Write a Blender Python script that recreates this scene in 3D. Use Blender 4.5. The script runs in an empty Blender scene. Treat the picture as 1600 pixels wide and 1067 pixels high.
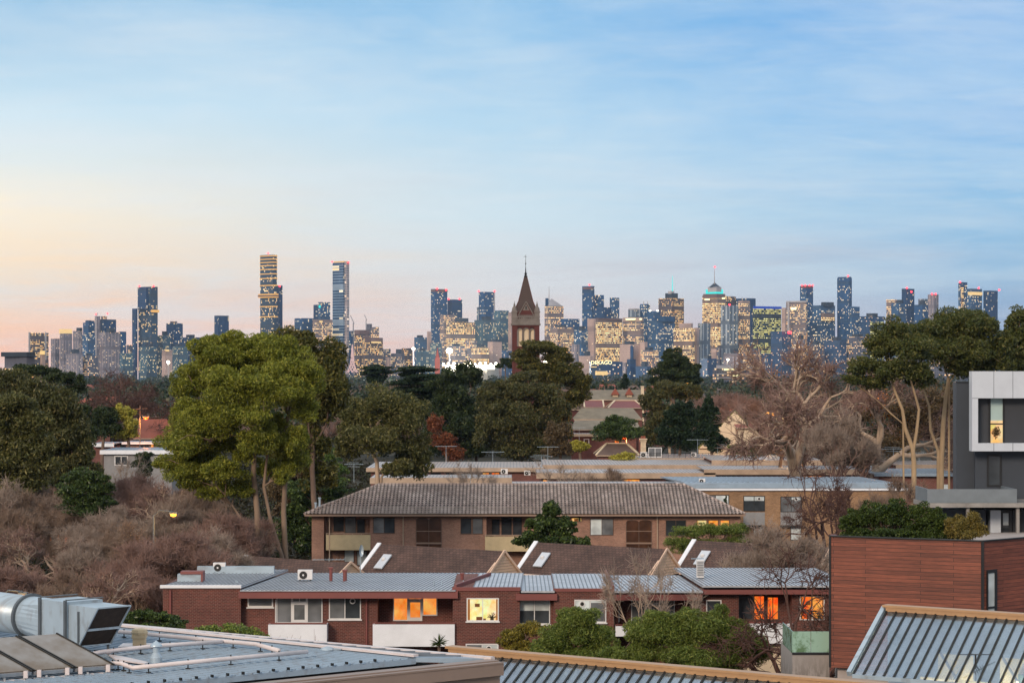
import bpy, math, random
import numpy as np
from mathutils import Vector

# ------------------------------------------------------------------ camera, sky, light
F = 3600.0            # focal length in photo pixels (photo is 1600 wide)
HZ = 585.0            # row of the horizon in the photo
CAMZ = 18.0
SC = bpy.context.scene
COL = SC.collection
cam_d = bpy.data.cameras.new('camera'); cam = bpy.data.objects.new('camera', cam_d); COL.objects.link(cam)
cam.location = (0, 0, CAMZ); cam.rotation_euler = (math.radians(90), 0, 0)
cam_d.sensor_width = 36; cam_d.lens = F/1600*36; cam_d.shift_y = (HZ-533.5)/1600
cam_d.clip_start = 0.5; cam_d.clip_end = 30000
SC.camera = cam
SC.view_settings.view_transform = 'Standard'; SC.view_settings.look = 'None'
SC.view_settings.exposure = 0.0; SC.view_settings.gamma = 1.0; SC.view_settings.use_curve_mapping = False
SC.render.engine = 'CYCLES'
cy = SC.cycles
cy.use_denoising = True
try: cy.denoiser = 'OPENIMAGEDENOISE'; cy.denoising_prefilter = 'ACCURATE'
except Exception: pass
cy.max_bounces = 5; cy.diffuse_bounces = 3; cy.glossy_bounces = 3; cy.transmission_bounces = 3
cy.transparent_max_bounces = 8; cy.volume_bounces = 0
cy.caustics_reflective = False; cy.caustics_refractive = False
cy.sample_clamp_indirect = 4.0

SUN_EL, SUN_AZ = math.radians(22), math.radians(205)      # azimuth from +Y, clockwise: behind the camera, a little left
def lin(h):
    h = h.lstrip('#'); r = [int(h[i:i+2], 16)/255 for i in (0, 2, 4)]
    return tuple((x/12.92 if x <= .04045 else ((x+.055)/1.055)**2.4) for x in r)
def lin4(h): return lin(h)+(1,)

world = bpy.data.worlds.new('World'); SC.world = world; world.use_nodes = True
nt = world.node_tree; nt.nodes.clear(); N = nt.nodes.new; L = nt.links.new
out = N('ShaderNodeOutputWorld'); bg = N('ShaderNodeBackground'); bg2 = N('ShaderNodeBackground'); add = N('ShaderNodeAddShader')
sky = N('ShaderNodeTexSky'); sky.sky_type = 'NISHITA'; sky.sun_disc = False
sky.sun_elevation = SUN_EL; sky.sun_rotation = SUN_AZ; sky.air_density = 1.0; sky.dust_density = 2.0
bg2.inputs['Strength'].default_value = 0.006
L(sky.outputs[0], bg2.inputs['Color'])
tc = N('ShaderNodeTexCoord'); sep = N('ShaderNodeSeparateXYZ'); L(tc.outputs['Generated'], sep.inputs[0])
def wm(op, a, b=None, clamp=False):
    n = N('ShaderNodeMath'); n.operation = op; n.use_clamp = clamp
    for i, x in enumerate((a, b)):
        if x is None: continue
        if isinstance(x, (int, float)): n.inputs[i].default_value = x
        else: L(x, n.inputs[i])
    return n.outputs[0]
def wramp(fac, stops):
    r = N('ShaderNodeValToRGB'); e = r.color_ramp.elements
    while len(e) < len(stops): e.new(0.5)
    for i, (p, h) in enumerate(stops):
        e[i].position = p; e[i].color = lin4(h)
    L(fac, r.inputs[0]); return r.outputs[0]
def wmix(f, a, b, blend='MIX'):
    m = N('ShaderNodeMix'); m.data_type = 'RGBA'; m.blend_type = blend
    for i, x in ((0, f), (6, a), (7, b)):
        if isinstance(x, (int, float)): m.inputs[i].default_value = x
        elif isinstance(x, tuple): m.inputs[i].default_value = x
        else: L(x, m.inputs[i])
    return m.outputs[2]
zz = sep.outputs['Z']
# a gentle wobble so that the bands of the gradient are not ruler straight
nz0 = N('ShaderNodeTexNoise'); nz0.inputs['Scale'].default_value = 3.0; nz0.inputs['Detail'].default_value = 3
L(tc.outputs['Generated'], nz0.inputs['Vector'])
zw = wm('ADD', zz, wm('MULTIPLY', wm('SUBTRACT', nz0.outputs['Fac'], .5), .03))
el = wm('MULTIPLY', wm('ABSOLUTE', zw), 2.9, True)
left = wramp(el, [(0.0, 'f6b49a'), (0.05, 'ffc8a4'), (0.12, 'ffdeb6'), (0.22, 'fff0d6'), (0.32, 'd2e8f2'), (0.48, '84bce4'), (0.7, '9dbbd6'), (1.0, 'c4c8cf')])
midl = wramp(el, [(0.0, 'e8b8ac'), (0.06, 'f2d0c2'), (0.12, 'e6dfdc'), (0.20, 'd0e4ee'), (0.31, 'b4d8f0'), (0.48, '78b6e6'), (0.7, '98b8d6'), (1.0, 'c4c8cf')])
right = wramp(el, [(0.0, '93a3c0'), (0.06, '93aacb'), (0.12, '98bfdf'), (0.20, '8cc0e6'), (0.31, '7ab6ea'), (0.48, '559fe4'), (0.7, '90b2d6'), (1.0, 'c4c8cf')])
azl = wm('MULTIPLY', wm('ADD', sep.outputs['X'], .23), 1/.23, True)
azr = wm('MULTIPLY', sep.outputs['X'], 1/.20, True)
front = wmix(azr, wmix(azl, left, midl), right)
back = wramp(el, [(0.0, '9a8f9e'), (0.2, 'b5a5b0'), (0.5, 'b4b4c0'), (1.0, 'c4c8cf')])
bk = wm('MULTIPLY', wm('ADD', wm('MULTIPLY', sep.outputs['Y'], -1), .25), 1.6, True)
skyc = wmix(bk, front, back)
# thin high cloud, projected on a flat layer overhead
den = wm('ADD', wm('MAXIMUM', zz, 0.0), .10)
cx = wm('DIVIDE', sep.outputs['X'], den); cyy = wm('DIVIDE', sep.outputs['Y'], den)
cmb = N('ShaderNodeCombineXYZ'); L(cx, cmb.inputs[0]); L(cyy, cmb.inputs[1])
def cloud(scale, detail, lo, hi, off, sx=1.0):
    mp = N('ShaderNodeMapping'); mp.inputs['Location'].default_value = (off, off*.7, 0); mp.inputs['Scale'].default_value = (sx, 1, 1)
    mp.inputs['Rotation'].default_value = (0, 0, .35)
    L(cmb.outputs[0], mp.inputs[0])
    n = N('ShaderNodeTexNoise'); n.inputs['Scale'].default_value = scale; n.inputs['Detail'].default_value = detail
    n.inputs['Roughness'].default_value = .62; n.inputs['Distortion'].default_value = .6
    L(mp.outputs[0], n.inputs['Vector'])
    mr = N('ShaderNodeMapRange'); mr.interpolation_type = 'SMOOTHSTEP'; mr.inputs[1].default_value = lo; mr.inputs[2].default_value = hi
    L(n.outputs['Fac'], mr.inputs[0]); return mr.outputs[0]
c1 = cloud(.75, 10, .36, .70, 3.1); c2 = cloud(1.9, 9, .42, .75, 9.7, .6); c3 = cloud(.9, 6, .5, .8, 21.3, .45)
skyc = wmix(wm('MULTIPLY', c1, .5), skyc, lin4('d6e8f2'))
skyc = wmix(wm('MULTIPLY', c2, .26), skyc, lin4('e4e8ee'))
c5 = cloud(4.6, 8, .40, .72, 33.0, .8)
skyc = wmix(wm('MULTIPLY', c5, .16), skyc, lin4('e8eef2'))
lowm = wm('SUBTRACT', 1.0, wm('MULTIPLY', zz, 9.0, True))
skyc = wmix(wm('MULTIPLY', wm('MULTIPLY', c3, .45), lowm), skyc, lin4('c3a4a8'))
# added brightness in the unseen sky overhead and behind, to light the ground more
ovh = N('ShaderNodeMapRange'); ovh.interpolation_type = 'SMOOTHSTEP'; ovh.inputs[1].default_value = .28; ovh.inputs[2].default_value = .8; ovh.inputs[3].default_value = 1.0; ovh.inputs[4].default_value = 1.4
L(zz, ovh.inputs[0]); stg = wm('MAXIMUM', ovh.outputs[0], wm('ADD', 1.0, wm('MULTIPLY', bk, .25)))
lf = wm('MULTIPLY', wm('SUBTRACT', 1.0, azl), wm('SUBTRACT', 1.0, wm('MULTIPLY', zz, 7.0, True)))
stg = wm('ADD', stg, wm('MULTIPLY', lf, .16))
L(skyc, bg.inputs['Color']); L(stg, bg.inputs['Strength'])
L(bg.outputs[0], add.inputs[0]); L(bg2.outputs[0], add.inputs[1]); L(add.outputs[0], out.inputs['Surface'])

sd = bpy.data.lights.new('sun', 'SUN'); sun = bpy.data.objects.new('sun', sd); COL.objects.link(sun)
sd.energy = 2.1; sd.angle = math.radians(14); sd.color = (1.0, .80, .62)
dv = Vector((math.sin(SUN_AZ)*math.cos(SUN_EL), math.cos(SUN_AZ)*math.cos(SUN_EL), math.sin(SUN_EL)))
sun.rotation_euler = dv.to_track_quat('Z', 'Y').to_euler(); sun.location = (0, -40, 60)

# ------------------------------------------------------------------ helpers
def at(px, py, D):                       # the point that lies D metres ahead, seen at a photo position
    return ((px-800)*D/F, D, CAMZ-(py-HZ)*D/F)
def on(px, py, z):                       # the point at height z seen at a photo position
    D = (CAMZ-z)*F/(py-HZ); return ((px-800)*D/F, D, z)
def X(px, D): return (px-800)*D/F
def Z(py, D): return CAMZ-(py-HZ)*D/F

def tag(o, label=None, cat=None, group=None, kind=None):
    if label: o['label'] = label
    if cat: o['category'] = cat
    if group: o['group'] = group
    if kind: o['kind'] = kind
    return o
def empty(name, loc, label, cat, group=None, rz=0):
    o = bpy.data.objects.new(name, None); COL.objects.link(o); o.location = loc; o.rotation_euler = (0, 0, rz)
    o.empty_display_size = .5
    return tag(o, label, cat, group)
def kids(o): return [c for c in bpy.data.objects if c.parent == o]
def copy_tree(o, parent=None):
    c = o.copy(); COL.objects.link(c)
    if parent: c.parent = parent
    for ch in KIDS.get(o.name, ()):
        copy_tree(ch, c)
    return c
KIDS = {}

class MB:
    def __init__(s, o=(0, 0, 0)): s.v = []; s.f = []; s.o = o
    def add(s, vs, fs):
        n = len(s.v); s.v += [tuple(p) for p in vs]; s.f += [tuple(i+n for i in f) for f in fs]; return s
    def poly(s, pts): return s.add(pts, [tuple(range(len(pts)))])
    def box(s, x0, x1, y0, y1, z0, z1):
        x0, x1 = min(x0, x1), max(x0, x1); y0, y1 = min(y0, y1), max(y0, y1); z0, z1 = min(z0, z1), max(z0, z1)
        return s.add([(x0,y0,z0),(x1,y0,z0),(x1,y1,z0),(x0,y1,z0),(x0,y0,z1),(x1,y0,z1),(x1,y1,z1),(x0,y1,z1)],
                     [(0,3,2,1),(4,5,6,7),(0,1,5,4),(1,2,6,5),(2,3,7,6),(3,0,4,7)])
    def ext(s, pts, vec):                # a planar outline given thickness along vec
        n = len(pts); a = [Vector(p) for p in pts]; v = Vector(vec)
        nr = Vector((0, 0, 0))
        for i in range(n): nr += a[i].cross(a[(i+1) % n])
        if nr.dot(v) > 0: a = a[::-1]
        b = [p+v for p in a]
        fs = [tuple(range(n)), tuple(range(2*n-1, n-1, -1))]+[(i, i+n, (i+1) % n+n, (i+1) % n) for i in range(n)]
        return s.add(a+b, fs)
    def bar(s, p0, p1, w, h, up=(0, 0, 1)):
        p0, p1 = Vector(p0), Vector(p1); d = (p1-p0).normalized(); u = Vector(up)
        sd_ = d.cross(u)
        if sd_.length < 1e-4: sd_ = Vector((1, 0, 0))
        sd_.normalize(); u = sd_.cross(d).normalized()
        q = [p0-sd_*w/2-u*h/2, p0+sd_*w/2-u*h/2, p0+sd_*w/2+u*h/2, p0-sd_*w/2+u*h/2]
        return s.ext(q, p1-p0)
    def cyl(s, p0, p1, r0, r1=None, n=12, cap=True):
        return s.tube([p0, p1], [r0, r0 if r1 is None else r1], n, cap)
    def tube(s, path, rad, n=8, cap=True):
        P = [Vector(p) for p in path]; rings = []
        ref = Vector((0.13, .21, 1)).normalized()
        for i, p in enumerate(P):
            d = (P[min(i+1, len(P)-1)]-P[max(i-1, 0)]).normalized()
            a = d.cross(ref)
            if a.length < .05: a = d.cross(Vector((1, 0, 0)))
            a.normalize(); b = d.cross(a)
            rings.append([p+(a*math.cos(2*math.pi*k/n)+b*math.sin(2*math.pi*k/n))*rad[i] for k in range(n)])
        vs = [q for r in rings for q in r]; fs = []
        for i in range(len(P)-1):
            for k in range(n):
                a0 = i*n+k; a1 = i*n+(k+1) % n
                fs.append((a0, a1, a1+n, a0+n))
        if cap: fs.append(tuple(range(n-1, -1, -1))); fs.append(tuple(range((len(P)-1)*n, len(P)*n)))
        return s.add(vs, fs)
    def lathe(s, c, prof, n=16):         # prof: (radius, height) pairs about the vertical through c
        vs = [(c[0]+r*math.cos(2*math.pi*k/n), c[1]+r*math.sin(2*math.pi*k/n), c[2]+h) for r, h in prof for k in range(n)]
        fs = [(i*n+k, i*n+(k+1) % n, (i+1)*n+(k+1) % n, (i+1)*n+k) for i in range(len(prof)-1) for k in range(n)]
        fs += [tuple(range(n-1, -1, -1)), tuple(range((len(prof)-1)*n, len(prof)*n))]
        return s.add(vs, fs)
    def ball(s, c, r, n=10, sq=1.0):
        return s.lathe(c, [(max(.02*r, r*math.sin(math.pi*i/(n//2+2))), -r*sq*math.cos(math.pi*i/(n//2+2))) for i in range(n//2+3)], n)
    def build(s, name, mat, parent=None, smooth=False, bevel=0):
        if not s.v: return None
        me = bpy.data.meshes.new(name)
        ox, oy, oz = s.o
        me.from_pydata([(x-ox, y-oy, z-oz) for x, y, z in s.v], [], s.f)
        uv = me.uv_layers.new(name='UVMap').data
        V = [Vector(p) for p in s.v]
        li = 0
        for f in s.f:
            nr = Vector((0, 0, 0))
            for i in range(1, len(f)-1): nr += (V[f[i]]-V[f[0]]).cross(V[f[i+1]]-V[f[0]])
            if nr.length < 1e-12: nr = Vector((0, 0, 1))
            nr.normalize()
            t = Vector((0, 0, 1)).cross(nr)
            if t.length < .05: t = Vector((1, 0, 0))
            t.normalize(); b = nr.cross(t)
            for i in f:
                uv[li].uv = (V[i].dot(t), V[i].dot(b)); li += 1
        me.validate()
        if smooth:
            for p in me.polygons: p.use_smooth = True
        me.materials.append(mat)
        o = bpy.data.objects.new(name, me); COL.objects.link(o)
        if parent:
            o.parent = parent; KIDS.setdefault(parent.name, []).append(o)
        elif s.o != (0, 0, 0): o.location = s.o
        if bevel:
            m = o.modifiers.new('bevel', 'BEVEL'); m.width = bevel; m.segments = 2; m.limit_method = 'ANGLE'
        return o
def np_mesh(name, verts, nper, mat, parent=None, origin=(0, 0, 0), smooth=False):     # verts (k*nper,3): k separate faces
    verts = np.asarray(verts, np.float32)-np.asarray(origin, np.float32)
    me = bpy.data.meshes.new(name); nv = len(verts); nf = nv//nper
    me.vertices.add(nv); me.vertices.foreach_set('co', verts.ravel())
    me.loops.add(nv); me.loops.foreach_set('vertex_index', np.arange(nv, dtype=np.int32))
    me.polygons.add(nf); me.polygons.foreach_set('loop_start', np.arange(0, nv, nper, dtype=np.int32))
    me.polygons.foreach_set('loop_total', np.full(nf, nper, np.int32))
    me.update(calc_edges=True); me.materials.append(mat)
    o = bpy.data.objects.new(name, me); COL.objects.link(o)
    if parent: o.parent = parent; KIDS.setdefault(parent.name, []).append(o)
    else: o.location = origin
    return o
def np_tubes(name, P0, P1, R0, R1, mat, parent=None, origin=(0, 0, 0), n=3):
    P0 = np.asarray(P0, np.float64); P1 = np.asarray(P1, np.float64); R0 = np.asarray(R0)[:, None]; R1 = np.asarray(R1)[:, None]
    d = P1-P0; d /= np.linalg.norm(d, axis=1, keepdims=True)+1e-9
    ref = np.tile(np.array([[.13, .21, .97]]), (len(d), 1)); a = np.cross(d, ref); a /= np.linalg.norm(a, axis=1, keepdims=True)+1e-9
    b = np.cross(d, a); vs = []
    for P, R in ((P0, R0), (P1, R1)):
        for k in range(n):
            th = 2*math.pi*k/n; vs.append(P+(a*math.cos(th)+b*math.sin(th))*R)
    V = np.stack(vs, 1).reshape(-1, 3)-np.asarray(origin); m = len(P0)
    base = (np.arange(m)*2*n)[:, None, None]
    q = np.array([[k, (k+1) % n, (k+1) % n+n, k+n] for k in range(n)])[None]
    idx = (base+q).reshape(-1).astype(np.int32)
    me = bpy.data.meshes.new(name); me.vertices.add(len(V)); me.vertices.foreach_set('co', V.astype(np.float32).ravel())
    me.loops.add(len(idx)); me.loops.foreach_set('vertex_index', idx)
    nf = m*n; me.polygons.add(nf); me.polygons.foreach_set('loop_start', np.arange(0, nf*4, 4, dtype=np.int32))
    me.polygons.foreach_set('loop_total', np.full(nf, 4, np.int32)); me.update(calc_edges=True)
    me.polygons.foreach_set('use_smooth', np.ones(nf, bool))
    me.materials.append(mat); o = bpy.data.objects.new(name, me); COL.objects.link(o)
    if parent: o.parent = parent; KIDS.setdefault(parent.name, []).append(o)
    else: o.location = origin
    return o

# ------------------------------------------------------------------ materials
class NT:
    def __init__(s, name):
        s.m = bpy.data.materials.new(name); s.m.use_nodes = True; s.t = s.m.node_tree; s.t.nodes.clear()
        s.out = s.n('ShaderNodeOutputMaterial'); s.b = s.n('ShaderNodeBsdfPrincipled'); s.l(s.b.outputs[0], s.out.inputs['Surface'])
    def n(s, k): return s.t.nodes.new(k)
    def l(s, a, b): s.t.links.new(a, b)
    def set(s, **k):
        for a, v in k.items():
            i = s.b.inputs[{'base': 'Base Color', 'rough': 'Roughness', 'metal': 'Metallic', 'spec': 'Specular IOR Level',
                            'emc': 'Emission Color', 'ems': 'Emission Strength', 'nrm': 'Normal'}[a]]
            if isinstance(v, (int, float, tuple)): i.default_value = v
            else: s.l(v, i)
        return s
    def math(s, op, a, b=None, c=None, clamp=False):
        n = s.n('ShaderNodeMath'); n.operation = op; n.use_clamp = clamp
        for i, x in enumerate((a, b, c)):
            if x is None: continue
            if isinstance(x, (int, float)): n.inputs[i].default_value = x
            else: s.l(x, n.inputs[i])
        return n.outputs[0]
    def mix(s, f, a, b, blend='MIX'):
        m = s.n('ShaderNodeMix'); m.data_type = 'RGBA'; m.blend_type = blend
        for i, x in ((0, f), (6, a), (7, b)):
            if isinstance(x, (int, float, tuple)): m.inputs[i].default_value = x
            else: s.l(x, m.inputs[i])
        return m.outputs[2]
    def coord(s, k='Object', scale=(1, 1, 1), rot=(0, 0, 0)):
        t = s.n('ShaderNodeTexCoord'); m = s.n('ShaderNodeMapping'); m.inputs['Scale'].default_value = scale
        m.inputs['Rotation'].default_value = rot
        s.l(t.outputs[k], m.inputs[0]); return m.outputs[0]
    def noise(s, vec, scale, detail=4, rough=.55):
        n = s.n('ShaderNodeTexNoise'); n.inputs['Scale'].default_value = scale; n.inputs['Detail'].default_value = detail
        n.inputs['Roughness'].default_value = rough
        if vec is not None: s.l(vec, n.inputs['Vector'])
        return n.outputs['Fac']
    def rng(s, x, a, b, c=0., d=1.):
        m = s.n('ShaderNodeMapRange'); s.l(x, m.inputs[0])
        for i, v in enumerate((a, b, c, d)): m.inputs[i+1].default_value = v
        return m.outputs[0]
    def bump(s, h, strength=.3, dist=.02):
        b = s.n('ShaderNodeBump'); b.inputs['Strength'].default_value = strength; b.inputs['Distance'].default_value = dist
        s.l(h, b.inputs['Height']); s.l(b.outputs[0], s.b.inputs['Normal'])
def c4(c): return (c[0], c[1], c[2], 1) if not isinstance(c, str) else lin4(c)
def plain(name, col, rough=.6, metal=0., var=.18, scale=2.0, dirt=.0, dirtcol='3a332c', spec=.5, st=(1, 1, 1)):
    t = NT(name); v = t.coord('Object', st); n = t.noise(v, scale, 5)
    c = c4(col); f = t.rng(n, .3, .7, 1-var, 1+var)
    m = t.mix(1.0, c, f, 'MULTIPLY')
    if dirt:
        n2 = t.noise(v, scale*.35, 6, .7); m = t.mix(t.rng(n2, .5, .72, 0, dirt), m, c4(dirtcol))
    t.set(base=m, rough=rough, metal=metal, spec=spec); t.bump(t.noise(v, scale*6, 3), .15, .01)
    return t.m
def brick(name, c1, c2, mortar, bw=.24, bh=.086, ms=.012, var=.5):
    t = NT(name); tx = t.n('ShaderNodeTexCoord'); b = t.n('ShaderNodeTexBrick'); t.l(tx.outputs['UV'], b.inputs['Vector'])
    b.inputs['Scale'].default_value = 1; b.inputs['Brick Width'].default_value = bw; b.inputs['Row Height'].default_value = bh
    b.inputs['Mortar Size'].default_value = ms; b.inputs['Color1'].default_value = c4(c1); b.inputs['Color2'].default_value = c4(c2)
    b.inputs['Mortar'].default_value = c4(mortar); b.inputs['Bias'].default_value = .0
    n = t.noise(tx.outputs['UV'], .6, 5, .6); n2 = t.noise(tx.outputs['UV'], 14, 2)
    m = t.mix(1., b.outputs['Color'], t.rng(n, .3, .7, 1-var*.5, 1+var*.4), 'MULTIPLY')
    m = t.mix(1., m, t.rng(n2, .3, .7, .8, 1.2), 'MULTIPLY')
    t.set(base=m, rough=.85); t.bump(b.outputs['Fac'], -.4, .01); return t.m
def leafmat(name, c1, c2, c3=None, gloss=.45, trans=.25):
    t = NT(name); g = t.n('ShaderNodeNewGeometry'); v = t.coord('Object'); n = t.noise(v, .55, 3)
    m = t.mix(t.rng(n, .35, .65), c4(c1), c4(c2))
    if c3: m = t.mix(t.rng(g.outputs['Random Per Island'], .8, 1.0, 0, .8), m, c4(c3))
    m = t.mix(1., m, t.rng(g.outputs['Random Per Island'], 0, 1, .55, 1.45), 'MULTIPLY')
    t.set(base=m, rough=gloss, spec=.25)
    tr = t.n('ShaderNodeBsdfTranslucent'); t.l(m, tr.inputs[0]); ms = t.n('ShaderNodeMixShader'); ms.inputs[0].default_value = trans
    t.l(t.b.outputs[0], ms.inputs[1]); t.l(tr.outputs[0], ms.inputs[2]); t.l(ms.outputs[0], t.out.inputs['Surface'])
    return t.m
def emis(name, col, strength):
    t = NT(name); t.set(base=(0, 0, 0, 1), emc=c4(col), ems=strength); return t.m
def lit(name, c1, c2, strength, scale=1.5):       # a lit interior seen through a pane
    t = NT(name); v = t.coord('Object', (1, 1, 1)); n = t.noise(v, scale, 3)
    b = t.n('ShaderNodeTexVoronoi'); b.inputs['Scale'].default_value = scale*1.6; b.feature = 'F1'; t.l(v, b.inputs['Vector'])
    m = t.mix(t.rng(n, .38, .62), c4(c1), c4(c2)); m = t.mix(.25, m, b.outputs['Color'], 'MULTIPLY')
    t.set(base=(.02, .02, .02, 1), rough=.1, emc=m, ems=strength); return t.m
def glass_dark(name, tint=(.03, .035, .04), rough=.06, blind=None):
    t = NT(name); v = t.coord('Object'); n = t.noise(v, .7, 2)
    m = t.mix(t.rng(n, .4, .65), c4(tint), c4(tuple(min(1, x*1.9) for x in tint)))
    t.set(base=m, rough=rough, spec=.9); return t.m
def metalroof(name, col, var=.12, axis=0, rough=.38):
    t = NT(name); v = t.coord('Object', (1, 1, 1)); n = t.noise(v, .8, 6, .65); n2 = t.noise(t.coord('Object', (.3, 3, 1) if axis == 0 else (3, .3, 1)), 2, 4)
    m = t.mix(1., c4(col), t.rng(n, .3, .7, 1-var, 1+var), 'MULTIPLY'); m = t.mix(t.rng(n2, .52, .75, 0, .5), m, lin4('6d5f55'))
    t.set(base=m, rough=rough, metal=.15, spec=.5); t.bump(n, .1, .02); return t.m

M = {}
M['ground'] = plain('ground_cover', '302e20', .95, var=.4, scale=.08, dirt=.6, dirtcol='4a3f36')
M['red_brick'] = brick('red_brick', '6c352b', '532822', '7a5e54', var=.6)
M['tan_brick'] = brick('tan_brick', 'a67a66', '8e6656', '988070')
M['tan_brick2'] = brick('ochre_brick', 'a47d5c', '8a6648', '8d7960')
M['old_brick'] = brick('old_brick', '7d453c', '65362f', '7d655c')
M['white_paint'] = plain('white_paint', 'e6e8ec', .5, var=.05, scale=1.2, dirt=.15, dirtcol='8f8a84')
M['cream'] = plain('cream_paint', 'd8c3a4', .6, var=.06, dirt=.2, dirtcol='9a8a74')
M['cream_panel'] = plain('cream_panel', 'c4b08a', .6, var=.08, dirt=.3, dirtcol='8a7a60')
M['frame_white'] = plain('frame_white', 'dcdad8', .45, var=.05)
M['frame_brown'] = plain('frame_brown', '5a4438', .6, var=.1)
M['frame_dark'] = plain('frame_dark', '1b1c1e', .5, var=.1)
M['fascia_red'] = plain('fascia_red', '7c4540', .55, var=.1, scale=.7)
M['fascia_beige'] = plain('fascia_beige', 'b49c86', .65, var=.15, scale=.6, dirt=.4, dirtcol='6b5a4c')
M['gutter_brown'] = plain('gutter_brown', '8e7463', .5, var=.08)
M['roof_metal'] = metalroof('ribbed_roof', 'b9bcc2', .18)
M['roof_metal2'] = metalroof('weathered_roof', 'b5a8a0', .25)
M['roof_blue'] = metalroof('blue_grey_roof', '93a5b4', .12)
M['rib_dark'] = plain('rib_dark_metal', '6f757c', .5, metal=.2)  # darker metal shared by roof ribs, joints, louvres and braces
M['pvc'] = plain('white_pvc', 'd8ccc8', .4, var=.08, dirt=.3, dirtcol='9a8078')
M['galv'] = metalroof('galvanised', 'a8b8c2', .1, rough=.35)
M['alu'] = plain('aluminium', 'b8b8b8', .35, metal=.7, var=.1)
M['rubber'] = plain('black_metal', '14130f', .5, var=.1)
M['mesh_dark'] = plain('dark_mesh', '3a2c22', .8, var=.3, scale=9)
M['fascia_taupe'] = plain('fascia_taupe', '8d7a6e', .5, var=.06)
M['ridge_tan'] = plain('ridge_tan', 'b08a64', .45, var=.06)
M['cowl'] = plain('cowl_cream', 'c4ad88', .6, var=.1, dirt=.3)
M['concrete'] = plain('concrete', '8c8883', .8, var=.2, scale=1.2, dirt=.7, dirtcol='4a443e')
M['concrete_pale'] = plain('concrete_pale', 'a49a94', .8, var=.12)
M['render_grey'] = plain('render_grey', '8b8a8a', .8, var=.1)
M['dark_render'] = plain('dark_render', '3a4048', .7, var=.08, scale=.8)
M['dark_panel'] = plain('dark_panel', '34373c', .6, var=.06)
M['white_panel'] = plain('white_panel', 'c3c9d0', .4, var=.04)
M['grey_tray'] = plain('grey_tray', '6f777c', .6, var=.1)
M['chimney'] = plain('chimney_render', 'cdb89c', .7, var=.1, dirt=.4)
M['bark_pale'] = plain('bark_pale', 'b7a08a', .85, var=.25, scale=1.5, dirt=.6, dirtcol='6b5646', st=(1, 1, .3))
M['bark_mid'] = plain('bark_mid', '85715f', .85, var=.3, scale=1.5, dirt=.7, dirtcol='4a382c', st=(1, 1, .25))
M['bark_gold'] = plain('bark_gold', 'a58c6c', .85, var=.25, scale=1.5, dirt=.5, dirtcol='6b5646', st=(1, 1, .3))
M['bark_dark'] = plain('bark_dark', '6a574a', .9, var=.3, scale=2, dirt=.5, dirtcol='3a2c24', st=(1, 1, .3))
M['twig'] = plain('twig_brown', '886c61', .9, var=.3, scale=.5)
M['twig_dark'] = plain('twig_dark', '5a4038', .9, var=.3, scale=.5)
M['twig_olive'] = plain('twig_olive', '857060', .9, var=.3, scale=.5)
M['twig_pale'] = plain('twig_pale', '9c8a7c', .85, var=.3, scale=.5)
M['pane'] = glass_dark('window_pane')
M['pane_blind'] = glass_dark('pane_with_blind', (.11, .115, .12), .15)
M['pane_brown'] = glass_dark('pane_brown', (.05, .022, .012), .2)
M['pane_pale'] = glass_dark('pane_pale', (.42, .46, .46), .2)
M['glow_orange'] = lit('room_orange', 'ff8420', 'ffb45a', 1.0)
M['glow_yellow'] = lit('room_yellow', 'ffd070', 'fff2c0', 1.15)
M['glow_red'] = lit('room_red', 'ff4d12', 'ff8a2c', 1.1, 3.)
M['glow_cream'] = lit('room_cream', 'ffe2a0', 'ffc060', 1.0)
M['red_light'] = emis('red_light', 'ff2a30', 9); M['cyan_light'] = emis('cyan_light', '30e0d8', 1.3)
M['white_light'] = emis('white_light', 'fff2d8', 6); M['flood'] = emis('flood_light', 'fff3cf', 40)
M['sodium'] = emis('sodium_light', 'ffa030', 5); M['sodium_red'] = emis('sodium_red', 'ff4a10', 6)
M['warm_light'] = emis('warm_light', 'ffd080', 2.2)
M['g_gum'] = leafmat('leaf_gum', '6c7428', '868a34', 'a8a048')
M['g_gumdark'] = leafmat('leaf_gum_dark', '494c22', '5a5828', '7a6a38')
M['g_olive'] = leafmat('leaf_olive', '54572f', '636238', '8a7e50')
M['g_dark'] = leafmat('leaf_dark', '2c3a22', '384424', '50552f')
M['g_pine'] = leafmat('leaf_pine', '1f3022', '2c3d26', '3d4a2c')
M['g_green'] = leafmat('leaf_green', '46602c', '5a6f32', '7d8a42')
M['g_light'] = leafmat('leaf_light', '5f7434', '74823c', '98994c')
M['g_yellow'] = leafmat('leaf_yellow', '99943c', 'aaa045', 'c4b850')
M['g_rust'] = leafmat('leaf_rust', '6a3a28', '7d4a30', '8f5a38')
M['g_umber'] = leafmat('leaf_umber', '5c4c38', '6a5a40', '54492f')
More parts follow.
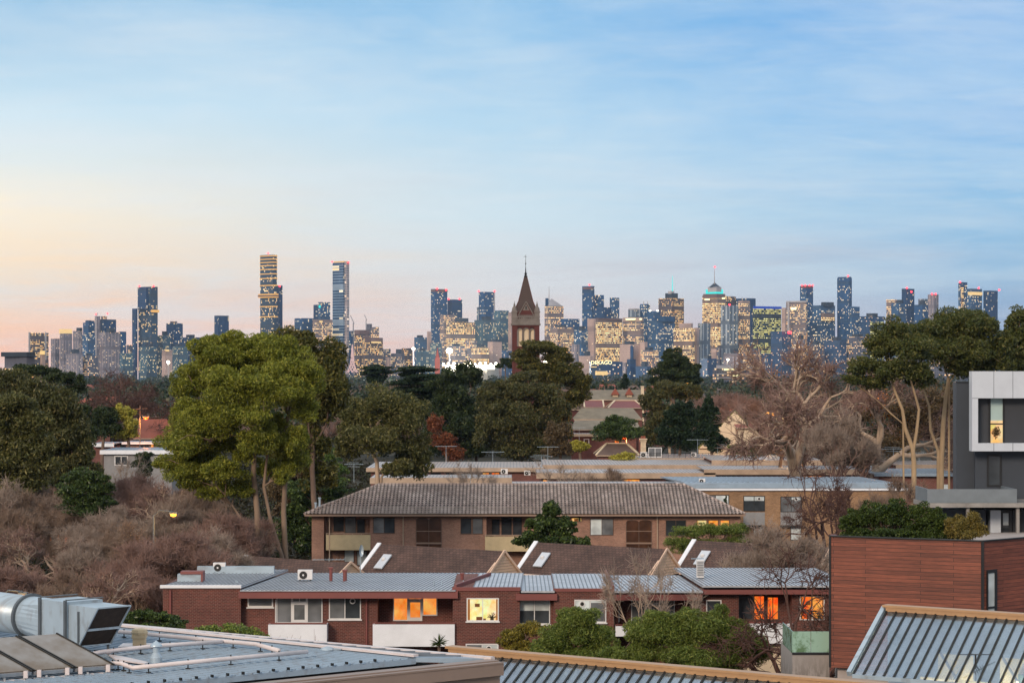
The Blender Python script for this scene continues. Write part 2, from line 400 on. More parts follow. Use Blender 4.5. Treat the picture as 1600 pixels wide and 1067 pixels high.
# ------------------------------------------------------------------ trees
def unit(rng, n):
    d = rng.normal(size=(n, 3)); return d/(np.linalg.norm(d, axis=1, keepdims=True)+1e-9)
def leaf_quads(rng, C, size, droop, aspect=.33, spread=None):
    n = len(C); ax = unit(rng, n)*(1-droop)+np.array([[0, 0, -1.]])*droop; ax /= np.linalg.norm(ax, axis=1, keepdims=True)+1e-9
    w = np.cross(ax, unit(rng, n)); w /= np.linalg.norm(w, axis=1, keepdims=True)+1e-9
    s = (size*rng.uniform(.6, 1.35, n))[:, None]
    a = ax*s*.5; b = w*s*aspect*.5
    return np.stack([C-a, C+b-a*.1, C+a, C-b-a*.1], 1).reshape(-1, 3)
def crown_points(rng, lobes, per, sub=14, flat=.85, tight=.34):
    out = []
    for c, r in lobes:
        c = np.array(c); r = np.array(r)
        K = max(16, int(sub)); d = unit(rng, K); d[:, 2] = np.where(d[:, 2] < -.45, -d[:, 2]*.6, d[:, 2])
        sc = c+d*r*rng.uniform(.55, .92, (K, 1))
        rr = rng.uniform(tight*.7, tight*1.35, K)
        area = (r[0]*r[2])
        n = int(per*area)
        k = rng.integers(0, K, n); e = unit(rng, n); rad = rng.uniform(.35, 1, n)[:, None]**.6
        e[:, 2] *= flat
        out.append(sc[k]+e*rad*rr[k][:, None]*r)
        m = int(n*.45); e = unit(rng, m); out.append(c+e*r*rng.uniform(.1, .72, (m, 1)))
    return np.concatenate(out)
def lobes_at(spec, D):
    res = []
    for s in spec:
        px, py, rx, ry = s[:4]; dd = s[4] if len(s) > 4 else 0
        d = D+dd; k = d/F
        res.append((at(px, py, d), (rx*k, max(rx, ry)*k*.9, ry*k)))
    return res
def limb(mb, p0, p1, r0, r1, rng, n=5, wob=.08, up=.15, sides=6):
    p0, p1 = Vector(p0), Vector(p1); L_ = (p1-p0).length; path = []; rad = []
    w1 = Vector(rng.normal(size=3))*wob*L_; w2 = Vector(rng.normal(size=3))*wob*.6*L_
    for i in range(n+1):
        t = i/n; p = p0.lerp(p1, t)+w1*math.sin(math.pi*t)+w2*math.sin(2*math.pi*t); p.z += up*L_*math.sin(math.pi*t)*.5
        path.append(p); rad.append(r0*(1-t)+r1*t)
    mb.tube(path, rad, sides, False); return path
def leafy_tree(name, label, base, D, lobes, leaf, bark='bark_dark', per=420, size=.3, droop=.2, aspect=.35, sub=14, tight=.34,
               trunk_r=.3, trunks=None, seed=1, group=None, cat='tree', zbase=0, limbs=True, flat=.85, parent_parts=True, limb_r=.4):
    rng = np.random.default_rng(seed)
    bx = X(base, D); root = empty(name, (bx, D, zbase), label, cat, group); org = (bx, D, zbase)
    lb = lobes_at(lobes, D)
    mb = MB(org); heads = []
    if trunks:
        for path, r0, r1 in trunks:
            pts = [at(p[0], p[1], D+(p[2] if len(p) > 2 else 0)) for p in path]
            pts[0] = (pts[0][0], pts[0][1], zbase-.3); n = len(pts)
            mb.tube(pts, [r0+(r1-r0)*i/(n-1) for i in range(n)], 10, False)
            heads.append((Vector(pts[-1]), r1)); heads.append((Vector(pts[-2]), r1*1.2))
    else:
        lo = min(c[2]-r[2] for c, r in lb); hi = max(c[2] for c, r in lb); zt = max(zbase+.5, lo+(hi-lo)*.35)
        cx_ = sum(c[0] for c, r in lb)/len(lb); top = Vector((bx*.4+cx_*.6, D, zt))
        limb(mb, (bx, D, zbase-.3), top, trunk_r, trunk_r*.7, rng, wob=.02, up=0, sides=9); heads.append((top, trunk_r*.7))
    if limbs:
        for c, r in lb:
            c = Vector(c); h, hr = min(heads, key=lambda q: (q[0]-c).length); q = c+Vector((0, 0, -r[2]*.2))
            pth = limb(mb, h, q, hr*limb_r+.03, .03, rng, n=6, wob=.07)
            for _ in range(4):
                j = rng.integers(2, 6); e = Vector(c)+Vector(unit(rng, 1)[0])*min(r)*.8
                limb(mb, pth[j], e, .05+hr*.1, .015, rng, n=4, wob=.08, sides=4)
    mb.build('trunk', M[bark], root, smooth=True)
    P = crown_points(rng, lb, per, sub, flat, tight)
    np_mesh('crown', leaf_quads(rng, P, size, droop, aspect), 4, M[leaf], root, org)
    return root

def bare_segments(rng, h=10., spread=.5, levels=6, r=.22, lean=.0, first=.22, nb=(2, 4), ratio=.74, up=.25, twigs=7, twl=.5, stems=1):
    S0, S1, R0, R1 = [], [], [], []; tips = []
    def grow(p, d, ln, rad, lev):
        q = p
        n = 3 if lev < 3 else 2
        for i in range(n):
            d = (d+Vector(rng.normal(size=3))*(.13 if lev < 2 else .22)+Vector((0, 0, up*.12))).normalized()
            e = q+d*ln/n; ra = rad*(1-.35*i/n); rb = rad*(1-.35*(i+1)/n)
            S0.append(q); S1.append(e); R0.append(ra); R1.append(rb); q = e
            if lev >= levels-1: tips.append((e, d, rb))
        if lev >= levels: tips.append((q, d, rad*.5)); return
        for k in range(rng.integers(nb[0], nb[1]+1)):
            sd = Vector(rng.normal(size=3)); sd = (sd-d*sd.dot(d)).normalized(); a = spread*rng.uniform(.5, 1.3)
            nd = (d*math.cos(a)+sd*math.sin(a)+Vector((0, 0, up))*.4).normalized()
            grow(q, nd, ln*ratio*rng.uniform(.75, 1.15), max(.008, rad*.62), lev+1)
    for s in range(stems):
        d = Vector((lean+rng.normal()*.25*(stems > 1), rng.normal()*.25*(stems > 1), 1)).normalized()
        grow(Vector((rng.normal()*.2*(stems > 1), 0, -.3)), d, h*first, r, 0)
    T0, T1, Q0, Q1 = [], [], [], []
    for p, d, rr in tips:
        for _ in range(twigs):
            dd = (d*.5+Vector(rng.normal(size=3))*.6+Vector((0, 0, up*.8))).normalized(); l = twl*rng.uniform(.5, 1.4)
            m_ = p+dd*l*.5; e = m_+(dd+Vector(rng.normal(size=3))*.35).normalized()*l*.5
            T0 += [p, m_]; T1 += [m_, e]; Q0 += [.015, .011]; Q1 += [.011, .006]
    return S0, S1, R0, R1, T0, T1, Q0, Q1
def bare_proto(name, limbmat, twigmat, seed, tw=1.0, **k):
    rng = np.random.default_rng(seed); s = bare_segments(rng, **k)
    f = lambda a: np.array([tuple(v) for v in a])
    root = bpy.data.objects.new(name, None); COL.objects.link(root)
    np_tubes('trunk', f(s[0]), f(s[1]), s[2], s[3], M[limbmat], root, n=5)
    np_tubes('crown', f(s[4]), f(s[5]), np.array(s[6])*tw, np.array(s[7])*tw, M[twigmat], root, n=3)
    root['used'] = 0; z = max(v.z for v in s[5]+s[1]); root['top'] = z
    return root
def bare_tree(proto, px, ptop, D, label, rz=0, wid=1.0, group=None, zb=0., name=None):
    zt = Z(ptop, D); s = (zt-zb)/proto['top']
    if proto['used'] == 0: o = proto
    else: o = copy_tree(proto)
    proto['used'] += 1
    o.location = (X(px, D), D, zb); o.scale = (s*wid, s*wid, s); o.rotation_euler = (0, 0, rz)
    tag(o, label, 'tree', group); return o

# ------------------------------------------------------------------ terrain
def setting():
    xs = np.concatenate([np.linspace(-4400, -400, 8), np.linspace(-300, 300, 41), np.linspace(400, 4400, 8)])
    ys = np.concatenate([[-300, -100, 0], np.linspace(20, 900, 60), np.linspace(1000, 8900, 30)])
    mb = MB(); nx, ny = len(xs), len(ys)
    for y in ys:
        for x in xs:
            h = .35*math.sin(x*.031)*math.cos(y*.023) if 60 < y < 2500 else 0
            mb.v.append((x, y, h-.3))
    for j in range(ny-1):
        for i in range(nx-1): mb.f.append((j*nx+i, j*nx+i+1, (j+1)*nx+i+1, (j+1)*nx+i))
    g = mb.build('ground', M['ground']); tag(g, kind='structure')
    # residential street between the near blocks
    r = MB(); r.box(-120, 120, 148.2, 153.5, -.2, .06); o = r.build('road', plain('asphalt', '4a4845', .9)); tag(o, kind='structure')
    # low ridges far behind the city
    mb = MB(); n = 60
    for j, (y, s) in enumerate(((7000, 0), (7900, 1), (8800, .2))):
        for i in range(n+1):
            x = -4300+8600*i/n; h = (45*math.sin(i*.21)+30*math.sin(i*.53+1)+40)*s*.35
            mb.v.append((x, y, max(h, -5)-1))
    for j in range(2):
        for i in range(n): mb.f.append((j*(n+1)+i, j*(n+1)+i+1, (j+1)*(n+1)+i+1, (j+1)*(n+1)+i))
    tag(mb.build('hills', plain('far_hills', '2f3b3a', .95)), kind='structure')
setting()

def far_woods():
    rng = np.random.default_rng(5); P = []; S = []
    n = 3400
    D = 480*np.exp(rng.uniform(0, 1, n)**.8*np.log(5100/480)); xx = rng.uniform(-.24, .24, n)*D
    for d, x in zip(D, xx):
        r = rng.uniform(2.5, 5.5)*(1+d/6000); h = r*rng.uniform(1.1, 1.9)*(1 if d < 1500 else .9); m = int(min(170, 60+60000/d))
        e = unit(rng, m); c = np.array([x, d, h*.75]); lump = c+e*np.array([r, r, h*.6])*rng.uniform(.55, 1, (m, 1))
        P.append(lump); S.append(np.full(m, r*(.42 if d > 1200 else .3)))
    P = np.concatenate(P); S = np.concatenate(S)
    ax = unit(rng, len(P)); w = np.cross(ax, unit(rng, len(P))); w /= np.linalg.norm(w, axis=1, keepdims=True)+1e-9
    a = ax*S[:, None]*.5; b = w*S[:, None]*.35
    V = np.stack([P-a, P+b, P+a, P-b], 1).reshape(-1, 3)
    o = np_mesh('woods', V, 4, M['g_far']); tag(o, kind='stuff', label='dark treetops of the suburbs reaching to the foot of the city', cat='woods')
    # leafless treetops
    P = []; n = 1500
    D = 430*np.exp(rng.uniform(0, 1, n)*np.log(2600/430)); xx = rng.uniform(-.24, .24, n)*D; A = []; B = []; R = []
    for d, x in zip(D, xx):
        m = 90; r = rng.uniform(3, 5); c = np.array([x, d, rng.uniform(3.5, 6)]); e = unit(rng, m); e[:, 2] = np.abs(e[:, 2])
        A.append(c+e*r*.25); B.append(c+e*np.array([r, r, r*1.0])*rng.uniform(.6, 1, (m, 1))); R.append(np.full(m, .05+d*.00006))
    A = np.concatenate(A); B = np.concatenate(B); R = np.concatenate(R)
    o = np_tubes('bare_woods', A, B, R, R*.5, M['twig'], n=3); tag(o, kind='stuff', label='brown leafless treetops across the suburbs', cat='woods')
M['g_far'] = leafmat('leaf_far', '26331f', '39452a', '5a4a38', trans=.1)
far_woods()

def plant_trees():
    T = leafy_tree
    T('gum_tree', 'tall spreading gum tree with bright olive domed crown and pale forked trunks', 425, 176,
      [(380,585,56,38,2), (430,590,44,38,2), (340,600,44,34,2), (395,548,62,40), (330,560,48,42,-1), (300,598,36,38,1), (440,560,46,36,-1), (470,600,40,46,-2), (420,610,56,44,-4), (355,612,50,42,-4),
       (310,650,42,34,-1), (280,655,26,26,2), (365,650,34,26,-4), (475,640,26,30,-2), (400,655,30,22,-5), (345,690,46,34,1), (305,718,40,30,2),
       (345,738,40,26,-2), (385,712,24,22,0), (455,695,24,34,-1), (430,665,26,20,0), (300,755,28,18,0), (410,690,40,30,-3), (340,665,44,34,-2), (290,690,44,34,0), (460,720,26,28,0), (420,735,22,20,1), (370,765,30,20,0), (270,730,30,26,1), (300,740,36,26,-1), (330,770,30,18,0), (285,700,34,26,-2), (440,745,20,18,-1), (465,690,24,30,-2)],
      'g_gum', 'bark_mid', per=2300, size=.25, droop=.3, aspect=.26, sub=16, tight=.33, seed=3,
      trunks=[([(407,1000), (404,870), (402,800), (396,740), (398,690), (390,650)], .30, .14),
              ([(452,1000), (446,868), (443,800), (446,740), (443,690), (450,650)], .25, .12),
              ([(446,980), (440,868,-.5), (424,818,-.5), (412,760,-.6), (420,690)], .2, .09),
              ([(403,850), (402,842), (378,812), (362,788)], .13, .07)])
    T('gum_tree', 'darker gum tree with a brownish dome right behind the bright domed gum', 500, 205,
      [(455,545,50,34), (500,575,42,48), (520,615,28,46,-2), (490,640,40,40), (480,700,36,40,1), (500,745,28,30,2), (440,700,36,46,4), (470,540,30,22)],
      'g_gumdark', 'bark_dark', per=900, size=.4, droop=.25, sub=10, tight=.42, seed=4)
    T('gum_tree', 'rounded olive gum tree rising behind the left end of the tiled roof', 588, 240,
      [(600,640,46,38), (560,660,36,38,1), (640,660,34,40,-1), (585,690,48,34,-2), (645,705,34,34), (545,700,26,30), (620,735,30,20,-2), (655,735,22,24), (555,640,26,26,2)],
      'g_olive', 'bark_pale', per=720, size=.36, droop=.3, sub=14, tight=.33, seed=5,
      trunks=[([(590,800), (590,752), (589,722), (580,700)], .3, .16), ([(592,760), (596,745), (612,725), (625,712)], .15, .08)])
    T('cedar', 'dark cedar with flat layered branches below the stadium', 668, 430,
      [(650,578,34,7), (670,590,44,8,-1), (640,598,34,8), (690,600,36,9,-2), (655,610,44,10), (680,622,40,12), (640,585,20,5), (670,640,44,22)],
      'g_pine', per=640, size=.55, droop=.05, sub=16, tight=.3, seed=6, flat=.4)
    T('tree', 'dark green tree standing between the cedar and the large grey-green tree', 700, 400,
      [(705,600,34,26), (700,640,38,40), (735,590,30,24,2), (725,650,32,50,-1), (690,690,38,36), (740,690,30,34)],
      'g_dark', per=330, size=.6, droop=.2, sub=16, tight=.3, seed=7)
    T('tree', 'large rounded grey-green tree in front of the church, tallest of the middle trees', 815, 380,
      [(820,612,48,34), (780,625,36,36,1), (862,630,32,40), (800,665,54,44,-2), (855,680,36,36), (760,670,26,44), (820,705,60,24,-1), (875,650,20,30)],
      'g_olive2', per=420, size=.5, droop=.3, sub=18, tight=.28, seed=8)
    T('gum_tree', 'ragged dark gum tree hiding the foot of the brick church tower', 850, 440,
      [(845,545,38,16), (820,560,22,16), (870,560,26,18), (880,585,36,26), (905,600,20,26), (850,590,30,22), (895,625,26,22), (832,575,26,16)],
      'g_gumdark', 'bark_pale', per=420, size=.55, droop=.3, sub=10, tight=.34, seed=9)
    T('tree', 'dark dome-shaped tree in front of the twin dark office towers', 1055, 520,
      [(1055,562,24,18), (1040,578,26,18), (1072,580,24,20), (1056,590,40,16), (1085,597,14,10), (1025,596,14,9)],
      'g_dark', per=420, size=.6, droop=.1, sub=16, tight=.3, seed=10)
    T('tree', 'dull olive tree below the dark dome-shaped tree', 1050, 420,
      [(1045,612,34,18), (1020,628,20,24), (1075,615,22,16), (1030,660,24,30), (1018,680,14,24)],
      'g_olive2', 'bark_pale', per=420, size=.55, droop=.3, sub=14, seed=11)
    T('fir_tree', 'dense bottle-green conifer, left one of the two behind the flat roofs', 1060, 360,
      [(1065,640,22,16), (1060,660,30,24), (1055,685,34,24), (1075,690,30,22), (1078,655,16,22)],
      'g_pine', per=560, size=.45, droop=.05, sub=20, tight=.28, seed=12)
    T('fir_tree', 'dense pointed dark conifer, right one of the two behind the flat roofs', 1110, 350,
      [(1108,632,9,16), (1110,655,18,22), (1108,680,28,26), (1120,695,22,18), (1098,650,12,20)],
      'g_pine', per=560, size=.45, droop=.05, sub=20, tight=.28, seed=13)
    T('tree', 'small broad dark green tree in front of the slate-roofed house', 968, 360,
      [(968,662,30,14), (945,672,20,12), (990,676,20,12), (968,680,42,14), (960,655,14,8)],
      'g_green2', per=560, size=.4, droop=.1, sub=14, seed=14)
    T('gum_tree', 'umbrella-crowned gum tree on the right with spreading pale limbs', 1480, 250,
      [(1490,518,46,32), (1448,528,40,30,1), (1530,522,42,34,-1), (1468,552,38,30,-2), (1512,556,42,32,-2), (1545,566,36,36), (1568,545,22,34), (1495,502,34,17), (1520,502,32,16,2), (1500,580,30,18)],
      'g_gumdark2', 'bark_gold', per=1000, size=.36, droop=.25, sub=10, tight=.4, seed=15,
      trunks=[([(1470,800), (1471,720), (1474,660), (1478,620), (1482,590)], .34, .16), ([(1466,740), (1466,705), (1454,672), (1452,635), (1440,600)], .2, .1),
              ([(1483,610), (1483,598), (1500,575)], .14, .08)])
    T('gum_tree', 'low spreading dark gum tree with two bare forked pale trunks', 1428, 240,
      [(1402,520,34,24), (1380,545,34,24), (1422,548,38,26,-1), (1352,574,30,18), (1392,582,38,22,-1), (1424,578,30,22), (1334,594,20,12), (1440,596,26,18,1), (1370,600,26,14)],
      'g_gumdark2', 'bark_gold', per=900, size=.36, droop=.25, sub=9, tight=.4, seed=16,
      trunks=[([(1428,800), (1428,722), (1426,700), (1414,668), (1410,640), (1398,610), (1392,590)], .3, .1),
              ([(1428,740), (1427,705), (1432,675), (1436,640), (1428,610), (1420,585)], .22, .09),
              ([(1413,668), (1411,662), (1392,646), (1378,632)], .12, .05)])
    T('gum_tree', 'dark gum tree cut by the right edge behind the white-framed house', 1600, 260,
      [(1600,500,30,22), (1585,525,28,20), (1610,540,36,30), (1590,570,34,30), (1600,600,30,26)],
      'g_gumdark2', 'bark_gold', per=700, size=.4, droop=.25, sub=12, seed=17)
    T('gum_tree', 'big soft olive gum tree on the far left, in front', 20, 200,
      [(20,640,40,34), (20,720,46,30), (60,735,40,24), (-5,750,50,26), (30,760,50,20), (50,660,34,30), (-10,660,40,40), (30,690,44,40), (62,700,26,34), (10,730,50,26)],
      'g_olive', per=850, size=.36, droop=.35, sub=9, tight=.42, seed=18)
    T('gum_tree', 'big drooping grey-green gum tree behind the one on the far left', 85, 225,
      [(20,600,38,26), (60,615,36,34), (95,640,30,36), (115,670,28,34), (90,690,36,40), (130,705,24,30), (70,650,40,40), (110,730,36,20), (100,745,44,24), (60,700,44,36), (140,735,20,20)],
      'g_olive2', per=850, size=.38, droop=.5, sub=9, tight=.42, seed=19)
    T('tree', 'dark leafy tree above the shoulder of the left gum trees', 105, 380,
      [(90,590,30,16), (60,580,24,14), (115,605,20,22), (35,578,22,12)],
      'g_dark', per=400, size=.5, sub=14, seed=20)
    T('shrub', 'clipped-looking dome shrub of dark green left of the grey flat-roofed house', 132, 185,
      [(120,748,26,18), (150,752,24,18), (135,742,28,12), (165,762,18,18), (130,765,44,22), (110,775,26,20), (150,785,40,24), (128,792,48,22)],
      'g_green2', per=1100, size=.24, sub=22, tight=.25, seed=21, cat='shrub')
    T('tree', 'round dark tree behind the grey flat-roofed house', 162, 330,
      [(160,645,22,16), (155,668,22,20), (172,672,18,18), (165,655,20,18)],
      'g_dark', per=650, size=.4, sub=14, seed=22)
    T('tree', 'yellow-green tree lit by the orange street lamp', 200, 332,
      [(195,648,16,16), (205,665,16,18), (195,680,20,12), (185,640,10,10)],
      'g_yellow', per=650, size=.4, sub=14, seed=23)
    T('shrub', 'small dark ivy-clad tree in front of the grey flat-roofed house', 223, 285,
      [(225,712,14,8), (222,724,15,14), (226,738,14,12)], 'g_dark', per=1100, size=.3, sub=14, seed=24, cat='shrub')
    T('tree', 'dark glossy evergreen behind the left corner of the tiled roof', 495, 222,
      [(500,755,36,14), (470,770,34,20), (520,765,34,12), (470,800,34,26), (450,830,26,30), (480,840,30,40), (520,780,20,14)],
      'g_green2', per=700, size=.36, sub=18, tight=.28, seed=25)
    T('tree', 'bushy dark tree between the gum trunks and the glossy evergreen', 465, 235,
      [(460,745,30,18), (480,730,20,14), (440,770,26,26), (455,790,30,30)], 'g_umber', per=650, size=.36, sub=14, seed=26)
    T('shrub', 'bright green shrub left of the flat roofs', 518, 262,
      [(515,722,20,14), (530,735,16,12), (510,700,14,16), (525,750,20,10)], 'g_green', per=800, size=.32, sub=14, seed=27, cat='shrub')
    T('tree', 'rust-brown autumn tree behind the television aerials', 700, 345,
      [(690,690,24,14), (705,705,22,14), (680,665,14,22), (715,715,16,10)], 'g_rust', per=420, size=.4, sub=12, seed=28)
    T('tree', 'brown-leaved tree below the large grey-green tree', 878, 350,
      [(870,680,22,24), (885,700,18,16), (865,705,20,14)], 'g_umber', per=480, size=.4, sub=12, seed=29)
    T('shrub', 'round lime-green shrub left of the chimney', 905, 345, [(902,694,12,7), (912,698,11,7), (905,702,15,6)], 'g_yellow', per=1100, size=.3, sub=12, seed=30, cat='shrub')
    T('shrub', 'flat-topped lime-green shrub on the edge of the flat roofs', 975, 335, [(965,714,14,6), (980,711,14,6), (975,717,20,5)], 'g_yellow', per=1100, size=.3, sub=12, seed=31, cat='shrub')
    T('shrub', 'green shrub under the mossy roof', 1165, 335, [(1158,705,18,9), (1178,708,16,8), (1148,700,12,8), (1170,700,12,6)], 'g_green', per=900, size=.32, sub=14, seed=32, cat='shrub')
    T('cypress', 'slim dark pencil cypress among the bare trees', 1255, 300, [(1255,668,3.6,13), (1255,685,5,16), (1255,703,6,16), (1255,718,6,12)], 'g_pine', per=2400, size=.22, droop=-.4, sub=16, seed=33)
    T('cypress', 'tiny dark cypress beside the windows of the ochre brick flats', 1134, 212, [(1134,783,3,9), (1134,793,4,9)], 'g_pine', per=3000, size=.16, droop=-.4, sub=12, seed=34)
    T('magnolia', 'glossy dark green tree in front of the tiled brick flats', 863, 186,
      [(862,800,18,16), (850,820,28,20), (880,825,26,20), (835,845,30,22), (868,850,38,24), (905,852,22,18), (860,790,12,8)],
      'g_green2', per=1500, size=.3, aspect=.5, sub=20, tight=.25, seed=35)
    T('wattle', 'wispy olive-green shrub against the right end of the tiled brick flats', 1105, 188,
      [(1080,832,30,14), (1115,828,34,13), (1150,830,26,14), (1060,848,24,14), (1100,855,46,20), (1155,848,22,14)],
      'g_light2', per=3000, size=.2, droop=.3, aspect=.2, sub=12, tight=.36, seed=36, cat='shrub')
    T('pepper_tree', 'soft feathery green tree in front of the brick flats, the wider right one', 1085, 104,
      [(1010,990,38,30), (1050,1000,44,40), (1100,985,40,34), (1150,1000,42,40), (1182,1020,28,30), (1000,1030,44,30), (1090,1035,70,34), (1025,968,24,18), (1072,966,24,18), (1122,968,26,22), (965,1030,26,22)],
      'g_light2', per=8500, size=.17, droop=.35, aspect=.2, sub=18, tight=.36, seed=37, limb_r=.2)
    T('pepper_tree', 'soft feathery green tree in front of the brick flats, the narrower left one', 890, 108,
      [(908,965,30,22), (885,990,38,30), (925,1000,36,32), (860,1015,38,28), (905,1032,56,28), (940,1030,30,24), (900,975,36,26)],
      'g_light2', per=8500, size=.17, droop=.35, aspect=.2, sub=18, tight=.36, seed=38, limb_r=.2)
    T('shrub', 'yellow-green bush in front of the blind window of the brick flats', 815, 116,
      [(805,992,22,14), (830,985,24,14), (815,1010,30,16), (790,1005,16,12)], 'g_yellow2', per=5000, size=.17, aspect=.25, sub=12, seed=39, cat='shrub')
    T('shrub', 'dark green bush at the left end of the brick flats', 232, 108,
      [(220,962,26,14), (250,966,26,14), (205,972,20,14), (272,975,22,14), (240,985,50,16)], 'g_green2', per=4000, size=.17, sub=18, tight=.28, seed=40, cat='shrub')
    T('shrub', 'low mossy green shrub along the foot of the blank brick wall', 350, 112,
      [(330,985,30,10), (370,985,34,12), (400,992,24,10)], 'g_light', per=1800, size=.18, sub=12, seed=41, cat='shrub')
    zt = 10.45
    T('shrub', 'low dark green hedge bush on the terrace of the timber-clad house', 1390, 95,
      [(1335,818,26,26), (1365,808,30,28), (1400,806,32,28), (1435,812,30,28), (1465,816,26,26), (1380,838,64,22), (1440,838,44,22), (1340,840,30,20), (1480,838,24,22)],
      'g_hedge', per=7000, size=.12, aspect=.4, sub=24, tight=.25, seed=42, zbase=zt, cat='hedge', trunk_r=.08, limb_r=.2)
    T('shrub', 'lighter brownish bush at the right end of the terrace hedge', 1505, 94,
      [(1490,822,18,18), (1515,820,24,20), (1505,835,32,14), (1530,828,14,16)], 'g_umbergreen', per=6500, size=.12, aspect=.3, sub=16, seed=43, zbase=zt, cat='shrub', trunk_r=.06, limb_r=.2)
    # further trees that fill the middle distance
    T('tree', 'dark tree on the horizon just left of the church tower', 790, 900, [(790,566,12,7), (797,572,8,6), (780,572,8,5)], 'g_dark', per=160, size=1., sub=10, seed=44)
    T('pine_tree', 'flat-topped umbrella pine below the white lattice spire', 593, 640, [(590,576,26,6), (600,581,22,6), (578,583,16,6), (590,592,18,12)], 'g_pine', per=240, size=.8, sub=14, seed=45, flat=.4)
    T('cypress', 'small dark conical tree in front of the low city blocks', 977, 700, [(977,590,4,8), (976,598,6,8), (975,604,7,6)], 'g_pine', per=400, size=.6, sub=10, seed=46)
    T('tree', 'dark green tree filling the gap behind the olive gum and the cedar', 630, 460, [(625,625,30,22), (650,650,34,30), (610,660,26,30), (660,690,36,26)], 'g_dark', per=260, size=.6, sub=14, seed=50)
    T('tree', 'dull green tree between the dark green tree and the large grey-green one', 745, 410, [(745,640,26,30), (760,690,34,30), (730,705,30,20)], 'g_olive2', per=330, size=.5, sub=14, seed=51)
    T('tree', 'dark tree behind the left gums and above the grey flat-roofed house', 118, 300, [(120,650,26,26), (140,680,22,22), (105,690,26,26)], 'g_dark', per=420, size=.45, sub=14, seed=52)
    T('tree', 'brown-green tree mass left of the mossy roof', 1200, 300, [(1215,690,26,20), (1190,700,20,16), (1235,700,20,20), (1300,700,40,26)], 'g_umber', per=420, size=.4, sub=12, seed=47)
    T('tree', 'dark umber tree filling the gap under the umbrella-crowned gum', 1390, 300, [(1370,640,40,40), (1420,660,40,50), (1330,660,40,40), (1460,640,40,40), (1500,650,40,50), (1380,700,60,30)], 'g_umber', per=210, size=.45, sub=16, seed=48)
    T('tree', 'dark green tree beside the street lamp in the bare trees', 1225, 340, [(1222,675,20,20), (1218,695,22,18)], 'g_dark', per=420, size=.4, sub=12, seed=49)

M['g_olive2'] = leafmat('leaf_olive_grey', '484c2c', '5a5a34', '6f6340')
M['g_gumdark2'] = leafmat('leaf_gum_green', '48522a', '5c6030', '756a3c')
M['g_green2'] = leafmat('leaf_gloss', '37482a', '46562c', '6b7a3c', gloss=.3)
M['g_light2'] = leafmat('leaf_feather', '5c6e30', '6f7d3a', '8f8f4a')
M['g_yellow2'] = leafmat('leaf_yellowing', '6f6a2c', '8a7c34', 'a58f3a')
M['g_hedge'] = leafmat('leaf_hedge', '33441f', '455426', '5f6a2c')
M['g_umbergreen'] = leafmat('leaf_umber_green', '6a6232', '7d6e36', '8f7a40')
plant_trees()

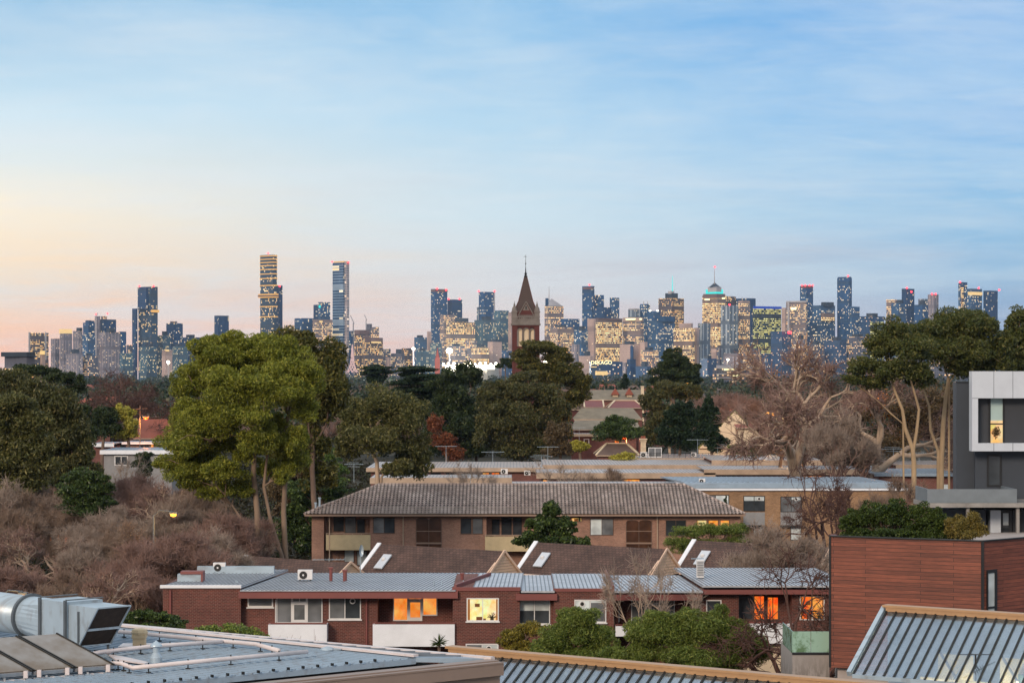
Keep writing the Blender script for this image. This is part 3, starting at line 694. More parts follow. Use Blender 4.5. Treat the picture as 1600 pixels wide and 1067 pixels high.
def bare_trees():
    A = bare_proto('bare_tree', 'bark_mid', 'twig', 101, h=10, spread=.48, levels=6, r=.2, twigs=2, twl=.6, nb=(2, 4), stems=3, first=.24, up=.4)
    B = bare_proto('bare_tree', 'twig_pale', 'twig_olive', 102, h=10, spread=.36, levels=6, r=.16, twigs=3, twl=.7, nb=(2, 3), up=.5, stems=5, first=.24)
    C = bare_proto('plane_tree', 'bark_pale', 'twig', 103, h=12, spread=.62, levels=6, r=.34, twigs=2, twl=.5, nb=(2, 4), up=.1, first=.24)
    A2 = bare_proto('bare_tree', 'twig', 'twig_pale', 107, h=11, spread=.4, levels=6, r=.2, twigs=2, twl=.7, nb=(2, 4), stems=2, first=.26, up=.5)
    Dk = bare_proto('bare_tree', 'twig_dark', 'twig_dark', 104, h=10, spread=.7, levels=6, r=.24, twigs=2, twl=.5, nb=(2, 3), up=.05)
    E = bare_proto('birch', 'bark_pale', 'twig_pale', 105, h=9, spread=.4, levels=4, r=.07, twigs=3, twl=.6, nb=(2, 3), up=.3, stems=2, tw=.9)
    g = 'leafless brown trees of the left garden'
    rows = [(15,700,205,A2,'leafless brown tree at the left edge, under the olive gums'), (95,752,200,B,'leafless brown tree below the dome shrub'),
            (170,775,196,A2,'leafless tree in front of the grey flat-roofed house, left'), (240,745,203,C,'pale-limbed leafless tree in front of the grey flat-roofed house'),
            (320,765,190,B,'leafless tree standing before the low foliage of the big gum'), (375,800,184,A2,'leafless tree just left of the pale gum trunk'),
            (40,815,165,C,'leafless tree with pale forking limbs by the red glow'), (130,830,160,A2,'leafless tree in the middle of the brown thicket'),
            (205,850,158,B,'leafless tree right of the brown thicket\'s middle'), (290,835,162,A2,'leafless tree behind the air conditioners of the brick flats'),
            (350,850,166,B,'low leafless tree left of the brown gabled roofs'), (10,870,140,A,'low leafless tree above the round steel duct'),
            (85,885,136,B,'low leafless tree behind the square steel duct'), (160,880,134,C,'leafless tree above the duct\'s dark mesh mouth'), (235,880,142,A,'leafless tree at the left corner of the brick flats')]
    rows += [(48,720,232,A,'leafless reddish tree rising in front of the drooping grey-green gum'), (130,790,172,A2,'pale twiggy tree just below the dome shrub'), (30,760,176,B,'fine-twigged leafless tree left of the red-lit windows'),
             (195,735,212,A,'leafless tree whose top crosses the grey flat-roofed house wall'), (270,760,178,A2,'upright leafless tree just right of the amber street lamp'), (300,735,205,B,'fine-twigged tree between grey flat-roofed house and big gum'),
             (345,790,172,A,'leafless reddish tree below the big gum\'s left branch'), (250,820,150,A,'leafless reddish tree in front of the amber lamp post'),
             (375,845,170,B,'fine-twigged low tree touching the left gabled roof'), (0,735,180,A2,'pale leafless tree cut by the left edge'), (185,805,164,B,'fine-twigged tree left of the amber lamp post'), (320,815,156,A2,'pale leafless tree behind the upstand of the brick flats\' roof')]
    for i, (px, py, d, p, lab) in enumerate(rows): bare_tree(p, px, py, d, lab, i*1.3, 1.15, g)
    bare_tree(Dk, 190, 572, 430, 'dark brown leafless tree behind the orange street lamp', 1., 1.3)
    bare_tree(Dk, 240, 575, 410, 'dark leafless tree between the orange lamp and the big gum', 3., 1.3)
    bare_tree(C, 1275, 520, 270, 'huge plane tree with white limbs and brown twig crown', 0.4, 1.1)
    bare_tree(C, 1350, 560, 262, 'plane tree behind the forked pale gum trunks', 2.2, 1.0)
    bare_tree(C, 1225, 575, 285, 'plane tree left of the huge white-limbed one', 4.0, 1.0)
    bare_tree(A, 1180, 612, 420, 'brown leafless tree behind the mossy roof', 1., 1.2)
    bare_tree(A, 1120, 606, 470, 'brown leafless tree right of the dark dome-shaped tree', 3., 1.2)
    bare_tree(A2, 1300, 625, 250, 'twiggy leafless tree under the huge plane tree', 2., .9)
    bare_tree(B, 640, 580, 520, 'reddish leafless tree below the brown office blocks', 2., 1.3)
    bare_tree(A, 1500, 600, 320, 'leafless tree glimpsed behind the umbrella-crowned gum', 5., 1.3)
    bare_tree(Dk, 1300, 700, 175, 'thin dark leafless tree in front of the ochre brick flats', 1.2, .75)
    bare_tree(A2, 1250, 800, 150, 'leafless thicket in front of the ochre brick flats', 4.1, 1.1)
    bare_tree(B, 1385, 735, 178, 'leafless tree behind the terrace hedge', 2.6, .9)
    bare_tree(Dk, 1262, 850, 103, 'black-limbed leafless tree against the glowing windows', 0.7, 1.05)
    bare_tree(E, 988, 850, 128, 'slender bare birch rising past the second cream gable', .3, .6)
    bare_tree(E, 1165, 855, 150, 'forked bare birch in front of the third brown gabled roof', 1.9, 1.1)
    bare_tree(E, 1055, 880, 122, 'thin bare sapling beside the roof step of the brick flats', 3.2, .6)
    bare_tree(E, 865, 715, 262, 'pale bare birch above the long beige carport roof', 4.4, 1.2)
    bare_tree(E, 720, 715, 262, 'faint bare tree behind the tiled ridge, near the aerials', 5.4, 1.0)
    bare_tree(B, 940, 725, 258, 'twiggy bare tree in front of the glowing orange window', 1.4, 1.2)
    bare_tree(E, 215, 705, 245, 'white-stemmed bare tree crossing the grey flat-roofed house', 2.4, .8)
bare_trees()
# ------------------------------------------------------------------ near and middle buildings
# facades: x runs to the right, y away from the camera, z up; every part is built in place
def window(root, org, x0, x1, z0, z1, y, frame='frame_white', panes=1, fr=.06, pane='pane', glow=None, blind=None, sill=False, fan=False, out_=.05, name='window'):
    """window = frame, with its glass, blind, sill as sub-parts. blind: list of (pane index, fraction)"""
    m = MB(org)
    m.box(x0, x1, y-out_, y+.05, z1-fr, z1); m.box(x0, x1, y-out_, y+.05, z0, z0+fr)
    m.box(x0, x0+fr, y-out_, y+.05, z0+fr, z1-fr); m.box(x1-fr, x1, y-out_, y+.05, z0+fr, z1-fr)
    w = (x1-x0-2*fr)/panes
    for i in range(1, panes): m.box(x0+fr+w*i-fr*.4, x0+fr+w*i+fr*.4, y-out_*.8, y+.05, z0+fr, z1-fr)
    wo = m.build(name, M[frame], root)
    for i in range(panes):
        a = x0+fr+w*i+(fr*.4 if i else 0); b = x0+fr+w*(i+1)-(fr*.4 if i < panes-1 else 0)
        g = glow[i] if isinstance(glow, (list, tuple)) else glow
        MB(org).box(a, b, y-out_*.35, y+.04, z0+fr, z1-fr).build('pane', M[g or (pane[i] if isinstance(pane, (list, tuple)) else pane)], wo)
        if blind and i in blind:
            h = (z1-z0-2*fr)*blind[i]
            MB(org).box(a+.01, b-.01, y-out_*.5, y-out_*.36, z1-fr-h, z1-fr-.005).build('blind', M['pane_pale'], wo)
    if glow and (x1-x0) > .9:
        gy = y-out_*.5; hh = z1-z0; r_ = random.Random(int(x0*37)); m = MB(org); m.box(x0+fr+.01, x0+fr+(x1-x0)*.07, gy-.012, gy, z0+fr, z1-fr); m.box(x1-fr-(x1-x0)*.05, x1-fr-.01, gy-.012, gy, z0+fr, z1-fr); m.build('curtain', M['curtain'], wo)
        m = MB(org); a_ = x0+(x1-x0)*r_.uniform(.2, .35); m.box(a_, a_+.28, gy-.01, gy, z0+hh*.62, z0+hh*.76); m.build('picture', M['int_shade'], wo)
        m = MB(org); c_ = x0+(x1-x0)*r_.uniform(.68, .8); m.box(c_-.1, c_+.1, gy-.012, gy, z0+fr, z0+fr+.14)
        for q_ in range(9): t_ = math.pi*(q_+.5)/9; m.bar((c_, gy-.006, z0+fr+.12), (c_+.27*math.cos(t_), gy-.006, z0+fr+.14+.3*math.sin(t_)*r_.uniform(.6, 1.2)), .035, .01, (0, 1, 0))
        m.build('pot_plant', M['int_plant'], wo)
        m = MB(org); b_ = x0+(x1-x0)*.3; m.box(b_, b_+.34, gy-.01, gy, z0+fr, z0+fr+.2); m.box(b_+.4, b_+.55, gy-.01, gy, z0+fr, z0+fr+.1); m.build('furniture', M['int_shade'], wo)
    if sill: MB(org).box(x0-.06, x1+.06, y-out_-.08, y-.002, z0-.07, z0-.002).build('sill', M[frame], wo)
    if fan is not False:
        fx, fz = fan; MB(org).cyl((fx, y-out_*.5, fz), (fx, y-out_*.5-.05, fz), .17, n=16).build('exhaust_fan', M['frame_white'], wo)
        MB(org).cyl((fx, y-out_*.5-.051, fz), (fx, y-out_*.5-.06, fz), .11, n=14).build('fan_grille', M['rubber'], wo)
    return wo
def pwin(root, org, D, px0, px1, py0, py1, y, **k):
    return window(root, org, X(px0, D), X(px1, D), Z(py1, D), Z(py0, D), y, **k)

def ribbed_roof(root, org, x0, x1, y0, y1, z, mat='roof_metal', pitch=.25, thick=.1, rib=.035, skew=0., drop=0., name='roof'):
    m = MB(org); h = .02
    m.ext([(x0, y0, z-thick), (x1, y0, z-thick), (x1+skew, y1, z-thick+drop), (x0+skew, y1, z-thick+drop)], (0, 0, thick))
    r = m.build(name, M[mat], root); q = MB(org); n = int((x1-x0)/pitch)
    for i in range(n+1):
        x = x0+.03+i*(x1-x0-.06)/max(1, n)
        q.bar((x, y0+.01, z+rib/2-.004), (x+skew, y1-.01, z+drop+rib/2-.004), .045, rib)
    q.build('roof_rib', M['rib_dark'], r)
    return r

def ac_unit(px, py, D, zb, w, label, group='air conditioners on the roofs', h=None, rz=0.):
    x = X(px, D); h = h or w*.72
    o = empty('air_conditioner', (x, D, zb), label, 'air conditioner', group, rz)
    MB().box(-w/2, w/2, -.18, .18, .06, h).build('casing', M['frame_white'], o, bevel=.015)
    fx = -w*.12
    MB().cyl((fx, -.185, h*.52), (fx, -.215, h*.52), h*.36, n=20).build('fan_grille', M['rubber'], o)
    MB().cyl((fx, -.216, h*.52), (fx, -.235, h*.52), h*.09, n=10).build('fan_hub', M['frame_white'], o)
    for s in (-1, 1): MB().box(s*w*.35-.03, s*w*.35+.03, -.2, .2, 0, .06).build('foot', M['rubber'], o)
    return o

def antenna(px, py_top, py_base, D, span, label, style=0, rz=0.):
    x = X(px, D); zb = Z(py_base, D); zt = Z(py_top, D); w = span*D/F
    o = empty('tv_antenna', (x, D, zb), label, 'tv antenna', 'television antennas on the roofs', rz)
    MB().cyl((0, 0, -.1), (0, 0, zt-zb), .028, .02, 8).build('mast', M['galv'], o)
    H = zt-zb-.1
    MB().bar((-w/2, 0, H), (w/2, .15, H), .045, .045).build('boom', M['galv'], o)
    e = MB(); n = 9
    for i in range(n):
        t = -w/2+w*(i+.5)/n; l = w*(.11+.22*i/n)
        e.bar((t, -l, H+.03), (t, l, H+.03), .022, .022)
    if style: e.bar((-w*.3, 0, H-.25), (w*.3, 0, H-.3), .04, .04); e.bar((-w*.35, 0, H+.22), (w*.25, .1, H+.2), .03, .03)
    e.build('element', M['galv'], o)
    return o

M['curtain'] = emis('backlit_curtain', 'c87428', .55); M['int_shade'] = emis('backlit_things', 'a85c1c', .4); M['int_plant'] = plain('pot_plant', '3a3418', .8)
def brick_flats():                                       # B1: red brick flats in front
    D = 133.; y = D; P = lambda px, py: (X(px, D), Z(py, D))
    org = (X(770, D), D, 0)
    R = empty('brick_flats', org, 'long two storey red brick flats with pale ribbed metal roof', 'apartment building')
    zx = lambda py: Z(py, D)
    w = MB(org); zt = zx(922)
    # wall sections (front plane) and recesses
    w.box(X(257, D), X(378, D), y-.6, y+9, 0, zx(915))
    w.box(X(378, D), X(590, D), y, y+9, 0, zt)
    w.box(X(590, D), X(708, D), y+1.6, y+9, 0, zt)
    w.box(X(708, D), X(812, D), y-.7, y+9, 0, zx(917))
    w.box(X(812, D), X(865, D), y-.1, y+9, 0, zt)
    w.box(X(865, D), X(958, D), y-.7, y+9, 0, zx(919))
    w.box(X(958, D), X(966, D), y, y+9, 0, zt)
    w.box(X(966, D), X(1086, D), y+1.4, y+9, 0, zt)
    w.box(X(1086, D), X(1154, D), y-.1, y+9, 0, zt)
    w.box(X(1154, D), X(1237, D), y+1.0, y+9, 0, zt)
    w.box(X(1237, D), X(1330, D), y-.1, y+9, 0, zt)
    w.build('wall', M['red_brick'], R)
    f = MB(org)
    f.box(X(376, D), X(716, D), y-1., y-.8, zx(932), zx(921)); f.box(X(376, D), X(716, D), y-.8, y+.1, zx(925), zx(923))
    f.box(X(806, D), X(870, D), y-1., y-.8, zx(935), zx(925)); f.box(X(806, D), X(870, D), y-.8, y, zx(929), zx(926))
    f.box(X(956, D), X(1095, D), y-1., y-.8, zx(935), zx(926)); f.box(X(956, D), X(1095, D), y-.8, y+.1, zx(929), zx(927))
    f.box(X(1095, D), X(1330, D), y-.85, y-.7, zx(926), zx(919)); f.box(X(1095, D), X(1330, D), y-.7, y, zx(922), zx(920))
    f.box(X(707, D), X(813, D), y-.78, y-.68, zx(921), zx(915)); f.box(X(864, D), X(959, D), y-.78, y-.68, zx(922), zx(917))
    f.build('fascia', M['fascia_red'], R)
    fl = MB(org); fl.box(X(253, D), X(379, D), y-.75, y-.55, zx(916.5), zx(912)); fl.build('roof_flashing', M['white_paint'], R)
    z = zx(919.5)
    ribbed_roof(R, org, X(253, D), X(378, D), y-.7, y+11, z+.18, skew=1.6, pitch=.24)
    ribbed_roof(R, org, X(378, D)+.005, X(712, D), y-1., y+10.6, z+.0, skew=1.6, pitch=.24, name='roof')
    ribbed_roof(R, org, X(712, D)+1., X(814, D), y-.62, y+9.4, z+.1, skew=.2, pitch=.24)
    ribbed_roof(R, org, X(814, D), X(866, D), y-1., y+9.4, z-.03, skew=0, pitch=.24)
    ribbed_roof(R, org, X(866, D), X(958, D), y-.62, y+9.4, z+.06, skew=0, pitch=.24)
    ribbed_roof(R, org, X(958, D), X(1096, D), y-1., y+9.4, z-.04, skew=-.6, pitch=.24)
    ribbed_roof(R, org, X(1096, D), X(1335, D), y-.8, y+11.4, z+.25, skew=-.8, pitch=.24)
    dv_ = MB(org); dv_.box(X(957, D)-.06, X(957, D)+.06, y-1.0, y+9.6, z-.1, z+.28); dv_.build('party_wall_cap', M['fascia_red'], R)
    dv_ = MB(org); dv_.bar((X(712, D), y-.6, z+.2), (X(764, D), y+7.5, z+.2), .12, .2); dv_.build('valley_flashing', M['fascia_red'], R)
    # upper roof box along the back, at the left
    b = MB(org); b.box(X(308, D+8), X(428, D+8), y+8, y+8.5, z+.1, z+.62); b.build('roof_upstand', M['galv'], R)
    b = MB(org); b.box(X(279, D+3), X(316, D+3), y+2.5, y+3.2, z+.15, z+.62); b.build('roof_upstand', M['galv'], R)
    b = MB(org); b.box(X(284, D+3), X(319, D+3), y+2.4, y+3.4, z+.63, z+.78); b.box(X(316, D+3), X(319, D+3), y+2.4, y+3.4, z+.2, z+.62); b.build('upstand_trim', M['fascia_red'], R)
    # windows
    pwin(R, org, D, 387, 427, 931.5, 948, y, pane='pane_blind', sill=True, fr=.08)
    def door_unit(x0, x1, y0, y1, yy, glow=None):
        pwin(R, org, D, x0, x0+(x1-x0)*.34, y0, y1, yy, pane='pane_blind', glow=glow[0] if glow else None)
        pwin(R, org, D, x0+(x1-x0)*.66, x1, y0, y1 if not glow else y0+.8*(y1-y0), yy, pane='pane_blind', glow=glow[2] if glow else None)
        a, b_ = x0+(x1-x0)*.34, x0+(x1-x0)*.66
        pwin(R, org, D, a, b_, y0, y0+8, yy, panes=2, pane='pane_blind', glow=glow[1] if glow else None)
        d = MB(org); xa, xb, za, zb_ = X(a, D), X(b_, D), Z(y1, D), Z(y0+8, D)
        d.box(xa, xa+.12, yy-.06, yy+.05, za, zb_); d.box(xb-.12, xb, yy-.06, yy+.05, za, zb_); d.box(xa+.12, xb-.12, yy-.06, yy+.05, zb_-.14, zb_); d.box(xa+.12, xb-.12, yy-.06, yy+.05, za, za+.2)
        do = d.build('balcony_door', M['frame_white'], R)
        MB(org).box(xa+.12, xb-.12, yy-.02, yy+.04, za+.2, zb_-.14).build('pane', M[glow[1] if glow else 'pane_blind'], do)
    door_unit(432, 504, 932.5, 973, y)
    pwin(R, org, D, 514, 564, 932.5, 967, y, panes=2, pane=['pane_blind', 'pane'], sill=True, fan=(X(551, D), Z(938.5, D)))
    door_unit(612, 682, 933, 974, y+1.6, ('glow_orange', 'glow_orange', 'glow_orange'))
    pwin(R, org, D, 729.5, 779.5, 932, 968, y-.7, panes=2, glow='glow_yellow', sill=True)
    pwin(R, org, D, 728, 779, 1003, 1020, y-.7, panes=2, pane=['pane_blind', 'pane_pale'], fan=(X(764, D), Z(1010, D)))
    pwin(R, org, D, 636, 658, 1006, 1011, y+1.6, glow='glow_orange')
    pwin(R, org, D, 810.5, 859.5, 935.5, 974.5, y-.1, panes=2, blind={0: .45, 1: .45}, sill=True)
    pwin(R, org, D, 897, 946.5, 934.5, 970, y-.7, panes=2, blind={0: .45, 1: .1}, pane=['pane', 'pane_blind'], sill=True, fan=(X(909, D), Z(941, D)))
    door_unit(988, 1057, 938, 978, y+1.4)
    pwin(R, org, D, 1103, 1127, 936.5, 970, y-.1, pane='pane')
    pwin(R, org, D, 1155, 1180, 932, 971, y+1.0, pane='pane', frame='frame_brown')
    pwin(R, org, D, 1180, 1198, 932, 971, y+1.0, glow='glow_red', frame='frame_brown')
    pwin(R, org, D, 1201, 1220, 934, 971, y+1.0, glow='glow_red', frame='frame_brown', panes=2)
    pwin(R, org, D, 1249, 1288, 930, 968, y-.1, glow=['glow_red', 'glow_orange'], panes=2)
    def balcony(x0, x1, y0, y1, yy, mat='white_paint', rail=True, dep=1.3):
        m = MB(org); xa, xb, za, zb_ = X(x0, D), X(x1, D), Z(y1, D), Z(y0, D)
        m.box(xa, xb, yy-.06, yy, za, zb_-.08); m.box(xa, xa+.06, yy, yy+dep, za, zb_-.08); m.box(xb-.06, xb, yy, yy+dep, za, zb_-.08); m.box(xa, xb, yy+.001, yy+dep, za-.02, za+.1)
        bo = m.build('balcony', M[mat], R)
        if rail:
            r = MB(org); r.bar((xa, yy-.03, zb_), (xb, yy-.03, zb_), .06, .05)
            for i in range(5):
                xx = xa+(xb-xa)*i/4; xx = min(max(xx, xa+.03), xb-.03); r.box(xx-.015, xx+.015, yy-.045, yy-.015, zb_-.09, zb_-.02)
            r.build('handrail', M['fascia_red'], bo)
        return bo
    balcony(422, 513, 970, 1000, y-1.0, dep=.95); balcony(584, 711, 970, 1006.5, y-.9, dep=2.4)
    balcony(961, 1060, 974, 992, y-.5, dep=1.8); balcony(1154, 1237, 970, 1003, y-.5, dep=1.4)
    lw = MB(org); lw.box(X(1160, D), X(1237, D), y-.2, y+.9, 0, Z(1010, D)); lw.build('lower_wall', M['cream'], R)
    # downpipes
    for px, a, b_ in ((269, 920, 1010), (573, 934, 1010), (1072, 936, 1010)):
        MB(org).cyl((X(px, D), y-(.68 if px < 300 else .08), Z(b_, D)), (X(px, D), y-(.68 if px < 300 else .08), Z(a, D)), .06, n=8).build('downpipe', M['fascia_red'], R)
    MB(org).cyl((X(431, D), y-.08, Z(972, D)), (X(431, D), y-.08, Z(936, D)), .04, n=8).build('downpipe', M['frame_white'], R)
    MB(org).cyl((X(968, D), y+.9, Z(974, D)), (X(968, D), y+.9, Z(938, D)), .04, n=8).build('downpipe', M['frame_white'], R)
    # stub vents
    for px, py, h, r in ((517, 900, .75, .1), (539, 897, .6, .12), (722, 905, .4, .1), (1095, 887, .5, .16)):
        dd = D+5; x = X(px, dd)
        v = MB(org); v.cyl((x, dd, z), (x, dd, z+h), r, n=10); v.box(x-r*1.3, x+r*1.3, dd-r*1.3, dd+r*1.3, z+h, z+h+.08); v.build('flue', M['fascia_red'], R)
    for px in (369, 371, 678, 690, 724):
        dd = D+2; x = X(px, dd); MB(org).cyl((x, dd, z), (x, dd, z+.3), .035, n=8).build('vent_pipe', M['galv'], R)
    # things that stand on it
    zr = z+.2
    ac_unit(343, 0, D+8.2, z+.22, .75, 'white outdoor unit on the left roof end of the red brick flats', h=.62)
    ac_unit(477, 0, D+5, z+.04, .88, 'larger white outdoor unit with round black fan on the brick flats\' roof', h=.64)
    o = empty('air_conditioner', (X(1094, D+4), D+4, z+.3), 'narrow upright louvred unit beside the roof aerial of the brick flats', 'air conditioner')
    MB().box(-.22, .22, -.2, .2, .0, 1.05).build('casing', M['frame_white'], o, bevel=.02)
    q = MB()
    for i in range(9): q.box(-.19, .19, -.225, -.201, .12+i*.1, .17+i*.1)
    q.build('louvre', M['rib_dark'], o)
    # chair on the balcony and plants
    o = empty('office_chair', (X(628, D), y-.1, Z(1006, D)+.1), 'black chair on the balcony of the lit orange room', 'chair')
    MB().box(-.35, .35, .0, .08, .45, 1.22).build('backrest', M['rubber'], o, bevel=.03); MB().box(-.33, .33, -.4, .0, .42, .5).build('seat', M['rubber'], o); MB().cyl((0, -.2, 0), (0, -.2, .42), .04).build('leg', M['rubber'], o)
    # yucca in front of the balcony
    x, d = X(686, 122), 122.; zc = Z(1004, 122); o = empty('yucca', (x, d, 0), 'spiky yucca in front of the long white balcony', 'plant')
    MB((x, d, 0)).tube([(x, d, 0), (x+.05, d, zc*.6), (x, d, zc)], [.12, .1, .08], 8).build('trunk', M['bark_dark'], o)
    rng = np.random.default_rng(1); m = MB((x, d, 0))
    for i in range(70):
        e = Vector(unit(rng, 1)[0]); e.z = abs(e.z)*1.1-.35; e.normalize(); s = e.cross(Vector((0, 0, 1))).normalized()*.03; c = Vector((x, d, zc)); l = rng.uniform(.4, .62)
        m.poly([c-s, c+s, c+e*l*.6+s*.7, c+e*l+Vector((0, 0, -.06)), c+e*l*.6-s*.7])
    m.build('crown', M['g_green2'], o)
    # dead stems against the white balcony
    P0, P1, Q = [], [], []; rng = np.random.default_rng(8); o = empty('dead_shrub', (X(463, 130), 130, 0), 'dry leafless stems against the left white balcony', 'plant')
    for px in (430, 445, 462, 466, 478, 492):
        for k in range(7):
            a = np.array([X(px, 130), 130, 0]) ; b_ = a+np.array([rng.normal()*.3, rng.normal()*.2, rng.uniform(3.0, 3.7) if k == 0 else rng.uniform(2.4, 3.5)])
            if k: a = a+np.array([0, 0, 2.2])
            P0.append(a); P1.append(b_); Q.append(.016)
    np_tubes('stem', np.array(P0), np.array(P1), np.array(Q), np.array(Q)*.4, M['twig'], o, (X(463, 130), 130, 0))
brick_flats()

def tiled_roof(root, org, xl, xr, ye, xrl, xrr, yr, ze, zr, name='roof', hip=True):
    """concrete roof tiles: overlapping wavy courses between the eave and the ridge"""
    rows = 15; m = MB(org); pitch = .32; sub = 4
    for i in range(rows):
        t0, t1 = i/rows, (i+1)/rows+.012
        a0 = xl+(xrl-xl)*t0; b0 = xr+(xrr-xr)*t0; a1 = xl+(xrl-xl)*min(1, t1); b1 = xr+(xrr-xr)*min(1, t1)
        y0 = ye+(yr-ye)*t0; y1 = ye+(yr-ye)*t1; z0 = ze+(zr-ze)*t0+.05; z1 = ze+(zr-ze)*t1+.02
        n = int((b0-a0)/pitch*sub); V = []; 
        for j in range(n+1):
            u = a0+(b0-a0)*j/n; wv = .11*abs(math.sin(math.pi*u/pitch))**.8
            uu = min(max(u, a1), b1) if (u < a1 or u > b1) else u
            V += [(u, y0, z0+wv), (uu, y1 if a1 <= u <= b1 else y0+(y1-y0)*.5, z1+wv*.35)]
        Fc = []
        for j in range(n):
            k = j*2; Fc += [(k, k+2, k+3, k+1)]
        m.add(V, Fc)
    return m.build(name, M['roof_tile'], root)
def mat_tile():
    t = NT('roof_tile'); tx = t.n('ShaderNodeTexCoord'); s = t.n('ShaderNodeSeparateXYZ'); t.l(tx.outputs['Object'], s.inputs[0])
    cx_ = t.math('FLOOR', t.math('MULTIPLY', s.outputs['X'], 1/.32)); cy_ = t.math('FLOOR', t.math('MULTIPLY', s.outputs['Y'], 15/6.4))
    c = t.n('ShaderNodeCombineXYZ'); t.l(cx_, c.inputs[0]); t.l(cy_, c.inputs[1]); w = t.n('ShaderNodeTexWhiteNoise'); w.noise_dimensions = '2D'; t.l(c.outputs[0], w.inputs['Vector'])
    n = t.noise(tx.outputs['Object'], .25, 5, .65)
    m = t.mix(t.rng(n, .35, .65), lin4('8a7970'), lin4('b2a299')); m = t.mix(1., m, t.rng(w.outputs['Value'], 0, 1, .75, 1.25), 'MULTIPLY')
    # shade in the pans and along the laps, painted into the tile colour
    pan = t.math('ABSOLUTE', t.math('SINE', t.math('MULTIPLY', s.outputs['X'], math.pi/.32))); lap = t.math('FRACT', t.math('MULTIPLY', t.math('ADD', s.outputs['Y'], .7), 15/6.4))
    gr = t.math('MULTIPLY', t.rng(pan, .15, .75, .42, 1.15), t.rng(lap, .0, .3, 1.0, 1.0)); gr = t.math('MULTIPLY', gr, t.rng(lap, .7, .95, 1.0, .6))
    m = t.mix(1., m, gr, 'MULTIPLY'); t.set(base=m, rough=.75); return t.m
M['roof_tile'] = mat_tile()

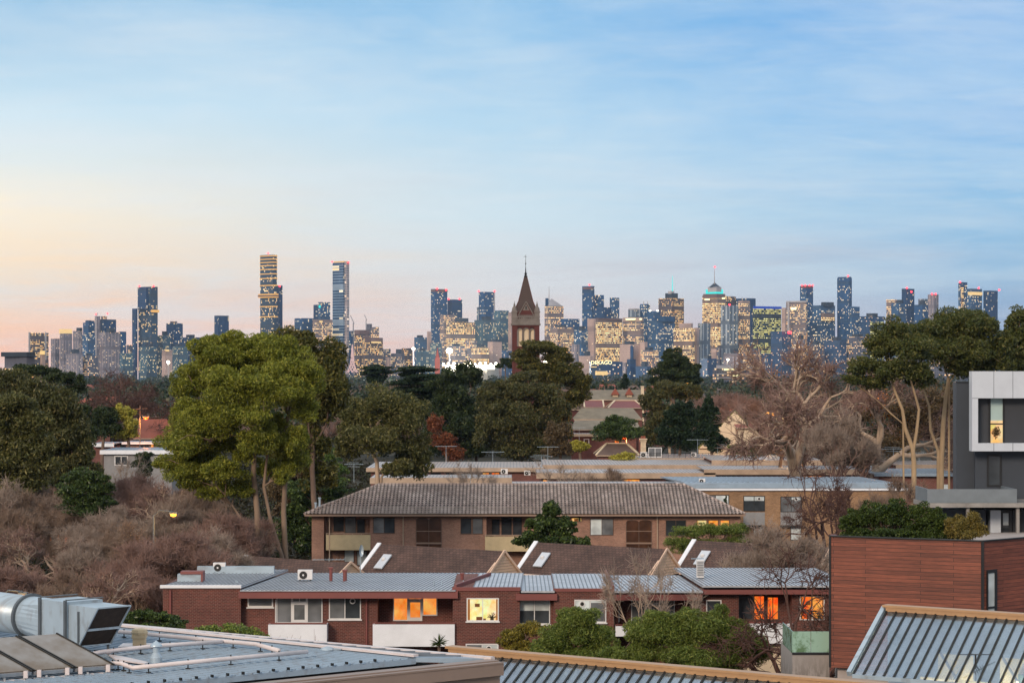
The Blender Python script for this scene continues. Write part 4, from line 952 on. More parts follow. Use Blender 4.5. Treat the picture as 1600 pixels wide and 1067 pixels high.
def tiled_flats():                                     # B2
    D = 200.; y = D; org = (X(820, D), D, 0); zx = lambda py: Z(py, D)
    R = empty('tiled_flats', org, 'tan brick flats under a long hipped roof of grey brown tiles', 'apartment building')
    w = MB(org); xs = [(487, 516, 0), (516, 578, 1), (578, 1155, 0)]
    w.box(X(487, D), X(506, D), y, y+11, 0, zx(806)); w.box(X(506, D), X(578, D), y+1.3, y+11, 0, zx(806)); w.box(X(578, D), X(760, D), y, y+11, 0, zx(806))
    w.box(X(760, D), X(830, D), y+1.3, y+11, 0, zx(806)); w.box(X(830, D), X(1157, D), y, y+11, 0, zx(806)); w.build('wall', M['tan_brick'], R)
    ze = zx(803); yr = y+5.7; zr = Z(757.5, yr)
    tiled_roof(R, org, X(477, D), X(1163, D), y-.7, X(592, yr), X(1068, yr), yr, ze, zr)
    b = MB(org); xl, xr, a, c = X(477, D), X(1163, D), X(592, yr), X(1068, yr)
    b.poly([(xl, y-.7, ze), (a, yr, zr), (xl, y+12, ze)]); b.poly([(xr, y-.7, ze), (xr, y+12, ze), (c, yr, zr)]); b.poly([(xl, y+12, ze), (a, yr, zr), (c, yr, zr), (xr, y+12, ze)])
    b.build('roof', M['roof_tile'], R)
    r = MB(org)
    r.tube([(xl, y-.7, ze+.1), (a, yr, zr+.08)], [.1, .1], 8); r.tube([(xr, y-.7, ze+.1), (c, yr, zr+.08)], [.1, .1], 8)
    n = 90
    for i in range(n): r.cyl((a+(c-a)*i/n, yr, zr+.06), (a+(c-a)*(i+1)/n+.03, yr, zr+.06), .1, .115, 8)
    for s0, s1 in (((xl, y-.7, ze+.06), (a, yr, zr+.05)), ((xr, y-.7, ze+.06), (c, yr, zr+.05))):
        for i in range(26):
            q0 = Vector(s0).lerp(Vector(s1), i/26); q1 = Vector(s0).lerp(Vector(s1), (i+1)/26+.004); r.cyl(q0, q1, .13, .105, 8)
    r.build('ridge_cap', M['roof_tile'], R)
    g = MB(org); g.box(xl, xr, y-.82, y-.68, ze-.14, ze+.02); go = g.build('gutter', M['gutter_brown'], R)
    e = MB(org); e.box(xl+.1, xr-.1, y-.67, y+11.8, ze-.1, ze-.03); e.build('soffit', M['fascia_beige'], R)
    for px in (515, 630, 1027): MB(org).cyl((X(px, D), y-.12, 0), (X(px, D), y-.12, ze-.14), .05, n=8).build('downpipe', M['fascia_beige'], R)
    K = dict(frame='frame_brown', fr=.05)
    pwin(R, org, D, 519, 536, 808, 832, y+1.3, **K); pwin(R, org, D, 537, 555, 808, 834, y+1.3, pane='pane_blind', **K); pwin(R, org, D, 556, 569, 812, 834, y+1.3, **K)
    pwin(R, org, D, 583, 617, 808, 833, y, panes=2, pane=['pane_blind', 'pane'], **K)
    def stair(px0, px1, p0, p1):
        o = pwin(R, org, D, px0, px1, p0, p1, y, panes=2, pane='pane_brown', frame='frame_brown', fr=.07)
        m = MB(org); m.box(X(px0, D), X(px1, D), y-.07, y-.052, Z(830, D), Z(829, D)); m.box(X(px0, D), X(px1, D), y-.09, y-.052, Z(849.5, D), Z(847, D)); m.build('transom', M['gutter_brown'], o)
        m = MB(org)
        for a_, b_ in ((px0, (px0+px1)/2), ((px0+px1)/2, px1)):
            n = 8; c0, c1 = X(a_, D), X(b_, D); zt, zb = Z(p0, D), Z(p0+3, D)
            for j in range(n):
                u0, u1 = j/n, (j+1)/n; f = lambda u: zb+(zt-zb)*(1-(2*u-1)**2)**.5
                m.ext([(c0+(c1-c0)*u0, y-.06, f(u0)), (c0+(c1-c0)*u1, y-.06, f(u1)), (c0+(c1-c0)*u1, y-.06, zt), (c0+(c1-c0)*u0, y-.06, zt)], (0, .05, 0))
        m.build('arch_spandrel', M['tan_brick'], o)
    stair(650, 690, 808.5, 856); stair(978, 1018.5, 812, 858)
    pwin(R, org, D, 719.5, 737, 809, 834, y, frame='frame_brown', fr=.05); pwin(R, org, D, 738, 754.5, 809, 834, y, pane='pane_blind', frame='frame_brown', fr=.05)
    pwin(R, org, D, 768, 781, 812, 838, y+1.3, pane='pane', **K); pwin(R, org, D, 783, 800, 809, 838, y+1.3, **K); pwin(R, org, D, 801, 816, 809, 838, y+1.3, **K)
    pwin(R, org, D, 892, 909.5, 808.5, 815, y, glow='glow_cream', **K)
    pwin(R, org, D, 922, 958.5, 810, 836, y, panes=2, pane=['pane_pale', 'pane_blind'], **K)
    pwin(R, org, D, 1040, 1072, 812, 837, y, panes=2, **K)
    pwin(R, org, D, 1088, 1105, 812, 830, y, glow='glow_cream', **K); pwin(R, org, D, 1106, 1123, 812, 830, y, glow='glow_orange', **K); pwin(R, org, D, 1125, 1140, 812, 830, y, glow='glow_orange', **K)
    pwin(R, org, D, 536, 552, 860, 880, y+1.3, pane='pane_pale', **K); pwin(R, org, D, 556, 572, 862, 885, y+1.3, pane='pane_pale', **K)
    def balc(x0, x1, y0, y1):
        m = MB(org); xa, xb, za, zb_ = X(x0, D), X(x1, D), Z(y1, D), Z(y0, D)
        m.box(xa, xb, y-.12, y-.02, za, zb_-.12); m.box(xa, xb, y-.02, y+1.3, za-.02, za+.1); m.box(xa, xa+.08, y-.02, y+1.2, za, zb_-.12); m.box(xb-.08, xb, y-.02, y+1.2, za, zb_-.12)
        bo = m.build('balcony', M['cream_panel'], R); r = MB(org); r.bar((xa, y-.07, zb_), (xb, y-.07, zb_), .05, .05)
        for i in range(6): xx = xa+.04+(xb-xa-.08)*i/5; r.box(xx-.02, xx+.02, y-.09, y-.05, zb_-.12, zb_-.02)
        r.build('handrail', M['fascia_beige'], bo)
    balc(509.5, 579, 833, 859); balc(758, 832, 835.5, 861)
    v = MB(org); x = X(500, y+1); v.cyl((x, y+.6, ze+.3), (x, y+.6, ze+1.3), .09, n=10); v.cyl((x, y+.6, ze+1.3), (x, y+.6, ze+1.42), .14, n=10); v.build('flue', M['galv'], R)
    v = MB(org); x = X(493.5, y+1); v.cyl((x, y+.8, ze+.2), (x, y+.8, ze+.85), .09, n=10); v.cyl((x, y+.8, ze+.85), (x, y+.8, ze+.97), .13, n=10); v.build('flue', M['galv'], R)
    # strip of an annex roof behind
    m = empty('annex', (X(950, 222), 222, 0), 'low annex with pale ribbed roof just behind the tiled ridge', 'building'); og = (X(950, 222), 222, 0)
    ribbed_roof(m, og, X(800, 222), X(1066, 222), 222, 230, Z(758, 222), 'roof_metal2', .4); MB(og).box(X(801, 222), X(1065, 222), 222.3, 229.8, 0, Z(758, 222)-.1).build('wall', M['old_brick'], m)
tiled_flats()

def ochre_flats():                                    # B3
    D = 215.; y = D; org = (X(1240, D), D, 0); R = empty('ochre_flats', org, 'ochre brick flats with pale blue roof edge, right of the tiled roof', 'apartment building')
    zx = lambda py: Z(py, D)
    MB(org).box(X(1068, D), X(1416, D), y, y+13, 0, zx(766)).build('wall', M['tan_brick2'], R)
    m = MB(org); m.box(X(1063, D), X(1419, D), y-.25, y+.1, zx(766), zx(763)); m.box(X(1063, D), X(1071, D), y-.2, y+6, zx(763), zx(757)); m.build('parapet', M['white_paint'], R)
    m = MB(org); m.box(X(1072, D), X(1412, D), y+.6, y+1.4, zx(763), zx(755)); m.build('roof_upstand', M['roof_blue'], R)
    ribbed_roof(R, org, X(1071, D), X(1400, D), y+1.5, y+13.5, zx(754.5), 'roof_blue', .5, skew=-1.5)
    K = dict(frame='frame_dark', fr=.06)
    pwin(R, org, D, 1097, 1139, 773, 795, y, panes=2, pane=['pane_blind', 'pane_pale'], **K)
    pwin(R, org, D, 1161.5, 1195, 774.5, 798.5, y, panes=2, blind={0: .3, 1: .3}, fan=(X(1186, D), Z(779, D)), **K)
    pwin(R, org, D, 1219.5, 1253, 775.5, 799.5, y, panes=2, pane='pane_blind', blind={1: .2}, fan=(X(1244, D), Z(779.5, D)), **K)
    pwin(R, org, D, 1177, 1194, 822, 844, y, pane='pane_pale', fan=(X(1186, D), Z(825, D)), **K)
    pwin(R, org, D, 1235, 1252, 822, 844, y, pane='pane_pale', **K)
    for a, b in ((1161.5, 1195), (1219.5, 1253)):
        m = MB(org); m.box(X(a, D), X(b, D), y-.03, y-.002, zx(820), zx(800)); m.build('spandrel_panel', M['render_grey'], R)
    q = MB(org)
    for a, b in ((1160, 1196), (1218, 1254)): q.box(X(a, D), X(b, D), y-.5, y-.002, zx(822.5), zx(820.5))
    q.build('awning_slab', M['frame_dark'], R)
    ac_unit(1097, 0, y+2.2, zx(757.5), .6, 'small grey unit on the pale blue roof edge of the ochre flats', h=.5)
ochre_flats()

def gabled_row():
    mt = plain('brown_shingle', '5a443c', .85, var=.25, scale=1.5, dirt=.5, dirtcol='3d302a')
    t = NT('shingle'); tx = t.n('ShaderNodeTexCoord'); b = t.n('ShaderNodeTexBrick'); t.l(tx.outputs['UV'], b.inputs['Vector']); b.inputs['Scale'].default_value = 1
    b.inputs['Brick Width'].default_value = .3; b.inputs['Row Height'].default_value = .24; b.inputs['Mortar Size'].default_value = .018
    b.inputs['Color1'].default_value = lin4('5e473e'); b.inputs['Color2'].default_value = lin4('4c3932'); b.inputs['Mortar'].default_value = lin4('2e2320')
    n = t.noise(tx.outputs['Object'], .7, 5, .65); t.set(base=t.mix(1., b.outputs['Color'], t.rng(n, .3, .7, .7, 1.35), 'MULTIPLY'), rough=.85); t.bump(b.outputs['Fac'], -.5, .02)
    M['shingle'] = t.m
    side = plain('weatherboard', 'd9b9a0', .7, var=.05, dirt=.15); edge = M['white_paint']
    rows = [((547, 880), 385, (0, 0, 1.15), 'low brown gabled roof at the left, mostly behind the ribbed roof', False),
            ((787, 862), 592, (1, 1, 1.7), 'brown gabled roof with white skylight, left of the magnolia tree', True),
            ((1041, 859), 838, (1, 1, 1.7), 'brown gabled roof with white skylight, between magnolia and wispy shrub', True),
            ((1297, 856), 1086, (1, 1, 1.7), 'brown gabled roof with white skylight, ending at the timber-clad house', True)]
    for (px, py), pxf, (a, b_, rise), lab, skl in rows:
        D = 160.; z = Z(py, D); nr = Vector(at(px, py, D)); dx = Vector((-.80, .60, 0)); ln = (nr.x-X(pxf, 166))/.80
        fr_ = nr+dx*ln; pn = Vector((.60, .80, 0)); hw = 2.2; org = (nr.x, D, 0); R = empty('gabled_house', org, lab, 'house', 'row of brown gabled roofs')
        zb = z-rise*1.02
        base = lambda c, s: Vector((c.x+pn.x*hw*s, c.y+pn.y*hw*s, zb))
        n0, n1, f0, f1 = base(nr, -1), base(nr, 1), base(fr_, -1), base(fr_, 1)
        # widen the slope below the gable so that the roof runs on behind the flats
        def slope(s):
            A = Vector(nr); B = Vector(fr_); C_ = base(fr_, s); D_ = base(nr, s); ex = (C_-B)*.5
            q = [A, B, C_+ex, D_+ex]
            m = MB(org); nn = (q[1]-q[0]).cross(q[3]-q[0]).normalized()
            if nn.z < 0: nn = -nn
            m.ext([p+Vector((0, 0, .06)) for p in q], -nn*.08); return m
        r = slope(-1); r2 = slope(1); r.add(r2.v, r2.f); r.build('roof', M['shingle'], R)
        g = MB(org); off = -dx*-.0
        g.ext([n0+pn*-.2, n1+pn*.2, Vector(nr)+Vector((0, 0, .0))], dx*.1); go = g.build('gable', side, R)
        q = MB(org)
        for i in range(1, 9):
            t0 = i/9; a0 = n0.lerp(nr, t0); a1 = n1.lerp(nr, t0); q.bar(a0-dx*.02, a1-dx*.02, .03, .025)
        q.build('board_lap', M['cream_panel'], go)
        e = MB(org); e.bar(n0-dx*.08-Vector((0, 0, .1)), Vector(nr)-dx*.08+Vector((0, 0, .08)), .09, .16, (0, 0, 1)); e.bar(n1-dx*.08-Vector((0, 0, .1)), Vector(nr)-dx*.08+Vector((0, 0, .08)), .09, .16); e.build('bargeboard', side, R)
        e = MB(org); cc = base(fr_, -1); e.bar(cc+(cc-Vector(fr_))*.4, Vector(fr_)+Vector((0, 0, .12)), .35, .08); e.build('bargeboard', edge, R)
        w = MB(org); w.ext([Vector((p.x, p.y, 0)) for p in (n0+dx*.15, n1+dx*.15, f1, f0)], (0, 0, zb-.1)); w.build('wall', M['old_brick'], R)
        if skl:
            A = Vector(fr_); Bv = base(fr_, -1)-A; al = -dx; p0 = A+al*1.3+Bv*.42; up = al.cross(Bv).normalized()
            if up.z < 0: up = -up
            k = MB(org); k.ext([p0+up*.15, p0+al*.75+up*.15, p0+al*.75+Bv*.52+up*.15, p0+Bv*.52+up*.15], up*.09); so = k.build('skylight', M['white_panel'], R)
            c = p0+al*.37+Bv*.2+up*.26; MB(org).ball(c, .16, 10).build('dome_vent', M['frame_white'], so)
        f = MB(org); f.bar(Vector((nr.x+1.2, D+.8, z-rise*.98)), Vector((nr.x+4.6, D-2, z-rise*1.0)), .9, .12)
        if skl: f.build('porch_roof', side, R)
gabled_row()
def red_lit_houses():
    flat_block('brick_house', 'low brick house whose red-lit windows glow through the left bare trees', 225, 40, 122, 830, 5, 9, wins=[(58, 72, 826, 846, dict(frame='frame_brown', glow='glow_red', panes=2)), (76, 92, 830, 850, dict(frame='frame_brown', glow='glow_red')), (98, 108, 836, 850, dict(frame='frame_brown', glow='glow_red'))])
    flat_block('brick_house', 'low brick house with small red-lit windows just left of the pale gum trunk', 232, 290, 385, 834, 5, 9, wins=[(318, 326, 842, 854, dict(frame='frame_brown', glow='glow_red')), (340, 352, 838, 852, dict(frame='frame_brown', glow='glow_red')), (362, 374, 836, 852, dict(frame='frame_brown', glow='glow_red')), (292, 300, 838, 850, dict(frame='frame_brown', glow='glow_cream'))])
def dish():
    D = 158.; x = X(563, D); z0 = Z(895, D); o = empty('satellite_dish', (x, D, z0-2), 'grey satellite dish on a thin pole before the tiled flats', 'satellite dish')
    MB((x, D, z0-2)).cyl((x, D, z0-2), (x, D, Z(856, D)), .03).build('pole', M['galv'], o)
    m = MB((x, D, z0-2)); m.add([(x+.32*math.cos(a)*.45+.08, D-.1+.1*math.cos(a), Z(860, D)+.42*math.sin(a)) for a in [i*math.pi/8 for i in range(16)]]+[(x-.02, D+.05, Z(860, D))], [(i, (i+1) % 16, 16) for i in range(16)])
    m.build('reflector', M['galv'], o)
dish()

def flat_block(name, label, D, x0, x1, py_edge, fpx, dep, wallmat='old_brick', fm='fascia_beige', roof='roof_metal2', wins=(), group=None, pitch=.45, over=.6, zb=0, up=0.):
    org = (X((x0+x1)/2, D), D, zb); R = empty(name, org, label, 'building', group); z = Z(py_edge, D)
    MB(org).box(X(x0, D)+over, X(x1, D)-over, D+over, D+dep, zb, z-.15).build('wall', M[wallmat], R)
    MB(org).box(X(x0, D), X(x1, D), D-.05, D+.12, z-fpx*D/F, z+.03).build('fascia', M[fm], R)
    ribbed_roof(R, org, X(x0, D)+.02, X(x1, D)-.02, D+.13, D+dep+.5, z, roof, pitch)
    for wd in wins:
        pwin(R, org, D, *wd[:4], D+over, **(wd[4] if len(wd) > 4 else {}))
    return R
def middle_blocks():
    fb = flat_block; K = dict(frame='frame_brown', fr=.08)
    g = 'long flat roofed brick blocks'
    fb('flat_roofed_block', 'long low carport with beige fascia directly behind the tiled ridge, left', 290, 578, 800, 746.5, 9, 9, group=g)
    fb('flat_roofed_block', 'flat brick block with yellow-lit windows behind the left beige carport', 312, 572, 850, 731, 6, 22, group=g,
       wins=[(600+i*24, 617+i*24, 738, 745.5, K) for i in range(6)]+[(753, 765, 738, 745.5, dict(frame='frame_brown', fr=.08, glow='glow_orange')), (767, 781, 738, 745.5, dict(frame='frame_brown', fr=.08, glow='glow_red'))])
    fb('flat_roofed_block', 'beige-fascia block with the glowing orange window', 292, 838, 1118, 739, 8.5, 12, group=g,
       wins=[(972, 1001, 748.5, 757, dict(frame='frame_brown', fr=.06, glow='glow_orange', panes=2)), (848, 856, 749, 757, dict(frame='frame_brown', fr=.06, glow='glow_orange')), (1040, 1060, 749, 757, K)])
    fb('flat_roofed_block', 'second-row block with weathered ribbed roof behind the glowing orange window', 316, 848, 1132, 726.5, 6.5, 20, group=g,
       wins=[(861, 873, 734, 739.5, K), (895, 908, 734, 739.5, K), (992, 1020, 734, 739.5, dict(frame='frame_white', fr=.08, panes=2)), (1083, 1110, 734, 739.5, dict(frame='frame_white', fr=.08, panes=2))])
    fb('flat_roofed_block', 'third-row block with railings on its flat roof below the conifers', 345, 985, 1128, 716, 3, 18, group=g)
    fb('flat_roofed_block', 'beige-edged block behind the ochre flats with a lit orange window', 292, 1100, 1404, 733.5, 8, 12, group=g,
       wins=[(1255, 1287, 743.5, 749.5, dict(frame='frame_brown', fr=.05, glow='glow_orange', panes=2)), (1130, 1150, 743, 749, K)])
    fb('flat_roofed_block', 'ribbed-roof block in front of the pencil cypress', 318, 1112, 1285, 719, 8, 20, group=g, wins=[(1140, 1152, 728, 733, dict(frame='frame_brown', fr=.05, glow='glow_cream')), (1190, 1230, 728, 733, K)])
    fb('flat_roofed_block', 'blue-grey roofed brick block beside the dark wall of the white-framed house', 255, 1366, 1500, 740, 4, 14, fm='roof_blue', roof='roof_blue', group=g,
       wins=[(1468, 1486, 757, 764, dict(frame='frame_white', fr=.06, pane='pane_pale')), (1400, 1420, 757, 768, K)])
    fb('flat_roofed_block', 'small beige parapet block at the foot of the forked pale trunks', 285, 1400, 1495, 726, 9, 14, group=g)
    ac_unit(788, 0, 300, Z(746.5, 290)+.01, .9, 'white outdoor unit above the beige carport, left of the tiled ridge centre', h=.72)
    ac_unit(824, 0, 296, Z(746.5, 290)+.01, .8, 'white outdoor unit at the right end of the left beige carport', h=.65)
    ac_unit(1006, 0, 347, Z(716, 345)+.02, 1.05, 'white outdoor unit at the foot of the cream chimney', h=.85)
    ac_unit(1084, 0, 350, Z(716, 345)+.02, .8, 'dark box-like unit on the flat roof beneath the conifers', h=.7)
    o = empty('roof_railing', (X(1020, 346), 346, Z(716, 345)), 'thin black railing along the third-row flat roof', 'railing'); q = MB((X(1020, 346), 346, Z(716, 345))); z = Z(716, 345)
    q.bar((X(990, 346), 346, z+.75), (X(1125, 346), 346, z+.75), .05, .05); q.bar((X(990, 346), 346, z+.4), (X(1125, 346), 346, z+.4), .04, .04)
    for i in range(16): x = X(990+9*i, 346); q.box(x-.025, x+.025, 345.98, 346.02, z, z+.75)
    q.build('rail', M['rubber'], o)
    o = empty('screen_frame', (X(1022, 350), 350, Z(716, 345)), 'white-framed dark glass screen beside the cream chimney', 'screen'); og = (X(1022, 350), 350, Z(716, 345))
    window(o, og, X(1013, 350), X(1034, 350), z, Z(699, 350), 350, panes=2, pane='pane_blind', fr=.1, name='screen')
    for px, pt, pb, d, sp, lab, st in ((697, 696, 727, 318, 34, 'tall aerial in front of the rust-brown tree', 0), (770, 705, 730, 322, 36, 'aerial right of the rust-brown tree', 0), (553, 724, 752, 280, 30, 'aerial left of the olive gum, on the brick block', 1),
                                      (735, 742, 757, 286, 50, 'low tilted aerial over the beige carport', 1), (856, 697, 728, 318, 34, 'slim aerial below the brown-leaved tree', 0), (846, 712, 738, 296, 36, 'cluttered multi-boom aerial at the end of the left carport', 1), (1090, 686, 713, 348, 34, 'aerial in front of the right pointed conifer', 0),
                                      (1121, 695, 713, 349, 44, 'wide low aerial right of the pointed conifer', 1), (1396, 700, 728, 290, 40, 'large many-armed aerial before the forked pale trunks', 1), (1436, 707, 728, 288, 34, 'smaller aerial right of the many-armed one', 1),
                                      (1090, 870, 900, 141, 20, 'small aerial on the brick flats beside the louvred unit', 0), (905, 667, 690, 380, 20, 'tiny aerial on the slate house roof', 0)):
        antenna(px, pt, pb, d, sp, lab, st)
    # clothes line style pole at left of tiled flats
    o = antenna(514, 872, 905, 170, 52, 'long horizontal aerial in front of the tiled flats\' left corner', 0)
    # houses at left
    D = 300; K2 = dict(frame='frame_white', fr=.12)
    fb('grey_house', 'pale grey rendered flat-roofed house behind the left thicket', D, 156, 273, 703.5, 6, 12, 'render_grey', 'white_paint', 'roof_blue', over=.45, wins=[(178, 199, 712, 727.5, dict(frame='frame_white', fr=.12, panes=2)), (241, 250, 713, 727, dict(frame='frame_white', fr=.12))])
    fb('flat_roofed_house', 'small brick house with green-white eave behind the grey rendered house, left', 342, 142, 178, 693, 5, 9, 'old_brick', 'white_paint', 'roof_blue')
    fb('flat_roofed_house', 'brick house with clerestory roof behind the grey rendered house, right', 345, 190, 250, 691, 3, 9, 'tan_brick', 'white_paint', 'roof_blue', wins=[(216, 232, 694.5, 702, dict(frame='frame_brown', fr=.1, panes=2, pane='pane_brown')), (234, 240, 694, 702, dict(frame='frame_brown', fr=.1, glow='glow_orange'))])
middle_blocks()
red_lit_houses()

def gable_house(name, label, x, y, w, l, zw, zr, rz, wall, roof, hip=0., group=None, chim=False, cat='house', verge=None, dormers=()):
    """w: half depth across the ridge, l: half length along it"""
    R = empty(name, (x, y, 0), label, cat, group, rz)
    MB().box(-l, l, -w, w, 0, zw).build('wall', M[wall] if isinstance(wall, str) else wall, R)
    e = .4; h = hip*l; m = MB(); a = (-l-e, -w-e, zw); b = (l+e, -w-e, zw); c = (l+e, w+e, zw); d = (-l-e, w+e, zw); p = (-l-e+h, 0, zr); q = (l+e-h, 0, zr)
    m.poly([a, b, q, p]); m.poly([c, d, p, q]); m.poly([b, c, q]); m.poly([d, a, p]); m.poly([d, c, b, a])
    r = m.build('roof', M[roof] if isinstance(roof, str) else roof, R)
    if not hip: 
        g = MB(); g.ext([(-l, -w+.1, zw), (-l, w-.1, zw), (-l, 0, zr-.15)], (-.45, 0, 0)); g.ext([(l, -w+.1, zw), (l, w-.1, zw), (l, 0, zr-.15)], (.45, 0, 0)); g.build('gable', M[wall] if isinstance(wall, str) else wall, R)
    if verge:
        v = MB()
        for s in (-1, 1):
            px_ = s*(l+e); pr = s*(l+e-h); v.bar((px_, -w-e, zw+.05), (pr, 0, zr+.08), .3, .16); v.bar((px_, w+e, zw+.05), (pr, 0, zr+.08), .3, .16)
        v.bar((-l-e+h, 0, zr+.06), (l+e-h, 0, zr+.06), .25, .14); v.build('ridge_capping', M[verge], R)
    MB().box(-l-e, l+e, -w-e-.08, -w-e+.06, zw-.16, zw+.02).build('gutter', M['fascia_beige'], R)
    if chim: 
        k = MB(); k.box(l*.3-.4, l*.3+.4, -.4, .4, zw, zr+1.2); k.build('chimney', M['old_brick'], R)
    for dx in dormers:
        k = MB(); k.box(dx-.6, dx+.6, -w*.75, -w*.3, zw, zw+(zr-zw)*.55); do = k.build('dormer', M['cream'], R)
        zz_ = zw+(zr-zw)*.5; k = MB(); k.ext([(dx-.95, -w*.82, zz_), (dx+.95, -w*.82, zz_), (dx, -w*.82, zz_+1.5)], (0, w*.6, 0)); k.build('dormer_roof', M['terracotta'], do)
    return R
M['slate'] = plain('slate', '7d7464', .8, var=.2, scale=.6, dirt=.4, dirtcol='5c5348'); M['maroon'] = plain('maroon_iron', '7a3f3c', .6, var=.15, scale=.7)
M['terracotta'] = plain('terracotta', '8e4f3e', .8, var=.2, scale=.6); M['moss'] = plain('mossy_roof', '6c6a32', .9, var=.25, scale=.8, dirt=.4, dirtcol='4a4a28')
M['brown_tile'] = plain('brown_tile', '64524a', .85, var=.2, scale=.6)
def old_houses():
    D = 520; gable_house('school_hall', 'long hall with grey slate roof and two tiny gabled dormers', X(966, D), D+6, 6, X(1002, D)-X(966, D)+.5, Z(624.5, D), Z(609, D+6), 0, 'old_brick', 'slate', dormers=(X(964, D)-X(966, D)-.3, X(984, D)-X(966, D)), cat='building')
    D = 519; o = empty('chimney_stack', (X(1003.5, D), D, 0), 'white rendered pier at the right end of the dormered slate roof', 'chimney'); og = (X(1003.5, D), D, 0); MB(og).box(X(1001.5, D), X(1006, D), D-.5, D+.5, 0, Z(605, D)).build('shaft', M['cream'], o); MB(og).box(X(1001, D), X(1006.5, D), D-.6, D+.6, Z(605, D), Z(603, D)).build('cap', M['chimney'], o)
    D = 470
    gable_house('maroon_house', 'maroon iron roof with white verge lines, left gable', X(928, D), D+4, 5, X(940, D)-X(928, D), Z(636, D), Z(625.5, D+4), 0, 'old_brick', 'maroon', verge='cream', group='maroon roofs below the hall')
    gable_house('maroon_house', 'maroon iron roof with white verge lines, longer right one', X(978, D), D+4, 5, X(1003, D)-X(978, D), Z(637, D), Z(626, D+4), 0, 'old_brick', 'maroon', hip=.5, verge='cream', group='maroon roofs below the hall')
    D = 430; gable_house('slate_house', 'old house with broad hipped slate roof and brick walls', X(950, D), D+5, 5, X(1000, D)-X(950, D), Z(655, D), Z(637.5, D+5), 0, 'old_brick', 'slate', hip=.25, cat='house')
    D = 400; R = gable_house('slate_house', 'lower slate roofed wing with pale fascia below the hipped slate roof', X(948, D), D+5, 5, X(998, D)-X(948, D), Z(671, D), Z(656.5, D+5), 0, 'old_brick', 'slate', hip=.1)
    D = 392; fb = flat_block('verandah', 'pale flat verandah roof in front of the slate-roofed house', D, 888, 1000, 678, 4, 6, 'old_brick', 'cream', 'roof_metal2', wins=[(912, 921, 685, 700, dict(frame='frame_white', fr=.2, pane='pane_brown')), (960, 972, 688, 696, dict(frame='frame_brown', glow='glow_red'))])
    D = 356; gable_house('hip_cottage', 'brown hipped cottage roof with white ridge lines left of the chimney', X(965, D), D+3, 3.5, X(995, D)-X(965, D), Z(711, D), Z(693, D+3), 0, 'old_brick', 'brown_tile', hip=.62, verge='cream')
    x, d = X(1005, 352), 352; o = empty('chimney', (x, d, 0), 'tall cream rendered chimney with moulded cap and pots', 'chimney'); og = (x, d, 0); k = d/F
    MB(og).box(x-4*k, x+4*k, d-.45, d+.45, 0, Z(687, d)).build('shaft', M['chimney'], o)
    m = MB(og); m.box(x-6*k, x+6*k, d-.65, d+.65, Z(687, d), Z(685, d)); m.box(x-5*k, x+5*k, d-.55, d+.55, Z(690, d), Z(688.4, d)); m.build('cap', M['chimney'], o)
    m = MB(og)
    for s in (-2.5, 0, 2.5): m.cyl((x+s*k, d, Z(685, d)), (x+s*k, d, Z(681, d)), .12, .09, 8)
    m.build('chimney_pot', M['terracotta'], o)
    D = 385; gable_house('mossy_house', 'steep green mossy roof behind the right conifer', X(1150, D), D+2, 6, 3.2, Z(700, D), Z(641, D+2), math.radians(84), 'cream', 'moss')
    D = 372; gable_house('white_walled_house', 'white-walled house with brick end right of the mossy roof', X(1165, D), D+3, 3, X(1176, D)-X(1165, D), Z(668, D), Z(663, D), 0, 'cream', 'terracotta')
    D = 600; gable_house('terracotta_house', 'house with terracotta hip roof beside the orange street lamp', X(235, 400), 402, 5, 3.6, Z(684, 400), Z(655, 400), .3, 'old_brick', 'terracotta', hip=.4)
    gable_house('terracotta_house', 'low pale terracotta roof left of the round dark tree', X(130, 420), 424, 5, 4, Z(650, 420), Z(636, 420), .2, 'old_brick', 'terracotta', hip=.4)
    rng = random.Random(4); H = []
    for i in range(26):
        d = 560+rng.random()**1.2*1700; px = 860+rng.random()*400 if i % 3 else rng.random()*1500
        H.append((px, d))
    protos = []
    for k, (wl, rf, lab, gr) in enumerate((('old_brick', 'terracotta', 'small suburban house with terracotta roof among the far treetops', 'far terracotta-roofed houses'), ('cream', 'brown_tile', 'small suburban house with pale walls and brown roof among the far treetops', 'far brown-roofed houses'))):
        for i, (px, d) in enumerate(H[k::2]):
            if i == 0: o = gable_house('suburban_house', lab, X(px, d), d, 5, 8, 5.2, 8.2, rng.random()*.6, wl, rf, hip=.35, group=gr); pr = o
            else: o = copy_tree(pr); o.location = (X(px, d), d, 0); o.rotation_euler = (0, 0, rng.uniform(-.8, .8)); s = rng.uniform(.9, 1.5); o.scale = (s, 1, rng.uniform(1, 1.4))
old_houses()

